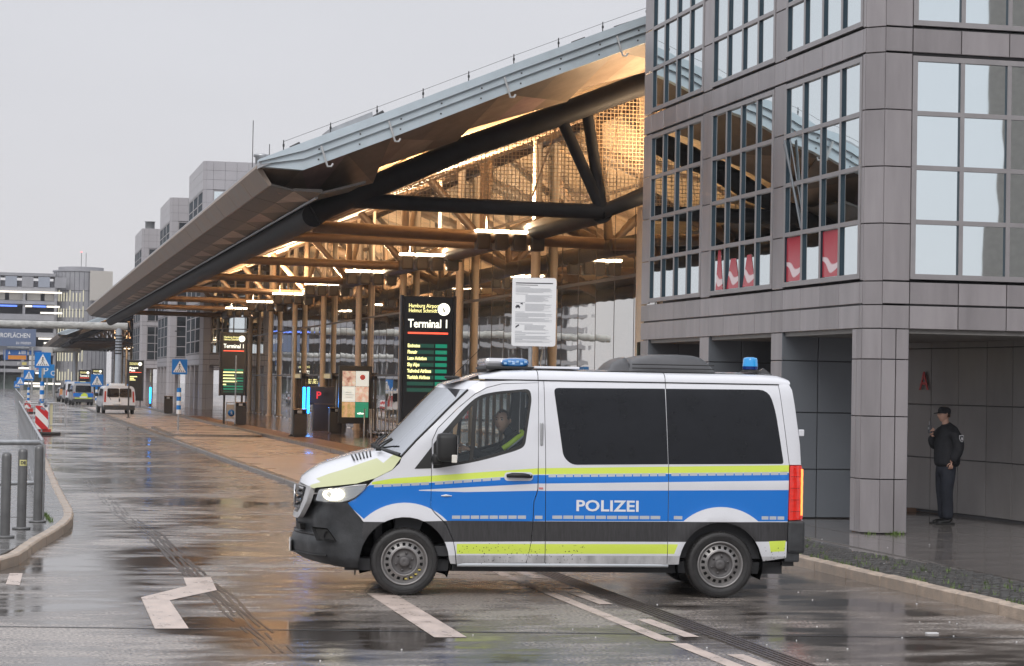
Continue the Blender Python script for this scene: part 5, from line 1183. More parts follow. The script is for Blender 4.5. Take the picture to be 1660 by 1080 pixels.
def hand(parent, wrist, d, up, curl, s=1., name='hand'):
    """palm and five bent fingers; d points along the fingers, up is the back of the hand"""
    d = Vector(d).normalized(); up = Vector(up).normalized(); sd = d.cross(up).normalized(); w = Vector(wrist)
    P = lambda a, b, c: tuple(w + s * (a * d + b * sd + c * up))
    ch = [[(*P(0, 0, 0), .024 * s, .018 * s), (*P(.045, 0, 0), .036 * s, .016 * s), (*P(.085, 0, 0), .038 * s, .014 * s)]]
    for b, L_ in ((-.030, .062), (-.010, .078), (.010, .082), (.029, .072)):
        a = .085; pts = [(*P(a - .035, b * .8, 0), .011 * s), (*P(a, b, 0), .0095 * s)]; an = 0; x, z = a, 0
        for seg in (.45, .32, .23):
            an += curl; x += L_ * seg * math.cos(an); z -= L_ * seg * math.sin(an); pts.append((*P(x, b * 1.02, z), .0082 * s))
        ch.append(pts)
    th = [(*P(.02, .022, -.004), .013 * s), (*P(.045, .050, -.012), .011 * s), (*P(.072, .060, -.022 - .02 * curl), .0095 * s), (*P(.092, .056, -.034 - .03 * curl), .0085 * s)]
    mbs = []
    for i, c in enumerate(ch): mbs.append(c)
    o = skinned(name, [mbs[0]], M_SKIN, parent, 0, 2)
    for c in mbs[1:] + [th]: q = skinned('finger', [c], M_SKIN, o, 0, 1)
    return o
# ---- policeman under the office building
PZ = KZ
pm = thing('person', 'standing policeman in black jacket and cap with a radio, beside the panelled wall', 'person', (14.19, 31.15, PZ), R(6))
# body surface under the clothes: pelvis, torso, neck, arms and legs in one
HIP = (.02, 0, .95)
body = [[(*HIP, .07, .09), (.03, 0, 1.10, .07, .10), (.02, 0, 1.28, .08, .11), (.025, 0, 1.43, .06, .10), (.005, 0, 1.52, .060, .062), (-.012, 0, 1.60, .055, .055), (-.015, 0, 1.66, .06, .06)]]
AR = (.025, 0, 1.43)
for sg in (-1, 1):
    body.append([HIP + (.07, .09), (.01, sg * .09, .86, .05), (.0, sg * .10, .50, .04), (.02, sg * .10, .30, .04), (.015, sg * .10, .10, .035)])
body.append([AR + (.06, .10), (.02, -.18, 1.41, .04), (.06, -.235, 1.17, .036), (-.02, -.205, .955, .030)])
body.append([AR + (.06, .10), (.02, .18, 1.41, .04), (-.02, .235, 1.18, .034), (-.175, .11, 1.378, .028)])
skinned('body', body, M_SKIN, pm)
jk = [[(.03, 0, .86, .19, .22), (.03, 0, .96, .215, .235), (.035, 0, 1.15, .22, .24), (.03, 0, 1.30, .21, .23), (.035, 0, 1.43, .155, .195), (.015, 0, 1.53, .082, .088), (.0, 0, 1.575, .078, .082)]]
JA = (.035, 0, 1.43)
jk.append([JA + (.155, .195), (.04, -.20, 1.41, .105, .095), (.075, -.25, 1.30, .098), (.09, -.26, 1.17, .090), (.04, -.25, 1.05, .078), (-.02, -.225, .965, .062)])
jk.append([JA + (.155, .195), (.03, .20, 1.41, .10, .09), (.0, .24, 1.28, .092), (-.06, .235, 1.18, .084), (-.14, .16, 1.27, .072), (-.19, .115, 1.365, .058)])
skinned('jacket', jk, M_UNI, pm)
tr = [[(.02, 0, 1.0, .135, .16), (.02, 0, .90, .135, .165)]]
for sg in (-1, 1): tr.append([(.02, 0, .90, .135, .165), (.012, sg * .085, .80, .125), (-.005 + sg * .01, sg * .10, .62, .108), (-.01 + sg * .02, sg * .105, .48, .096), (.015 + sg * .02, sg * .105, .30, .092), (.02 + sg * .02, sg * .105, .14, .088), (.015 + sg * .02, sg * .10, .07, .070)])
skinned('trousers', tr, M_TROU, pm)
for sg in (-1, 1):
    x0 = .03 + sg * .02; b_ = skinned('boot', [[(x0 + .03, sg * .10, .13, .055), (x0 + .025, sg * .10, .055, .052, .048), (x0 - .06, sg * .105, .045, .045, .042), (x0 - .15, sg * .11, .035, .046, .032), (x0 - .20, sg * .11, .03, .03, .024)]], M_BOOT, pm)
    mb = MB(); mb.bbox((x0 - .235, sg * .105 - .05, -.002), (x0 + .085, sg * .105 + .05, .026), .01); mb.build('sole', M_RUB, b_)
hd_ = head(pm, (-.03, 0, 1.695), R(-8), R(4), .98)
mb = MB(); mb.lathe([(.098, .02), (.103, .035), (.104, .075), (.090, .108), (.055, .128), (0, .134)], 24, (.002, 0, 0)); cp = mb.build('cap', M_UNI, hd_); cp.scale = (1, .86, 1); cp.location = (0, 0, -.005)
for v in cp.data.vertices: v.co.x *= 1.0; v.co.z *= 1.0
mb = MB()
vs = [(-.06 - .115 * math.cos(a), .078 * math.sin(a), .028 - .022 * math.cos(a) - .0 + dz) for dz in (0, .006) for a in [R(-80 + 16 * k) for k in range(11)]]; mb.add(vs + [(-.06, 0, .04), (-.06, 0, .046)], [(i, i + 1, 22) for i in range(10)] + [(11 + i, 12 + i, 23) for i in range(10)] + [(i, i + 1, 12 + i, 11 + i) for i in range(10)]); mb.build('cap_peak', M_UNI, cp)
hand(pm, (-.02, -.222, .965), (-.10, .05, -1), (-.25, -1, 0), .55, .86)
h2 = hand(pm, (-.20, .105, 1.385), (-.30, -.45, .75), (-.8, .5, .2), .75)
rd = thing('handheld_radio', 'small grey handheld radio held up in front of the standing policeman', 'radio', (14.19 - .235, 31.15 + .045, PZ + 1.40), R(6))
mb = MB(); mb.bbox((-.03, -.03, 0), (.02, .03, .13), .008); mb.build('radio_body', mat('radio_grey', (.12, .12, .13), .35), rd)
mb = MB(); mb.tube([(-.005, .015, .13), (-.01, .02, .19)], .006, 6); mb.lathe([(0, -.004), (.018, -.003), (.02, .004)], 12, (-.032, 0, .08), 'x'); mb.build('speaker_ring', mat('ring_pale', (.4, .4, .42), .3), rd)
mb = MB(); sh_ = [(-.035, .045), (.035, .045), (.036, 0), (.022, -.035), (0, -.05), (-.022, -.035), (-.036, 0)]
def arm_pt(u, v, o_): return (.085 + u, -.352 - o_ + abs(u) * .5, 1.335 + v)
mb.add([arm_pt(u * 1.15, v * 1.15, 0) for u, v in sh_], [tuple(range(7))]); bd = mb.build('sleeve_badge', mat('badge_white', (.55, .55, .57), .5), pm)
mb = MB(); mb.add([arm_pt(u * .85, v * .85, .002) for u, v in sh_], [tuple(range(7))]); mb.build('badge_field', M_UNI, bd)
mb = MB(); mb.add([arm_pt(u * .42, v * .5 - .005, .004) for u, v in sh_], [tuple(range(7))]); mb.build('badge_crest', MATS['badge_white'], bd)
# ---- driver
cr, sr = math.cos(VROT), math.sin(VROT)
def vw(x, y, z=0): return (VL[0] + cr * x - sr * y, VL[1] + sr * x + cr * y, z)
dv = thing('person', 'driver in black jacket with yellow shoulder stripes at the wheel of the van', 'person', vw(1.12, -.42, 1.17), VROT)
skinned('body', [[(.02, 0, .08, .15, .18), (.06, 0, .25, .12, .16), (.06, 0, .40, .12, .17), (.0, 0, .46, .06, .06), (-.05, 0, .52, .055, .055), (-.07, 0, .57, .055, .055)],
                 [(.02, 0, .08, .15, .18), (-.20, -.12, .08, .09), (-.45, -.14, .06, .07), (-.55, -.14, -.25, .05)], [(.02, 0, .08, .15, .18), (-.20, .12, .08, .09), (-.45, .14, .06, .07), (-.55, .14, -.25, .05)]], M_TROU, dv)
skinned('jacket', [[(.03, 0, .06, .16, .20), (.06, 0, .22, .155, .20), (.06, 0, .38, .14, .19), (.01, 0, .455, .09, .10), (-.02, 0, .49, .07, .075)],
                   [(.06, 0, .38, .14, .19), (.04, -.19, .40, .085), (-.08, -.24, .28, .072), (-.22, -.22, .20, .058), (-.42, -.15, .30, .045)],
                   [(.06, 0, .38, .14, .19), (.04, .19, .40, .085), (-.08, .25, .26, .072), (-.25, .22, .22, .058), (-.44, .15, .32, .045)]], M_UNI, dv)
head(dv, (-.09, -.01, .605), R(62), R(6), 1.0)
hand(dv, (-.43, -.145, .305), (-1, .1, .25), (0, -.6, 1), .8); hand(dv, (-.45, .145, .325), (-1, -.1, .25), (0, .6, 1), .8)
for q, (dx, w2_) in enumerate(((0, .028), (.045, .012))):
    mb = MB(); mb.tube([(.13 + dx, -.24, .49), (.05 + dx, -.29, .45), (-.04 + dx, -.315, .38), (-.11 + dx, -.315, .33)], [w2_ * 1.0] * 4, 8); mb.build('reflective_stripe', M_HIVIS if q == 0 else M_VSIL, dv)
mb = MB(); mb.tube([(.10, -.12, .51), (.13, -.19, .47)], .022, 8); mb.build('reflective_stripe', M_HIVIS, dv)
# ================================================================= STREET FURNITURE
M_BLK = mat('panel_black', (.010, .010, .011), .28)
M_YL = glow('lit_letters', (1, .90, .36), 1.7)
M_WL = glow('lit_white', (1, .97, .82), 1.8)
M_RL = glow('lit_red', (1, .10, .05), 1.8)
M_GRN = glow('led_green', (.0, .42, .24), .55); M_GRN2 = glow('led_green_dim', (.02, .18, .12), .35)
def board(label, x, y, w, z0, z1, rz, lines, title='Terminal 1', post=True, rows=8, group='lit black direction boards in front of the terminals'):
    t = thing('direction_board', label, 'sign board', (x, y, .18), rz, group=group); z0 -= .18; z1 -= .18; s = w / 1.4
    mb = MB(); mb.bbox((0, 0, z0), (w, .30 * s, z1), .02); mb.build('board_panel', M_BLK, t)
    for x0 in (-.07, w + .01): mb = MB(); mb.bbox((x0, -.02, z0 - .02), (x0 + .06, .32 * s, z1 + .02), .01); mb.build('board_frame', M_DARKMET, t)
    if post:
        for x0 in (.12 * w, .82 * w): mb = MB(); mb.box((x0, .1, 0), (x0 + .09, .2, z0 + .05)); mb.build('post', M_DARKMET, t)
    F = -.004; top = z1
    text('lettering', 'Hamburg Airport', .155 * s, M_YL, t, (.13 * s, F, top - .32 * s), depth=.003, bold=.001 * s, squeeze=.80)
    text('lettering', 'Helmut Schmidt', .155 * s, M_YL, t, (.13 * s, F, top - .455 * s), depth=.003, bold=.001 * s, squeeze=.80)
    mb = MB(); mb.lathe([(0, -.012), (.175 * s, -.012), (.175 * s, 0)], 28, (w - .27 * s, 0, top - .36 * s), 'y'); mb.build('round_emblem', M_WL, t)
    mb = MB(); mb.tube([(w - .31 * s, -.018, top - .30 * s), (w - .24 * s, -.018, top - .44 * s)], .014 * s, 5); mb.tube([(w - .27 * s, -.018, top - .44 * s), (w - .31 * s, -.018, top - .37 * s), (w - .22 * s, -.018, top - .40 * s)], .010 * s, 5); mb.build('emblem_mark', mat('emblem_dark', (.12, .1, .03), .5), t)
    if '\n' in title:
        a, b = title.split('\n'); text('lettering', a, .27 * s, M_WL, t, (.12 * s, F, top - .82 * s), depth=.003, bold=.007 * s); text('lettering', b, .27 * s, M_WL, t, (.12 * s, F, top - 1.07 * s), depth=.003, bold=.007 * s); ly = top - 1.17 * s
    else: text('lettering', title, .33 * s, M_WL, t, (.12 * s, F, top - .88 * s), depth=.003, bold=.005 * s, squeeze=.80); ly = top - 1.04 * s
    mb = MB(); mb.box((.12 * s, -.010, ly - .025 * s), (w - .14 * s, 0, ly + .025 * s)); mb.build('red_line', M_RL, t)
    y_ = ly - .40 * s
    for i in range(rows):
        zz = y_ - i * .178 * s; L_ = lines[i] if i < len(lines) else ''
        mb = MB(); mb.box((.12 * s, -.006, zz - .01 * s), (w * .62, 0, zz + .095 * s)); mb.build('display_row', M_GRN2, t)
        mb = MB(); mb.box((w * .65, -.006, zz - .01 * s), (w - .16 * s, 0, zz + .095 * s)); mb.build('display_row', M_GRN, t)
        if L_: text('lettering', L_, .135 * s, M_YL, t, (.12 * s, -.009, zz), depth=.003, bold=.005 * s, squeeze=.74)
    return t
B1 = board('large lit board reading Terminal 1 with a list of airlines, behind the van', 9.02, 50.0, 1.17, 1.15, 4.20, R(-3), ['Emirates', 'Finnair', 'Leav Aviation', 'Sky Alps', 'Tailwind Airlines', 'Turkish Airlines'])
B2 = board('second lit board reading Terminal 1, with green display rows, left of the waste bin', 9.05, 95.0, 1.10, 1.45, 4.22, R(-2), [], rows=0)
for i in range(9):
    mb = MB(); mb.box((.12, -.006, .10 + 1.30 + i * .12), (.98, 0, .16 + 1.30 + i * .12)); mb.build('display_row', M_GRN if i % 3 else M_GRN2, B2)
for i, w_ in enumerate((.86, .48, .56, .60, .14)): mb = MB(); mb.box((.10, -.012, 2.26 - i * .135), (.10 + w_, -.007, 2.31 - i * .135)); mb.build('lettering', M_YL, B2)
def simple_board(label, x, y, w, z0, z1, title, rows=3):
    b = board(label, x, y, w, z0, z1, R(-1), [], title=title, rows=0); s = w / 1.4
    for i in range(rows): mb = MB(); mb.box((.12 * s, -.01, z1 - .18 - (1.62 + i * .16) * s), ((.12 + [.75, .45, .6][i % 3]) * s, 0, z1 - .18 - (1.54 + i * .16) * s)); mb.build('lettering', M_YL, b)
simple_board('lit board reading Airport Plaza beside the white gantry column', 7.96, 150.0, 1.0, .56, 3.34, 'Airport\nPlaza')
simple_board('small far lit board right of the far gantry column, above the parked police van', 6.70, 215.0, 1.05, .37, 2.8, 'Terminal 2')
simple_board('small far lit board beside the zebra sign, above the white minibus queue', 7.98, 215.0, .95, .39, 2.93, 'Terminal 2')
# information board on its pole
ib = thing('information_board', 'white board of small print on a thin pole, standing behind the van', 'information sign', (5.70, 24.52, 0), R(-11))
def rbox(w, h, r, y0, y1, ox=0, oz=0):
    mb = MB(); P_ = round_poly([(ox, oz), (ox + w, oz), (ox + w, oz + h), (ox, oz + h)], r, 5); mb.prism(P_, y0, y1, 'xz'); return mb
rbox(.515, .80, .035, 0, .012, 0, 2.615).build('board_panel', M_SIGNWHITE, ib)
mb = MB(); mb.tube([(.225, .04, 0), (.225, .04, 3.36)], .024, 12); mb.build('pole', M_GALV, ib)
for z in (2.75, 3.28): mb = MB(); mb.box((.19, .012, z), (.26, .066, z + .03)); mb.build('clamp', M_GALV, ib)
M_TXT = mat('print_grey', (.42, .43, .45), .6); M_TXT2 = mat('print_dark', (.04, .04, .05), .6)
mb = MB(); rs = random.Random(5); z = 3.335
mb.box((.04, -.002, 3.345), (.475, 0, 3.357)); mb.box((.04, -.002, 3.325), (.30, 0, 3.331)); mb.build('heading_line', M_TXT2, ib)
mb = MB(); z = 3.30
blocks = [(3.30, 3.25, .04), (3.22, 3.14, .155), (3.12, 3.03, .155), (3.01, 2.97, .04), (2.95, 2.905, .04), (2.87, 2.81, .15), (2.785, 2.765, .04), (2.745, 2.705, .04), (2.69, 2.665, .04)]
for a, b, x0 in blocks:
    mb.box((.04, -.002, a), (.04 + rs.uniform(.08, .22), 0, a + .006)); z = a - .013
    while z > b - .01: mb.box((x0, -.002, z), (rs.uniform(.36, .475), 0, z + .0035)); z -= .009
mb.build('small_print', M_TXT, ib)
mb = MB(); mb.box((.04, -.0025, 3.065), (.095, 0, 3.08)); mb.box((.05, -.0025, 3.08), (.085, 0, 3.095)); mb.box((.045, -.0025, 3.055), (.055, 0, 3.066)); mb.box((.08, -.0025, 3.055), (.09, 0, 3.066)); mb.box((.10, -.0025, 3.105), (.125, 0, 3.118)); mb.box((.118, -.0025, 3.095), (.122, 0, 3.125)); mb.build('car_pictogram', M_TXT2, ib)
mb = MB(); mb.prism([(.045, 2.845), (.08, 2.868), (.088, 2.855), (.055, 2.832)], -.0025, 0, 'xz'); mb.box((.045, -.0025, 2.825), (.052, 0, 2.845)); mb.build('camera_pictogram', M_TXT2, ib)
# waste bins
def waste_bin(label, x, y, s=1.):
    t = thing('waste_bin', label, 'waste bin', (x, y, .18), R(-3), group='square dark waste bins on the forecourt')
    mb = MB(); mb.bbox((-.24 * s, -.2, .05), (.24 * s, .25, .80), .015); mb.build('bin_body', mat('bin_dark', (.018, .018, .02), .4), t)
    mb = MB(); mb.box((-.20 * s, -.16, 0), (.20 * s, .2, .06)); mb.build('foot', M_DARKMET, t)
    for a in (-.235 * s, .195 * s): mb = MB(); mb.box((a, -.195, .80), (a + .04, .24, .95)); mb.build('hood_side', MATS['bin_dark'], t)
    mb = MB(); mb.box((-.19 * s, .18, .80), (.19 * s, .24, .95)); mb.build('hood_back', MATS['bin_dark'], t)
    mb = MB(); mb.bbox((-.255 * s, -.22, .95), (.255 * s, .27, .99), .01); mb.build('bin_lid', mat('bin_lid_wet', (.42, .30, .20), .12, .6), t)
    mb = MB(); mb.box((-.10, -.205, .83), (.06, -.16, .93)); mb.build('ashtray', M_GALV, t)
waste_bin('waste bin on the clinker forecourt, right of the thin lamp pole', 9.98, 75.5)
waste_bin('waste bin just right of the round blue pictogram stand', 9.88, 94.3)
waste_bin('waste bin with pale top behind the banded pole of the zebra sign', 8.7, 121.5)
waste_bin('low dark bin below the lit food poster', 12.1, 80.8, 1.3)
# thin poles on the forecourt
def pole(label, x, y, h, r=.035, z=.18, m=None):
    t = thing('pole', label, 'pole', (x, y, z)); mb = MB(); mb.tube([(0, 0, 0), (0, 0, h)], r, 10); mb.build('shaft', m or M_GALV, t); mb = MB(); mb.lathe([(.12, 0), (.12, .02), (.05, .05), (r, .08)], 14); mb.build('foot_plate', M_DARKMET, t)
pole('tall thin grey pole close to the forecourt bin', 9.78, 76.2, 3.9)
pole('thin grey pole left of the second lit board', 9.45, 84.5 + 8, 3.0, .03)
pole('short dark pole on the kerb left of the banded zebra sign', 6.0, 112, 2.3, .04, .08, M_DARKMET)
pole('bluish grey pole right of the large lit board, above the windscreen', 11.55, 57.0, 3.6, .06)
# blue light columns with the P pay machine
pk = thing('pay_machine', 'dark parking pay machine with a red P between blue light tubes and the lit poster', 'pay machine', (11.95, 86.0, .18), R(-4))
mb = MB(); mb.bbox((-.05, 0, 0), (.75, .5, 1.05), .02); mb.bbox((-.25, -.03, 1.05), (.80, .5, 1.75), .02); mb.build('machine_body', MATS['bin_dark'], pk)
text('letter', 'P', .40, mat('p_red', (.6, .03, .04), .4, emit=(1, .05, .05), estr=.5), pk, (.05, -.036, 1.27), bold=.01)
mb = MB(); mb.box((.35, -.04, 1.38), (.55, -.03, 1.52)); mb.build('screen', M_BLK, pk)
mb = MB(); mb.box((-.02, -.04, 1.04), (.76, 0, 1.07)); mb.build('shelf', MATS['bin_lid_wet'], pk)
bl_ = thing('light_column', 'pair of upright glowing blue light tubes on a grey stand', 'light column', (11.32, 84.5, .18))
for q in (0, .15, .3): mb = MB(); mb.tube([(q, 0, 0), (q, 0, .75)], .035, 8); mb.build('leg', M_GALV, bl_)
for q in (0, .17): mb = MB(); mb.tube([(q, 0, .70), (q, 0, 1.72)], .05, 10); mb.build('light_tube', glow('blue_tube', (.01, .28, 1), 9), bl_)
ld = bpy.data.lights.new('blue_tube_light', 'POINT'); ld.energy = 30; ld.color = (.05, .3, 1); ld.shadow_soft_size = .2; lo_ = bpy.data.objects.new('blue_tube_light', ld); COL.objects.link(lo_); lo_.parent = bl_; lo_.location = (.1, -.25, 1.2)
b2 = thing('light_column', 'small distant blue light tube at the left edge of the grey block', 'light column', (9.5, 150.0, .1))
mb = MB(); mb.tube([(0, 0, .3), (0, 0, 1.4)], .06, 8); mb.build('light_tube', MATS['blue_tube'], b2); mb = MB(); mb.box((-.05, -.05, 0), (.05, .05, .6)); mb.build('stand', M_DARKMET, b2)
# food poster light box
pb = thing('poster_case', 'lit upright advertising case with six food pictures in front of the glass', 'poster case', (12.02, 80.0, .18), R(-3))
mb = MB(); mb.bbox((0, 0, .40), (1.24, .20, 2.56), .015); mb.build('case', M_BLK, pb)
for x0 in (.15, 1.0): mb = MB(); mb.box((x0, .04, 0), (x0 + .1, .14, .42)); mb.build('foot', M_DARKMET, pb)
POSTC = [('food_red', (.32, .10, .06), (.85, .75, .62)), ('white_card', (.80, .85, .78), (.85, .88, .84)), ('food_green', (.35, .28, .06), (.75, .45, .30)), ('berry_card', (.72, .76, .72), (.80, .84, .80)), ('bread_card', (.55, .30, .20), (.90, .80, .70)), ('green_card', (.02, .25, .15), (.03, .28, .17))]
def lit_print(name, c1, c2):
    m = mat(name, c1, .3, var=.01, vscale=4.5, emit=(1, 1, 1), estr=.62); t = m.node_tree; b = t.nodes['Principled BSDF']
    x = [n for n in t.nodes if n.type == 'MIX'][0]; x.inputs[6].default_value = (*c1, 1); x.inputs[7].default_value = (*c2, 1); t.links.new(x.outputs[2], b.inputs['Emission Color']); return m
for i, (n_, c1, c2) in enumerate(POSTC):
    cx, cz = .12 + .50 * (i // 3), 1.80 - .58 * (i % 3) + (0 if i // 3 == 0 else .0); mb = MB(); mb.box((cx + .005, -.012, cz - .0), (cx + .495, 0, cz + .57)); p_ = mb.build('picture', lit_print(n_, c1, c2), pb)
mb = MB(); mb.lathe([(0, -.02), (.10, -.02), (.10, -.01)], 18, (.88, 0, 2.14), 'y'); mb.build('berry', mat('berry', (.35, .06, .05), .3, emit=(.4, .06, .05), estr=.6), pb)
text('lettering', 'valleoo', .10, M_WL, pb, (.70, -.016, .76), bold=.003)
for i in range(3): mb = MB(); mb.box((.24, -.015, 1.38 + .09 * i), (.24 + (.28, .34, .24)[i], -.012, 1.40 + .09 * i)); mb.build('small_print', M_TXT, pb)
# luggage trolleys nested in a row
tr0 = None
def trolley():
    t = thing('luggage_trolley', 'foremost chrome luggage trolley of the nested row beside the lit poster', 'trolley', (12.75, 77.2, .18), R(-8), group='luggage trolleys nested in a row in front of the glass')
    mb = MB(); mb.tube([(0, 0, .12), (0, 0, .95), (0, .5, .98), (0, .5, .12)], .02, 7); mb.build('handle_frame', M_GALV, t)
    mb = MB(); mb.box((-.02, 0, .18), (.5, .5, .21)); mb.tube([(0, .02, .2), (.65, .1, .22)], .018, 6); mb.tube([(0, .48, .2), (.65, .4, .22)], .018, 6); mb.build('luggage_deck', M_DARKMET, t)
    mb = MB(); 
    for z in (.55, .7): mb.tube([(0, 0, z), (0, .5, z)], .012, 6)
    mb.build('basket_bar', M_GALV, t)
    for p in ((.0, .05), (.0, .45), (.6, .25)): mb = MB(); mb.lathe([(0, -.02), (.06, -.02), (.06, .02), (0, .02)], 12, (p[0], p[1], .06), 'y'); mb.build('wheel', M_RUB, t)
    return t
tr0 = trolley()
ORD = ['second', 'third', 'fourth', 'fifth', 'sixth', 'seventh', 'eighth', 'ninth', 'tenth', 'eleventh', 'last']
for i in range(11):
    c = copy_tree(tr0); c.location = (12.75 + .14 * (i + 1), 77.2 - .02 * i, .18); c['label'] = ORD[i] + ' chrome luggage trolley from the left in the nested row by the lit poster'
rk = thing('trolley_barrier', 'low grey barrier panel round the nested luggage trolleys', 'barrier', (13.1, 76.0, .18))
mb = MB(); mb.tube([(-.6, .9, 0), (-.6, .9, 1.0), (-.35, .9, 1.0), (-.35, .9, 0)], .025, 8); mb.build('hoop', M_GALV, rk); mb = MB(); mb.box((.9, .9, .15), (1.7, .93, .85)); mb.build('panel', mat('barrier_pale', (.3, .28, .25), .5), rk)
# pictogram stand
ps = thing('pictogram_stand', 'low white panel with a round blue walking-person sign left of a waste bin', 'sign', (9.35, 95.2, .18))
rbox(.42, .62, .03, 0, .03, 0, .25).build('panel', mat('stand_white', (.55, .50, .45), .5), ps)
mb = MB(); mb.lathe([(0, -.006), (.15, -.006), (.15, 0)], 22, (.21, 0, .5), 'y'); mb.build('blue_disc', M_SIGNBLUE, ps)
mb = MB(); mb.tube([(.21, -.01, .58), (.21, -.01, .50), (.17, -.01, .42)], .014, 5); mb.tube([(.21, -.01, .50), (.25, -.01, .42)], .014, 5); mb.tube([(.17, -.01, .50), (.21, -.01, .54), (.25, -.01, .49)], .01, 5); mb.build('walker', M_SIGNWHITE, ps)
mb = MB(); mb.tube([(0, .02, 0), (0, .02, .95)], .02, 6); mb.tube([(.42, .02, 0), (.42, .02, .95)], .02, 6); mb.tube([(0, .02, .95), (.42, .02, .95)], .02, 6); mb.build('frame', M_GALV, ps)
# zebra crossing signs
def zebra(label, x, y, z0, s, zc, banded=True, rz=0., base=0.):
    t = thing('crossing_sign', label, 'traffic sign', (x, y, base), rz, group='blue zebra crossing signs'); zc -= base
    h = s / 2; rbox(s, s, s * .06, -.01, .01, -h, zc - h).build('sign_plate', M_SIGNBLUE, t)
    mb = MB(); mb.prism([(-h * .84, zc - h * .72), (h * .84, zc - h * .72), (0, zc + h * .80)], -.016, -.0105, 'xz'); mb.build('triangle', M_SIGNWHITE, t)
    mb = MB(); y0, y1 = -.021, -.0165
    mb.lathe([(0, y0), (h * .10, y0), (h * .10, y1)], 12, (0, 0, zc + h * .30), 'y')
    for a, b, w in (((0, .22), (0, -.15), .08), ((0, -.12), (-.22, -.48), .06), ((0, -.12), (.16, -.48), .06), ((0, .16), (-.18, -.10), .045), ((0, .16), (.20, -.06), .045)):
        d = Vector((b[0] - a[0], b[1] - a[1])).normalized(); n = Vector((-d.y, d.x)) * w * .5; mb.prism([((a[0] + n.x) * h, zc + (a[1] + n.y) * h), ((b[0] + n.x) * h, zc + (b[1] + n.y) * h), ((b[0] - n.x) * h, zc + (b[1] - n.y) * h), ((a[0] - n.x) * h, zc + (a[1] - n.y) * h)], y0, y1, 'xz')
    for q in range(5): x_ = -.56 + q * .28; mb.prism([((x_ - .07) * h, zc - .66 * h), ((x_ + .05) * h, zc - .66 * h), ((x_ * .82 + .04) * h, zc - .48 * h), ((x_ * .82 - .04) * h, zc - .48 * h)], y0, y1, 'xz')
    mb.build('walking_figure', M_TXT2, t)
    mb = MB(); mb.tube([(0, .04, 0), (0, .04, zc + h * 1.1)], .035 if s > .55 else .03, 9); mb.build('post', M_GALV, t)
    if banded:
        zb = banded if banded is not True else .95
        for q in range(6): mb = MB(); mb.lathe([(0, 0), (.085, 0), (.085, .165), (0, .165)], 18, (0, .04, zb + q * .166), smooth=False); mb.build('blue_band' if q % 2 else 'white_band', M_SIGNBLUE if q % 2 else M_SIGNWHITE, t)
    return t
zebra('zebra crossing sign on the lay-by island, in front of the grey block', 6.36, 83.3, 2, .58, 2.60, .72, base=.08)
mb_ = thing('kerb_island', 'low dark-kerbed traffic island under the nearest zebra crossing sign', 'traffic island', (7.2, 84, 0)); mb = MB(); P_ = round_poly([(-1.55, -6.2), (1.8, -6.2), (1.8, 5.5), (-1.5, 5.5)], .6, 6); mb.prism(P_, .0, .165, 'xy'); mb.build('island_slab', M_KERB2, mb_); mb = MB(); P_ = round_poly([(-1.35, -6.0), (1.6, -6.0), (1.6, 5.3), (-1.3, 5.3)], .5, 6); mb.prism(P_, .15, .172, 'xy'); mb.build('island_top', M_LAYBY, mb_)
zebra('largest zebra crossing sign at the left, on a banded post by the striped barriers', 1.26, 84.5, 2, .60, 2.76, .95)
zebra('zebra crossing sign behind the white minibus, on a banded post', 5.24, 133.5, 2, .75, 1.93, .55)
zebra('small zebra crossing sign left of the largest one, above the second barrier', 1.27, 142, 2, .66, 2.18, .40)
zebra('tiny zebra crossing sign at far left, higher of the two', .99, 190, 2, .64, 1.66, False)
zebra('tiny zebra crossing sign at far left, lower and more slanted of the two', .75, 195, 2, .6, 1.35, False, rz=.5)
zebra('tiny zebra crossing sign above the small car beyond the gantry', 5.38, 205, 2, .55, 1.5, False)
# striped warning barriers
def stripe_board(parent, w, h, z0, kind, y=0.):
    mb = MB(); mb.box((-w / 2, y - .012, z0), (w / 2, y + .012, z0 + h)); mb.build('board_panel', M_SIGNWHITE, parent)
    mb = MB(); s = h / 3 if kind == 'slant' else h / 2.2
    def clip(poly):
        out_ = poly
        for ax, lim, sg in ((0, -w / 2, 1), (0, w / 2, -1), (1, z0, 1), (1, z0 + h, -1)):
            n = []
            for i in range(len(out_)):
                a, b = out_[i - 1], out_[i]; ia = (a[ax] - lim) * sg >= 0; ib = (b[ax] - lim) * sg >= 0
                if ia != ib: t = (lim - a[ax]) / (b[ax] - a[ax]); n.append(tuple(a[k] + t * (b[k] - a[k]) for k in (0, 1)))
                if ib: n.append(b)
            out_ = n
            if len(out_) < 3: return None
        return out_
    for k in range(-4, 8):
        b0 = z0 + k * 2 * s
        if kind == 'slant': P_ = clip([(-w / 2, b0 + w * .5), (w / 2, b0 - w * .5), (w / 2, b0 - w * .5 + s), (-w / 2, b0 + w * .5 + s)]); ps_ = [P_]
        else: ps_ = [clip([(-w / 2, b0), (0, b0 + w * .5), (0, b0 + w * .5 + s), (-w / 2, b0 + s)]), clip([(w / 2, b0), (w / 2, b0 + s), (0, b0 + w * .5 + s), (0, b0 + w * .5)])]
        for P_ in ps_:
            if P_: mb.prism(P_, y - .015, y - .0122, 'xz')
    mb.build('red_stripes', M_RED, parent)
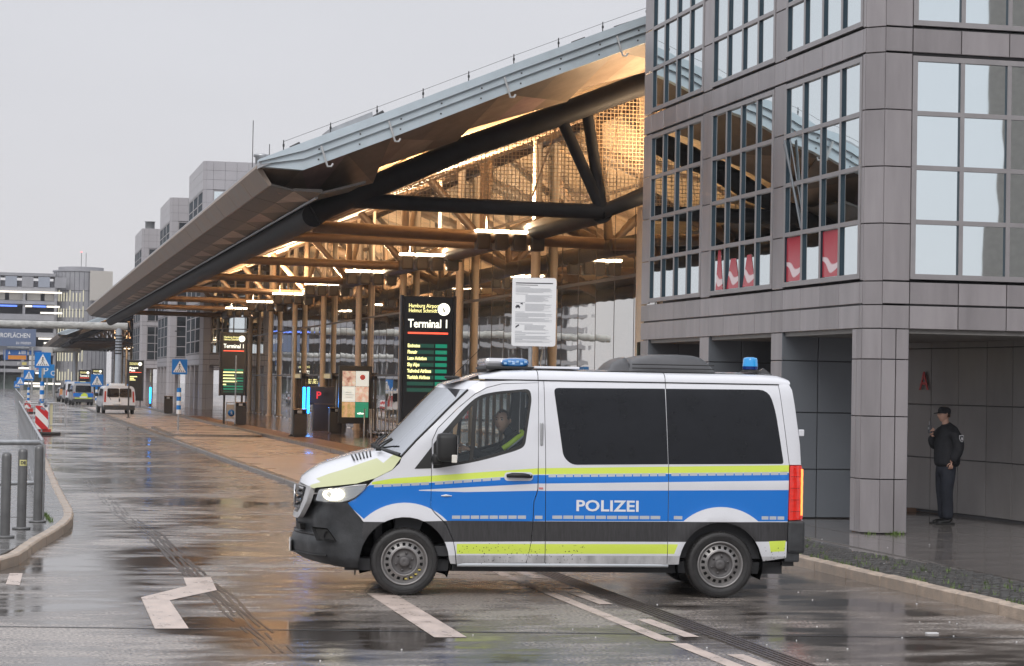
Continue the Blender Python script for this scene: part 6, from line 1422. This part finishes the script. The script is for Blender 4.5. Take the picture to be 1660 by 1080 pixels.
def barrier(label, x, y, w, h, z0, kind, base=True):
    t = thing('warning_barrier', label, 'road barrier', (x, y, 0), group='red and white striped road works barriers'); stripe_board(t, w, h, z0, kind)
    mb = MB(); mb.bbox((-.9 * w, -.25, 0), (1.5 * w, .25, .10), .03); mb.build('foot', M_RUB, t)
    mb = MB(); mb.bbox((-.6 * w, .05, .08), (.75 * w, .14, z0 + .02), .03); mb.build('red_block', mat('plastic_red', (.55, .05, .04), .4), t)
    mb = MB(); mb.box((-.03, .015, .1), (.03, .05, z0 + h)); mb.build('post', M_GALV, t); return t
b0 = barrier('nearest striped barrier with slanted red stripes and stickers under the large zebra sign', 1.22, 81.2, .46, .86, .20, 'slant')
mb = MB()
for q in range(9): mb.lathe([(0, -.002), (.05, -.002)], 10, (random.uniform(-.1, .16), -.017, random.uniform(.9, 1.3)), 'y')
mb.build('stickers', mat('sticker', (.25, .27, .33), .5), b0)
barrier('middle striped barrier with chevron stripes beyond the railing', 1.03, 126, .5, .42, .28, 'chevron')
barrier('far small striped barrier with chevron stripes', .75, 165, .45, .45, .26, 'chevron')
ub_ = thing('yellow_post', 'pale yellow glowing post right of the nearest striped barrier', 'post', (1.62, 84.6, 0)); mb = MB(); mb.bbox((-.06, -.06, 0), (.06, .06, 1.1), .02); mb.build('post_body', mat('post_cream', (.62, .58, .38), .4), ub_)
# bollards at the left
for i, (x, y, h, lab) in enumerate([(.00, 27.97, 1.08, 'leftmost grey steel bollard, cut by the frame'), (.21, 29.54, 1.08, 'middle grey steel bollard with a small yellow sticker'), (.44, 30.91, 1.08, 'right grey steel bollard against the railing end')]):
    t = thing('bollard', lab, 'bollard', (x, y, KZ), group='three grey steel bollards on the left kerb')
    mb = MB(); mb.lathe([(.062, 0), (.062, h - .06), (.058, h - .03), (.040, h - .008), (.015, h), (0, h)], 24); mb.build('shaft', M_BOLL, t)
    mb = MB(); mb.lathe([(0, 0), (.12, 0), (.12, .025), (.062, .032)], 24); mb.build('foot_plate', M_BOLL, t)
    if i == 1:
        mb = MB(); mb.add([(.0635 * math.cos(a), .0635 * math.sin(a), z) for z in (.845, .925) for a in [R(-130 + 12 * k) for k in range(9)]], [(k, k + 1, 10 + k, 9 + k) for k in range(8)]); st = mb.build('sticker', mat('sticker_yellow', (.62, .58, .25), .5), t)
        text('lettering', 'DE', .055, M_TXT2, st, (-.028, -.0655, .868), depth=.001, bold=.002)
# near tubular rail and long railing
nr = thing('tube_railing', 'thick galvanised tubular rail behind the bollards at the left edge', 'railing', (.50, 31.6, KZ))
mb = MB(); mb.tube([(-3, -1.25, 1.08), (-1.4, -.55, 1.09), (-.35, -.12, 1.095), (-.06, 0.0, 1.09), (0, .05, 1.05), (0, .05, 0)], .040, 12); mb.build('top_rail', M_GALV, nr)
mb = MB(); mb.tube([(-3, -1.25, .50), (-1.4, -.55, .50), (0, .05, .52)], .032, 10); mb.build('middle_rail', M_GALV, nr)
mb = MB(); mb.tube([(-2.9, -1.2, 0), (-2.9, -1.2, 1.08)], .038, 10); mb.build('post', M_GALV, nr)
M_RAILM = mat('rail_grey', (.45, .46, .48), .4, .6, var=.15, vscale=6)
PANEL_M = {}
def rail_panel_mesh(L_, h):
    k = (round(L_, 2), h)
    if k not in PANEL_M:
        fr = MB(); fr.tube([(0, 0, .03), (0, 0, h - .05), (0, .05, h), (0, L_ - .05, h), (0, L_, h - .05), (0, L_, .03)], .022, 8); fr.tube([(0, 0, .16), (0, L_, .16)], .016, 6)
        o = fr.build('x', M_RAILM); a = o.data; bpy.data.objects.remove(o)
        b = MB(); b.box((-.007, 0, .16), (.007, .014, h - .01)); o = b.build('x', M_RAILM); bb_ = o.data; bpy.data.objects.remove(o); PANEL_M[k] = (a, bb_)
    return PANEL_M[k]
def railing(label, x, y0, y1, L_=2.2, h=1.12, bars=10, slope=-.0022, grp='grey barred railing sections along the left kerb'):
    y = y0; i = 0
    while y < y1:
        t = thing('railing_section', label(i), 'railing', (x + slope * (y - y0), y, KZ), R(.4), group=grp); a, b = rail_panel_mesh(L_, h); link('frame', a, t)
        for q in range(bars): link('bar', b, t, (0, (q + 1) * L_ / (bars + 1), 0))
        mb = MB(); mb.tube([(0, -.05, 0), (0, -.05, h)], .028, 8); mb.build('post', M_RAILM, t)
        y += L_ + .12; i += 1
ON = 'nearest|second|third|fourth|fifth|sixth|seventh|eighth|ninth|tenth|eleventh|twelfth|thirteenth|fourteenth|fifteenth|sixteenth|seventeenth|eighteenth|nineteenth|twentieth|twenty-first|twenty-second|twenty-third|twenty-fourth|twenty-fifth|twenty-sixth|twenty-seventh|twenty-eighth|twenty-ninth|thirtieth'.split('|')
railing(lambda i: ON[i] + ' barred grey railing section counted along the left kerb from the bollards', .50, 32.1, 78, bars=11)
railing(lambda i: ON[i] + ' section of the far barred railing beyond the gap by the striped barrier', .62, 88, 150, L_=2.6, bars=6, grp='far barred railing sections beyond the gap')
cg = thing('railing_section', 'short barred railing standing across the kerb in front of the chevron barrier', 'railing', (.55, 84.5, KZ), R(-90), group='crosswise railing'); a, b = rail_panel_mesh(1.6, 1.0); link('frame', a, cg)
for q in range(7): link('bar', b, cg, (0, (q + 1) * .2, 0))
# ================================================================= FAR BUILDINGS, GANTRIES, VEHICLES
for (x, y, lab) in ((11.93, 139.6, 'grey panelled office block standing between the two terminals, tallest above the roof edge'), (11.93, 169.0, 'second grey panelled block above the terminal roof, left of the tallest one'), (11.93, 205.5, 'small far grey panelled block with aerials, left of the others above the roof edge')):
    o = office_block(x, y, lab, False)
    if y > 200:
        mb = MB(); mb.tube([(3, 2, 16.1), (3, 2, 18.4)], .05, 6); mb.tube([(2.4, 2, 17.9), (3.6, 2, 17.9)], .03, 5); mb.tube([(3.9, 2, 16.1), (3.9, 2, 18.2)], .09, 6); mb.build('aerial', M_DARKMET, o)
        mb = MB(); mb.lathe([(.45, 16.1), (.45, 17.0), (.55, 17.05), (0, 17.1)], 14, (.9, 3, 0)); mb.build('vent_pipe', M_GALV, o)
    elif y > 150: mb = MB(); mb.tube([(2.5, 1, 16), (2.5, 1, 18.2)], .03, 5); mb.build('aerial', M_DARKMET, o)
M_CONC = mat('garage_concrete', (.30, .30, .32), .6, var=.12, vscale=.5)
M_GDARK = mat('garage_dark', (.10, .10, .115), .7)
M_STRIP = glow('strip_white', (1, .93, .82), 1.6); M_STRIPB = glow('strip_blue', (.12, .25, 1), 1.6)
gr = thing('parking_garage', 'far multi-storey parking garage with rows of white and blue strip lights', 'parking garage', (-20, 330, 0))
def gp(name, a, b, m): mb = MB(gr.location); mb.box(a, b); return mb.build(name, m, gr, (0, 0, 0))
gp('back_wall', (-60, 338, 0), (8, 339, 15), M_GDARK)
for z, h in ((2.6, .5), (5.2, .7), (7.9, .7), (10.4, .9), (12.8, .5), (14.75, .6), (17.0, .45)): gp('floor_slab', (-60, 330, z), (6.5, 338, z + h), M_CONC)
for k in range(15): gp('pier', (-58 + k * 4.6, 330.3, 0), (-57.6 + k * 4.6, 330.8, 17), M_CONC)
for k in range(18): gp('parapet_panel', (-3.2 - 2.4 * (k - 4) , 329.9, 15.35), (-3.2 - 2.4 * (k - 4) + 1.7, 330.0, 16.9), [M_CONC, mat('garage_window', (.35, .38, .44), .2, .4)][k % 2])
gp('upper_wall', (-60, 330.4, 15.3), (6.5, 330.5, 16.3), M_GDARK)
for k in range(6): gp('pale_panel', (-8 + k * 2.6, 331, 12.9 + .5), (-6 + k * 2.6, 331.1, 14.5), mat('panel_pale', (.45, .43, .40), .5))
for a, b, z, m in ((-40, 7.5, 14.45, 'w'), (-40, -3.2, 12.35, 'w'), (-3.0, 1.0, 12.35, 'b'), (2.2, 3.2, 12.35, 'w'), (3.3, 5.2, 12.35, 'b'), (5.3, 7.2, 12.35, 'w'), (4.4, 7.6, 11.4, 'w'), (4.2, 7.6, 9.5, 'w'), (4.2, 7.6, 7.55, 'w'), (5.0, 7.6, 6.9, 'w'), (-40, -4, 9.4, 'b'), (1.4, 4.8, 3.1, 'w'), (3.9, 5.2, 2.4, 'w'), (-2.5, -1.4, 3.1, 'w'), (1.6, 7.6, .85, 'w'), (3.6, 5.3, .45, 'w')):
    mb = MB(gr.location); mb.box((a, 329.6, z), (b, 329.75, z + .26)); mb.build('strip_light', M_STRIP if m == 'w' else M_STRIPB, gr, (0, 0, 0))
gp('ground_wall', (-60, 333, 0), (6.5, 333.2, 2.2), mat('garage_green', (.16, .20, .18), .6, var=.4, vscale=.5))
tw = thing('stair_tower', 'round grey stair tower with lit vertical slots beside the parking garage', 'tower', (10.4, 335, 0))
mb = MB(); mb.lathe([(4.1, 0), (4.1, 17.9), (4.25, 17.95), (4.25, 18.15), (3.4, 18.2), (3.4, 18.7), (0, 18.75)], 40, smooth=False); mb.build('shell', M_CONC, tw)
for q in range(16):
    a = R(-165 + q * 10); mb = MB(); mb.box((4.1 * math.cos(a) - .03, 4.1 * math.sin(a) - .03, 0), (4.1 * math.cos(a) + .03, 4.1 * math.sin(a) + .03, 17.9)); mb.build('rib', M_GDARK, tw)
for z in (6.0, 9.0, 12.0, 15): mb = MB(); mb.lathe([(4.11, z), (4.13, z + .02), (4.13, z + .08), (4.11, z + .1)], 40); mb.build('ring_joint', M_GDARK, tw)
for z in (1.5, 4.4, 8.3, 11.0, 13.4):
    for q in range(9):
        a = R(-142 + q * 7); mb = MB(); mb.box((4.14 * math.cos(a) - .06, 4.14 * math.sin(a) - .06, z), (4.14 * math.cos(a) + .06, 4.14 * math.sin(a) + .06, z + (1.3 if q % 4 else 1.7))); mb.build('lit_slot', glow('slot_glow', (1, .93, .66), .75), tw)
mb = MB(); mb.add([(1.2, -4.6, 13.6), (4.6, -3.6, 13.6), (4.6, -3.6, 18.1), (1.2, -4.6, 18.1), (1.2, -4.5, 13.6), (4.6, -3.5, 13.6), (4.6, -3.5, 18.1), (1.2, -4.5, 18.1)], [(0, 1, 2, 3), (7, 6, 5, 4), (0, 4, 5, 1), (3, 2, 6, 7), (0, 3, 7, 4), (1, 5, 6, 2)]); mb.build('cream_panel', mat('tower_cream', (.50, .47, .43), .6), tw)
for x in (.0, .7): mb = MB(); mb.tube([(x, 0, 18.6), (x, 0, 21.0)], .04, 5); mb.build('mast', M_DARKMET, tw)
mb = MB(); mb.lathe([(0, 0), (.12, .08), (0, .2)], 8, (0, 0, 21.0)); mb.build('warning_lamp', glow('lamp_red', (1, .15, .15), 4), tw)
# gantries
M_GAN = mat('gantry_white', (.42, .42, .40), .5, var=.35, vscale=2.2, stretch=(1, 1, 3))
def gantry(label, xr, y, zb, r, xl, xc, rc, bands):
    t = thing('sign_gantry', label, 'gantry', (xc, y, 0)); mb = MB(); mb.tube([(xl - xc, 0, zb), (xr - xc, 0, zb)], r, 16); mb.build('cross_beam', M_GAN, t)
    mb = MB(); mb.tube([(0, 0, 0), (0, 0, zb)], rc, 18); mb.lathe([(rc * 1.8, 0), (rc * 1.8, .05), (rc, .3)], 18); mb.build('column', mat('gantry_column', (.40, .44, .49), .4, var=.08), t)
    for q in range(bands): mb = MB(); mb.lathe([(rc + .01, zb - 1.9 + q * .2), (rc + .03, zb - 1.85 + q * .2), (rc + .01, zb - 1.8 + q * .2)], 18); mb.build('cable_band', M_DARKMET, t)
    return t
g1 = gantry('nearer white sign gantry with round column beside the terminal roof tip', 7.87, 150, 5.63, .25, -14, 7.28, .22, 7)
for k in range(7): mb = MB(); mb.box((-16 + k * 3.3, -.26, 5.36), (-15.6 + k * 3.3, .26, 5.42)); mb.build('beam_clamp', M_DARKMET, g1)
g2 = gantry('farther white sign gantry carrying the blue direction signs', 7.75, 245, 5.05, .28, -14, 7.2, .24, 0)
for a, b in ((-1.4, -.2), (2.13, 4.7)): mb = MB(); mb.bbox((a - 7.2, -.35, 4.7), (b - 7.2, .35, 5.36), .03); mb.build('sign_box', mat('box_pale', (.62, .60, .58), .5), g2)
bb = thing('billboard', 'grey blue billboard with white words BÜROFLÄCHEN zu mieten above the farther gantry', 'billboard', (-1.6, 243.5, 5.3)); mb = MB(); mb.bbox((-3, 0, .05), (4.44, .2, 1.95), .03); mb.build('panel', mat('billboard_slate', (.13, .17, .27), .5), bb)
text('lettering', 'BÜROFLÄCHEN', .70, M_SIGNWHITE, bb, (-.10, -.01, 1.0), squeeze=.80, bold=.008); text('lettering', 'zu mieten', .55, M_SIGNWHITE, bb, (2.3, -.01, .28), squeeze=.75)
for x in (-2, 4): mb = MB(); mb.box((x, .05, -5.7), (x + .2, .15, .1)); mb.build('strut', M_GALV, bb)
ds = thing('direction_sign', 'blue direction sign with arrows and an orange strip under the farther gantry', 'direction sign', (-.6, 244.2, 0)); mb = MB(); mb.box((0, 0, 3.85), (2.55, .1, 4.95)); mb.build('panel', mat('direction_blue', (.03, .13, .40), .4), ds); mb = MB(); mb.box((.5, -.02, 3.9), (2.45, 0, 4.35)); mb.build('orange_strip', mat('orange', (.75, .28, .03), .4), ds)
for q in (.5, 1.6): mb = MB(); mb.prism([(q, 4.5), (q + .12, 4.85), (q + .24, 4.5)], -.02, 0, 'xz'); mb.build('arrow', M_SIGNWHITE, ds)
mb = MB()
for q in range(3): mb.box((1.9, -.02, 4.5 + q * .14), (2.4, 0, 4.57 + q * .14))
mb.build('lettering', M_SIGNWHITE, ds); mb = MB(); mb.box((-.6, .1, 3.2), (3.3, .2, 3.7)); mb.build('grey_strip', M_CONC, ds)
text('letter', 'P', .5, M_SIGNWHITE, ds, (1.5, .08, 3.28)); mb = MB(); mb.box((2.0, .05, 3.3), (2.5, .1, 3.6)); mb.build('yellow_strip', mat('pale_yellow', (.7, .6, .2), .5), ds)
d2 = thing('direction_sign', 'white sign stack with small arrows and pictograms, right of the orange one', 'direction sign', (2.15, 244.2, 0))
for q, c in enumerate((MATS['direction_blue'], M_SIGNWHITE, M_SIGNWHITE, M_SIGNWHITE)): mb = MB(); mb.box((0, 0, 4.4 - q * .58 + .05), (1.35, .1, 4.93 - q * .58)); mb.build('panel', c, d2); mb = MB(); mb.prism([(.25, 4.55 - q * .58), (.38, 4.78 - q * .58), (.51, 4.55 - q * .58)], -.02, 0, 'xz'); mb.box((.8, -.02, 4.55 - q * .58), (1.15, 0, 4.75 - q * .58)); mb.build('pictogram', M_SIGNWHITE if q == 0 else mat('picto', (.35, .2, .35), .5), d2)
bp_ = thing('parking_sign', 'large blue sign with a white P behind the biggest zebra sign', 'parking sign', (3.04, 230, 0)); mb = MB(); mb.box((0, 0, 1.95), (1.6, .12, 3.35)); mb.build('panel', mat('bright_blue', (.0, .22, .60), .4), bp_); text('lettering', 'P', 1.1, M_SIGNWHITE, bp_, (.42, -.01, 2.3), bold=.01); text('lettering', 'C', .7, M_SIGNWHITE, bp_, (1.2, -.01, 2.2), bold=.01); mb = MB(); mb.box((.8, .12, 0), (.95, .2, 2)); mb.build('post', M_GALV, bp_)
# vehicles seen from behind
def ring_body(L_, w, h, z0, m, t, rake=.25, name='body', nose_=.9):
    mb = MB(); n = 28; rows = []
    for u in range(11):
        y = L_ * u / 10; k = 1 if u < 10 else .9; hh = h if y < L_ - 1.6 else h - (y - (L_ - 1.6)) / 1.6 * (h - z0) * .55; ww = w * (1 - .06 * max(0, (y / L_ - .8) * 5)); r_ = []
        for q in range(n):
            a = 2 * math.pi * q / n; cx, cz = math.cos(a), math.sin(a); ex = math.copysign(abs(cx) ** .32, cx); ez = math.copysign(abs(cz) ** .32, cz); z = z0 + (hh - z0) * (ez + 1) / 2; tap = 1 - .13 * max(0, (z - z0) / (h - z0) - .45); r_.append((ex * ww / 2 * tap, y + (rake * max(0, (z - z0) / (h - z0) - .4) if u == 0 else 0), z))
        rows.append(r_)
    vs = [p for r in rows for p in r]; mb.add(vs, [(i * n + k, i * n + (k + 1) % n, (i + 1) * n + (k + 1) % n, (i + 1) * n + k) for i in range(10) for k in range(n)], smooth=True); mb.add(rows[0], [list(range(n))]); mb.add(rows[-1], [list(range(n))]); return mb.build(name, m, t)
def rear_vehicle(label, cat, x, y, w, h, L_, m, police=False, minibus=False, rz=0., z=.085, name='parked_van'):
    t = thing(name, label, cat, (x, y, z), rz); ring_body(L_, w, h, .28, m, t)
    yk = lambda z_: .25 * max(0, (z_ - .28) / (h - .28) - .4) - .012
    za, zb = h * .60, h * .90
    if minibus: wins = [(-w * .38, -.015), (.015, w * .38)]
    else: wins = [(-w * .37, w * .37)]
    for a, b in wins:
        P_ = round_poly([(a, za), (b, za), (b * .96 if b > .1 else b, zb), (a * .96 if a < -.1 else a, zb)], .07); n = len(P_); mb = MB(); mb.add([(p[0], yk(p[1]), p[1]) for p in P_] + [(p[0], yk(p[1]) + .03, p[1]) for p in P_], [list(range(n)), [n + i for i in range(n)][::-1]] + [(i, (i + 1) % n, n + (i + 1) % n, n + i) for i in range(n)]); mb.build('rear_window', M_VGLS, t)
    for sg in (-1, 1):
        z0_, z1_ = (h * .42, h * .80) if minibus else (h * .38, h * .62)
        mb = MB(); q = [(sg * w * .47, yk(z0_) - .0, z0_), (sg * w * .415, yk(z0_) - .0, z0_), (sg * w * .405, yk(z1_) - .0, z1_), (sg * w * .45, yk(z1_) - .0, z1_)]; mb.add(q + [(p[0], p[1] + .05, p[2]) for p in q], [(0, 1, 2, 3), (7, 6, 5, 4), (0, 4, 5, 1), (1, 5, 6, 2), (2, 6, 7, 3), (3, 7, 4, 0)]); mb.build('tail_light', mat('tail_far', (.30, .012, .012), .2, emit=(1, .04, .02), estr=.06), t)
        for yy in (.75, L_ - .95): mb = MB(); mb.lathe([(0, -.1), (.2, -.1), (.32, -.08), (.33, 0), (.32, .08), (.2, .1), (0, .1)], 20, (sg * (w / 2 - .10), yy, .33), 'x'); mb.build('wheel', M_TYRE, t)
        mb = MB(); mb.bbox((sg * (w / 2 - .01), L_ - 1.7, h * .60), (sg * (w / 2 + .17), L_ - 1.6, h * .72), .02); mb.build('wing_mirror', M_RUB, t)
        mb = MB(); q = [(sg * (w / 2 * 1.0 - .004), .5, h * .63), (sg * (w / 2 + .0 - .004), L_ - 2.0, h * .63), (sg * (w / 2 * .945), L_ - 2.1, h * .88), (sg * (w / 2 * .945), .6, h * .88)]; mb.add(q, [(0, 1, 2, 3)]); mb.build('side_window', M_VGLS, t)
        mb = MB(); mb.tube([(sg * .18 if not minibus else sg * w * .32, yk(za) - .02, za + .02), (sg * .18 + sg * .2 if not minibus else sg * w * .26, yk(za) - .03, za - .16 if minibus else za + .03)], .012, 5); mb.build('wiper', M_RUB, t)
    mb = MB(); mb.bbox((-w * .485, -.09, .24), (w * .485, .08, .50), .03); mb.build('bumper', M_VGREY, t)
    mb = MB(); mb.box((-.36 if minibus else -.26, -.03, .56), (.10 if minibus else .26, -.012, .67)); mb.build('number_plate', M_SIGNWHITE, t)
    if minibus:
        mb = MB(); mb.box((-.03, -.03, h * .44), (.03, -.01, h * .54)); mb.build('door_handle', M_RUB, t); mb = MB(); mb.box((-.005, yk(.9) - .012, .5), (.005, yk(.9), h * .6)); mb.build('door_gap', M_RUB, t)
        mb = MB(); mb.bbox((-.45, .45, h - .01), (.35, 1.0, h + .12), .03); mb.build('roof_sign', M_SIGNWHITE, t); mb = MB(); mb.lathe([(.06, h - .02), (.06, h + .08), (0, h + .1)], 12, (.52, .6, 0)); mb.lathe([(.06, h - .02), (.06, h + .08), (0, h + .1)], 12, (-.60, .6, 0)); mb.build('blue_light', M_BLG, t)
    if police:
        mb = MB(); mb.box((-w * .47, -.012, h * .40), (w * .47, .0, h * .56)); mb.build('blue_stripe', M_VBLUE, t)
        mb = MB(); mb.add([(-.22, -.02, h * .33), (.35, -.02, h * .33), (.28, -.02, h * .52), (.05, -.02, h * .58), (-.16, -.02, h * .50)], [(0, 1, 2, 3, 4)]); mb.build('yellow_patch', M_VYEL, t); mb = MB(); mb.box((-w * .40, -.016, h * .30), (w * .40, -.004, h * .35)); mb.build('yellow_stripe', M_VYEL, t)
        mb = MB(); mb.bbox((-.6, .6, h - .01), (.6, .9, h + .10), .03); mb.build('light_bar', M_BLG, t)
    return t
rear_vehicle('white minibus with small blue roof lights parked in the lay-by, seen from behind', 'minibus', 6.08, 123.0, 1.80, 1.60, 4.7, M_VW, minibus=True, rz=R(3), name='parked_minibus')
rear_vehicle('silver and blue police van with a yellow rear patch, parked beyond the white minibus', 'police van', 5.32, 160, 1.52, 1.62, 4.4, mat('police_silver', (.42, .43, .45), .25, .4), police=True, rz=R(3), z=.04, name='parked_police_van')
o = rear_vehicle('white van with orange flank, mostly hidden behind the parked police van', 'van', 5.0, 172, 1.30, 1.75, 4.6, M_VW, rz=R(3), z=.0)
mb = MB(); mb.box((-.90, .05, .7), (-.885, 2.5, 1.15)); mb.build('orange_stripe', MATS['orange'], o)
rear_vehicle('small silver car parked farthest, left of the two vans', 'car', 4.65, 185, 1.0, 1.2, 3.6, mat('car_silver', (.42, .43, .46), .25, .5), rz=R(3), z=0, name='parked_car')
# tall pole lamps and other far bits
def far_pole(label, x, y, h, r=.05): t = thing('pole', label, 'pole', (x, y, 0)); mb = MB(); mb.tube([(0, 0, 0), (0, 0, h)], r, 8); mb.build('shaft', M_GALV, t)
far_pole('thin far pole behind the far railing, left of the small zebra sign', -.4, 215, 4.6); far_pole('dark far post by the parking sign', 4.7, 232, 3.2, .09)
# brick office building behind the photographer, mirrored in the front windows
bo = thing('brick_building', 'brown brick building with pale corner pier, mirrored in the front windows of the near offices', 'building', (37.3, -20, 0), R(26))
mb = MB(); mb.box((0, -12, 0), (2.0, 0, 21)); mb.build('corner_pier', mat('pier_render', (.34, .31, .28), .8, var=.1), bo)
mb = MB(); mb.box((2.0, -12, 0), (24, -.3, 20)); mb.build('brick_wall', mat('brown_brick', (.12, .055, .045), .8, var=.25, vscale=3), bo)
for k in range(4): mb = MB(); mb.box((2.0, -.3, 4.2 + k * 4.1), (24, -.15, 4.75 + k * 4.1)); mb.build('string_course', MATS['pier_render'], bo)
for i in range(6):
    for k in range(4): w = MB(); w.box((3.2 + i * 3.5, -.28, 1.4 + k * 4.1), (5.2 + i * 3.5, -.2, 3.5 + k * 4.1)); f = w.build('window_frame', M_SIGNWHITE, bo); w = MB(); w.box((3.3 + i * 3.5, -.2, 1.5 + k * 4.1), (5.1 + i * 3.5, -.18, 3.4 + k * 4.1)); w.build('pane', M_WGL, f)
# thin rain haze
hz = MB(); hz.box((-252, -122, -1.2), (352, 902, 26)); hzo = hz.build('haze', None, None, kind='stuff')
hm = bpy.data.materials.new('rain_haze'); hm.use_nodes = True; hm.node_tree.nodes.clear(); _o = hm.node_tree.nodes.new('ShaderNodeOutputMaterial'); _v = hm.node_tree.nodes.new('ShaderNodeVolumePrincipled')
_v.inputs['Density'].default_value = .0003; _v.inputs['Color'].default_value = (.9, .9, .93, 1); _v.inputs['Anisotropy'].default_value = .2; hm.node_tree.links.new(_v.outputs[0], _o.inputs['Volume']); hzo.data.materials.append(hm)
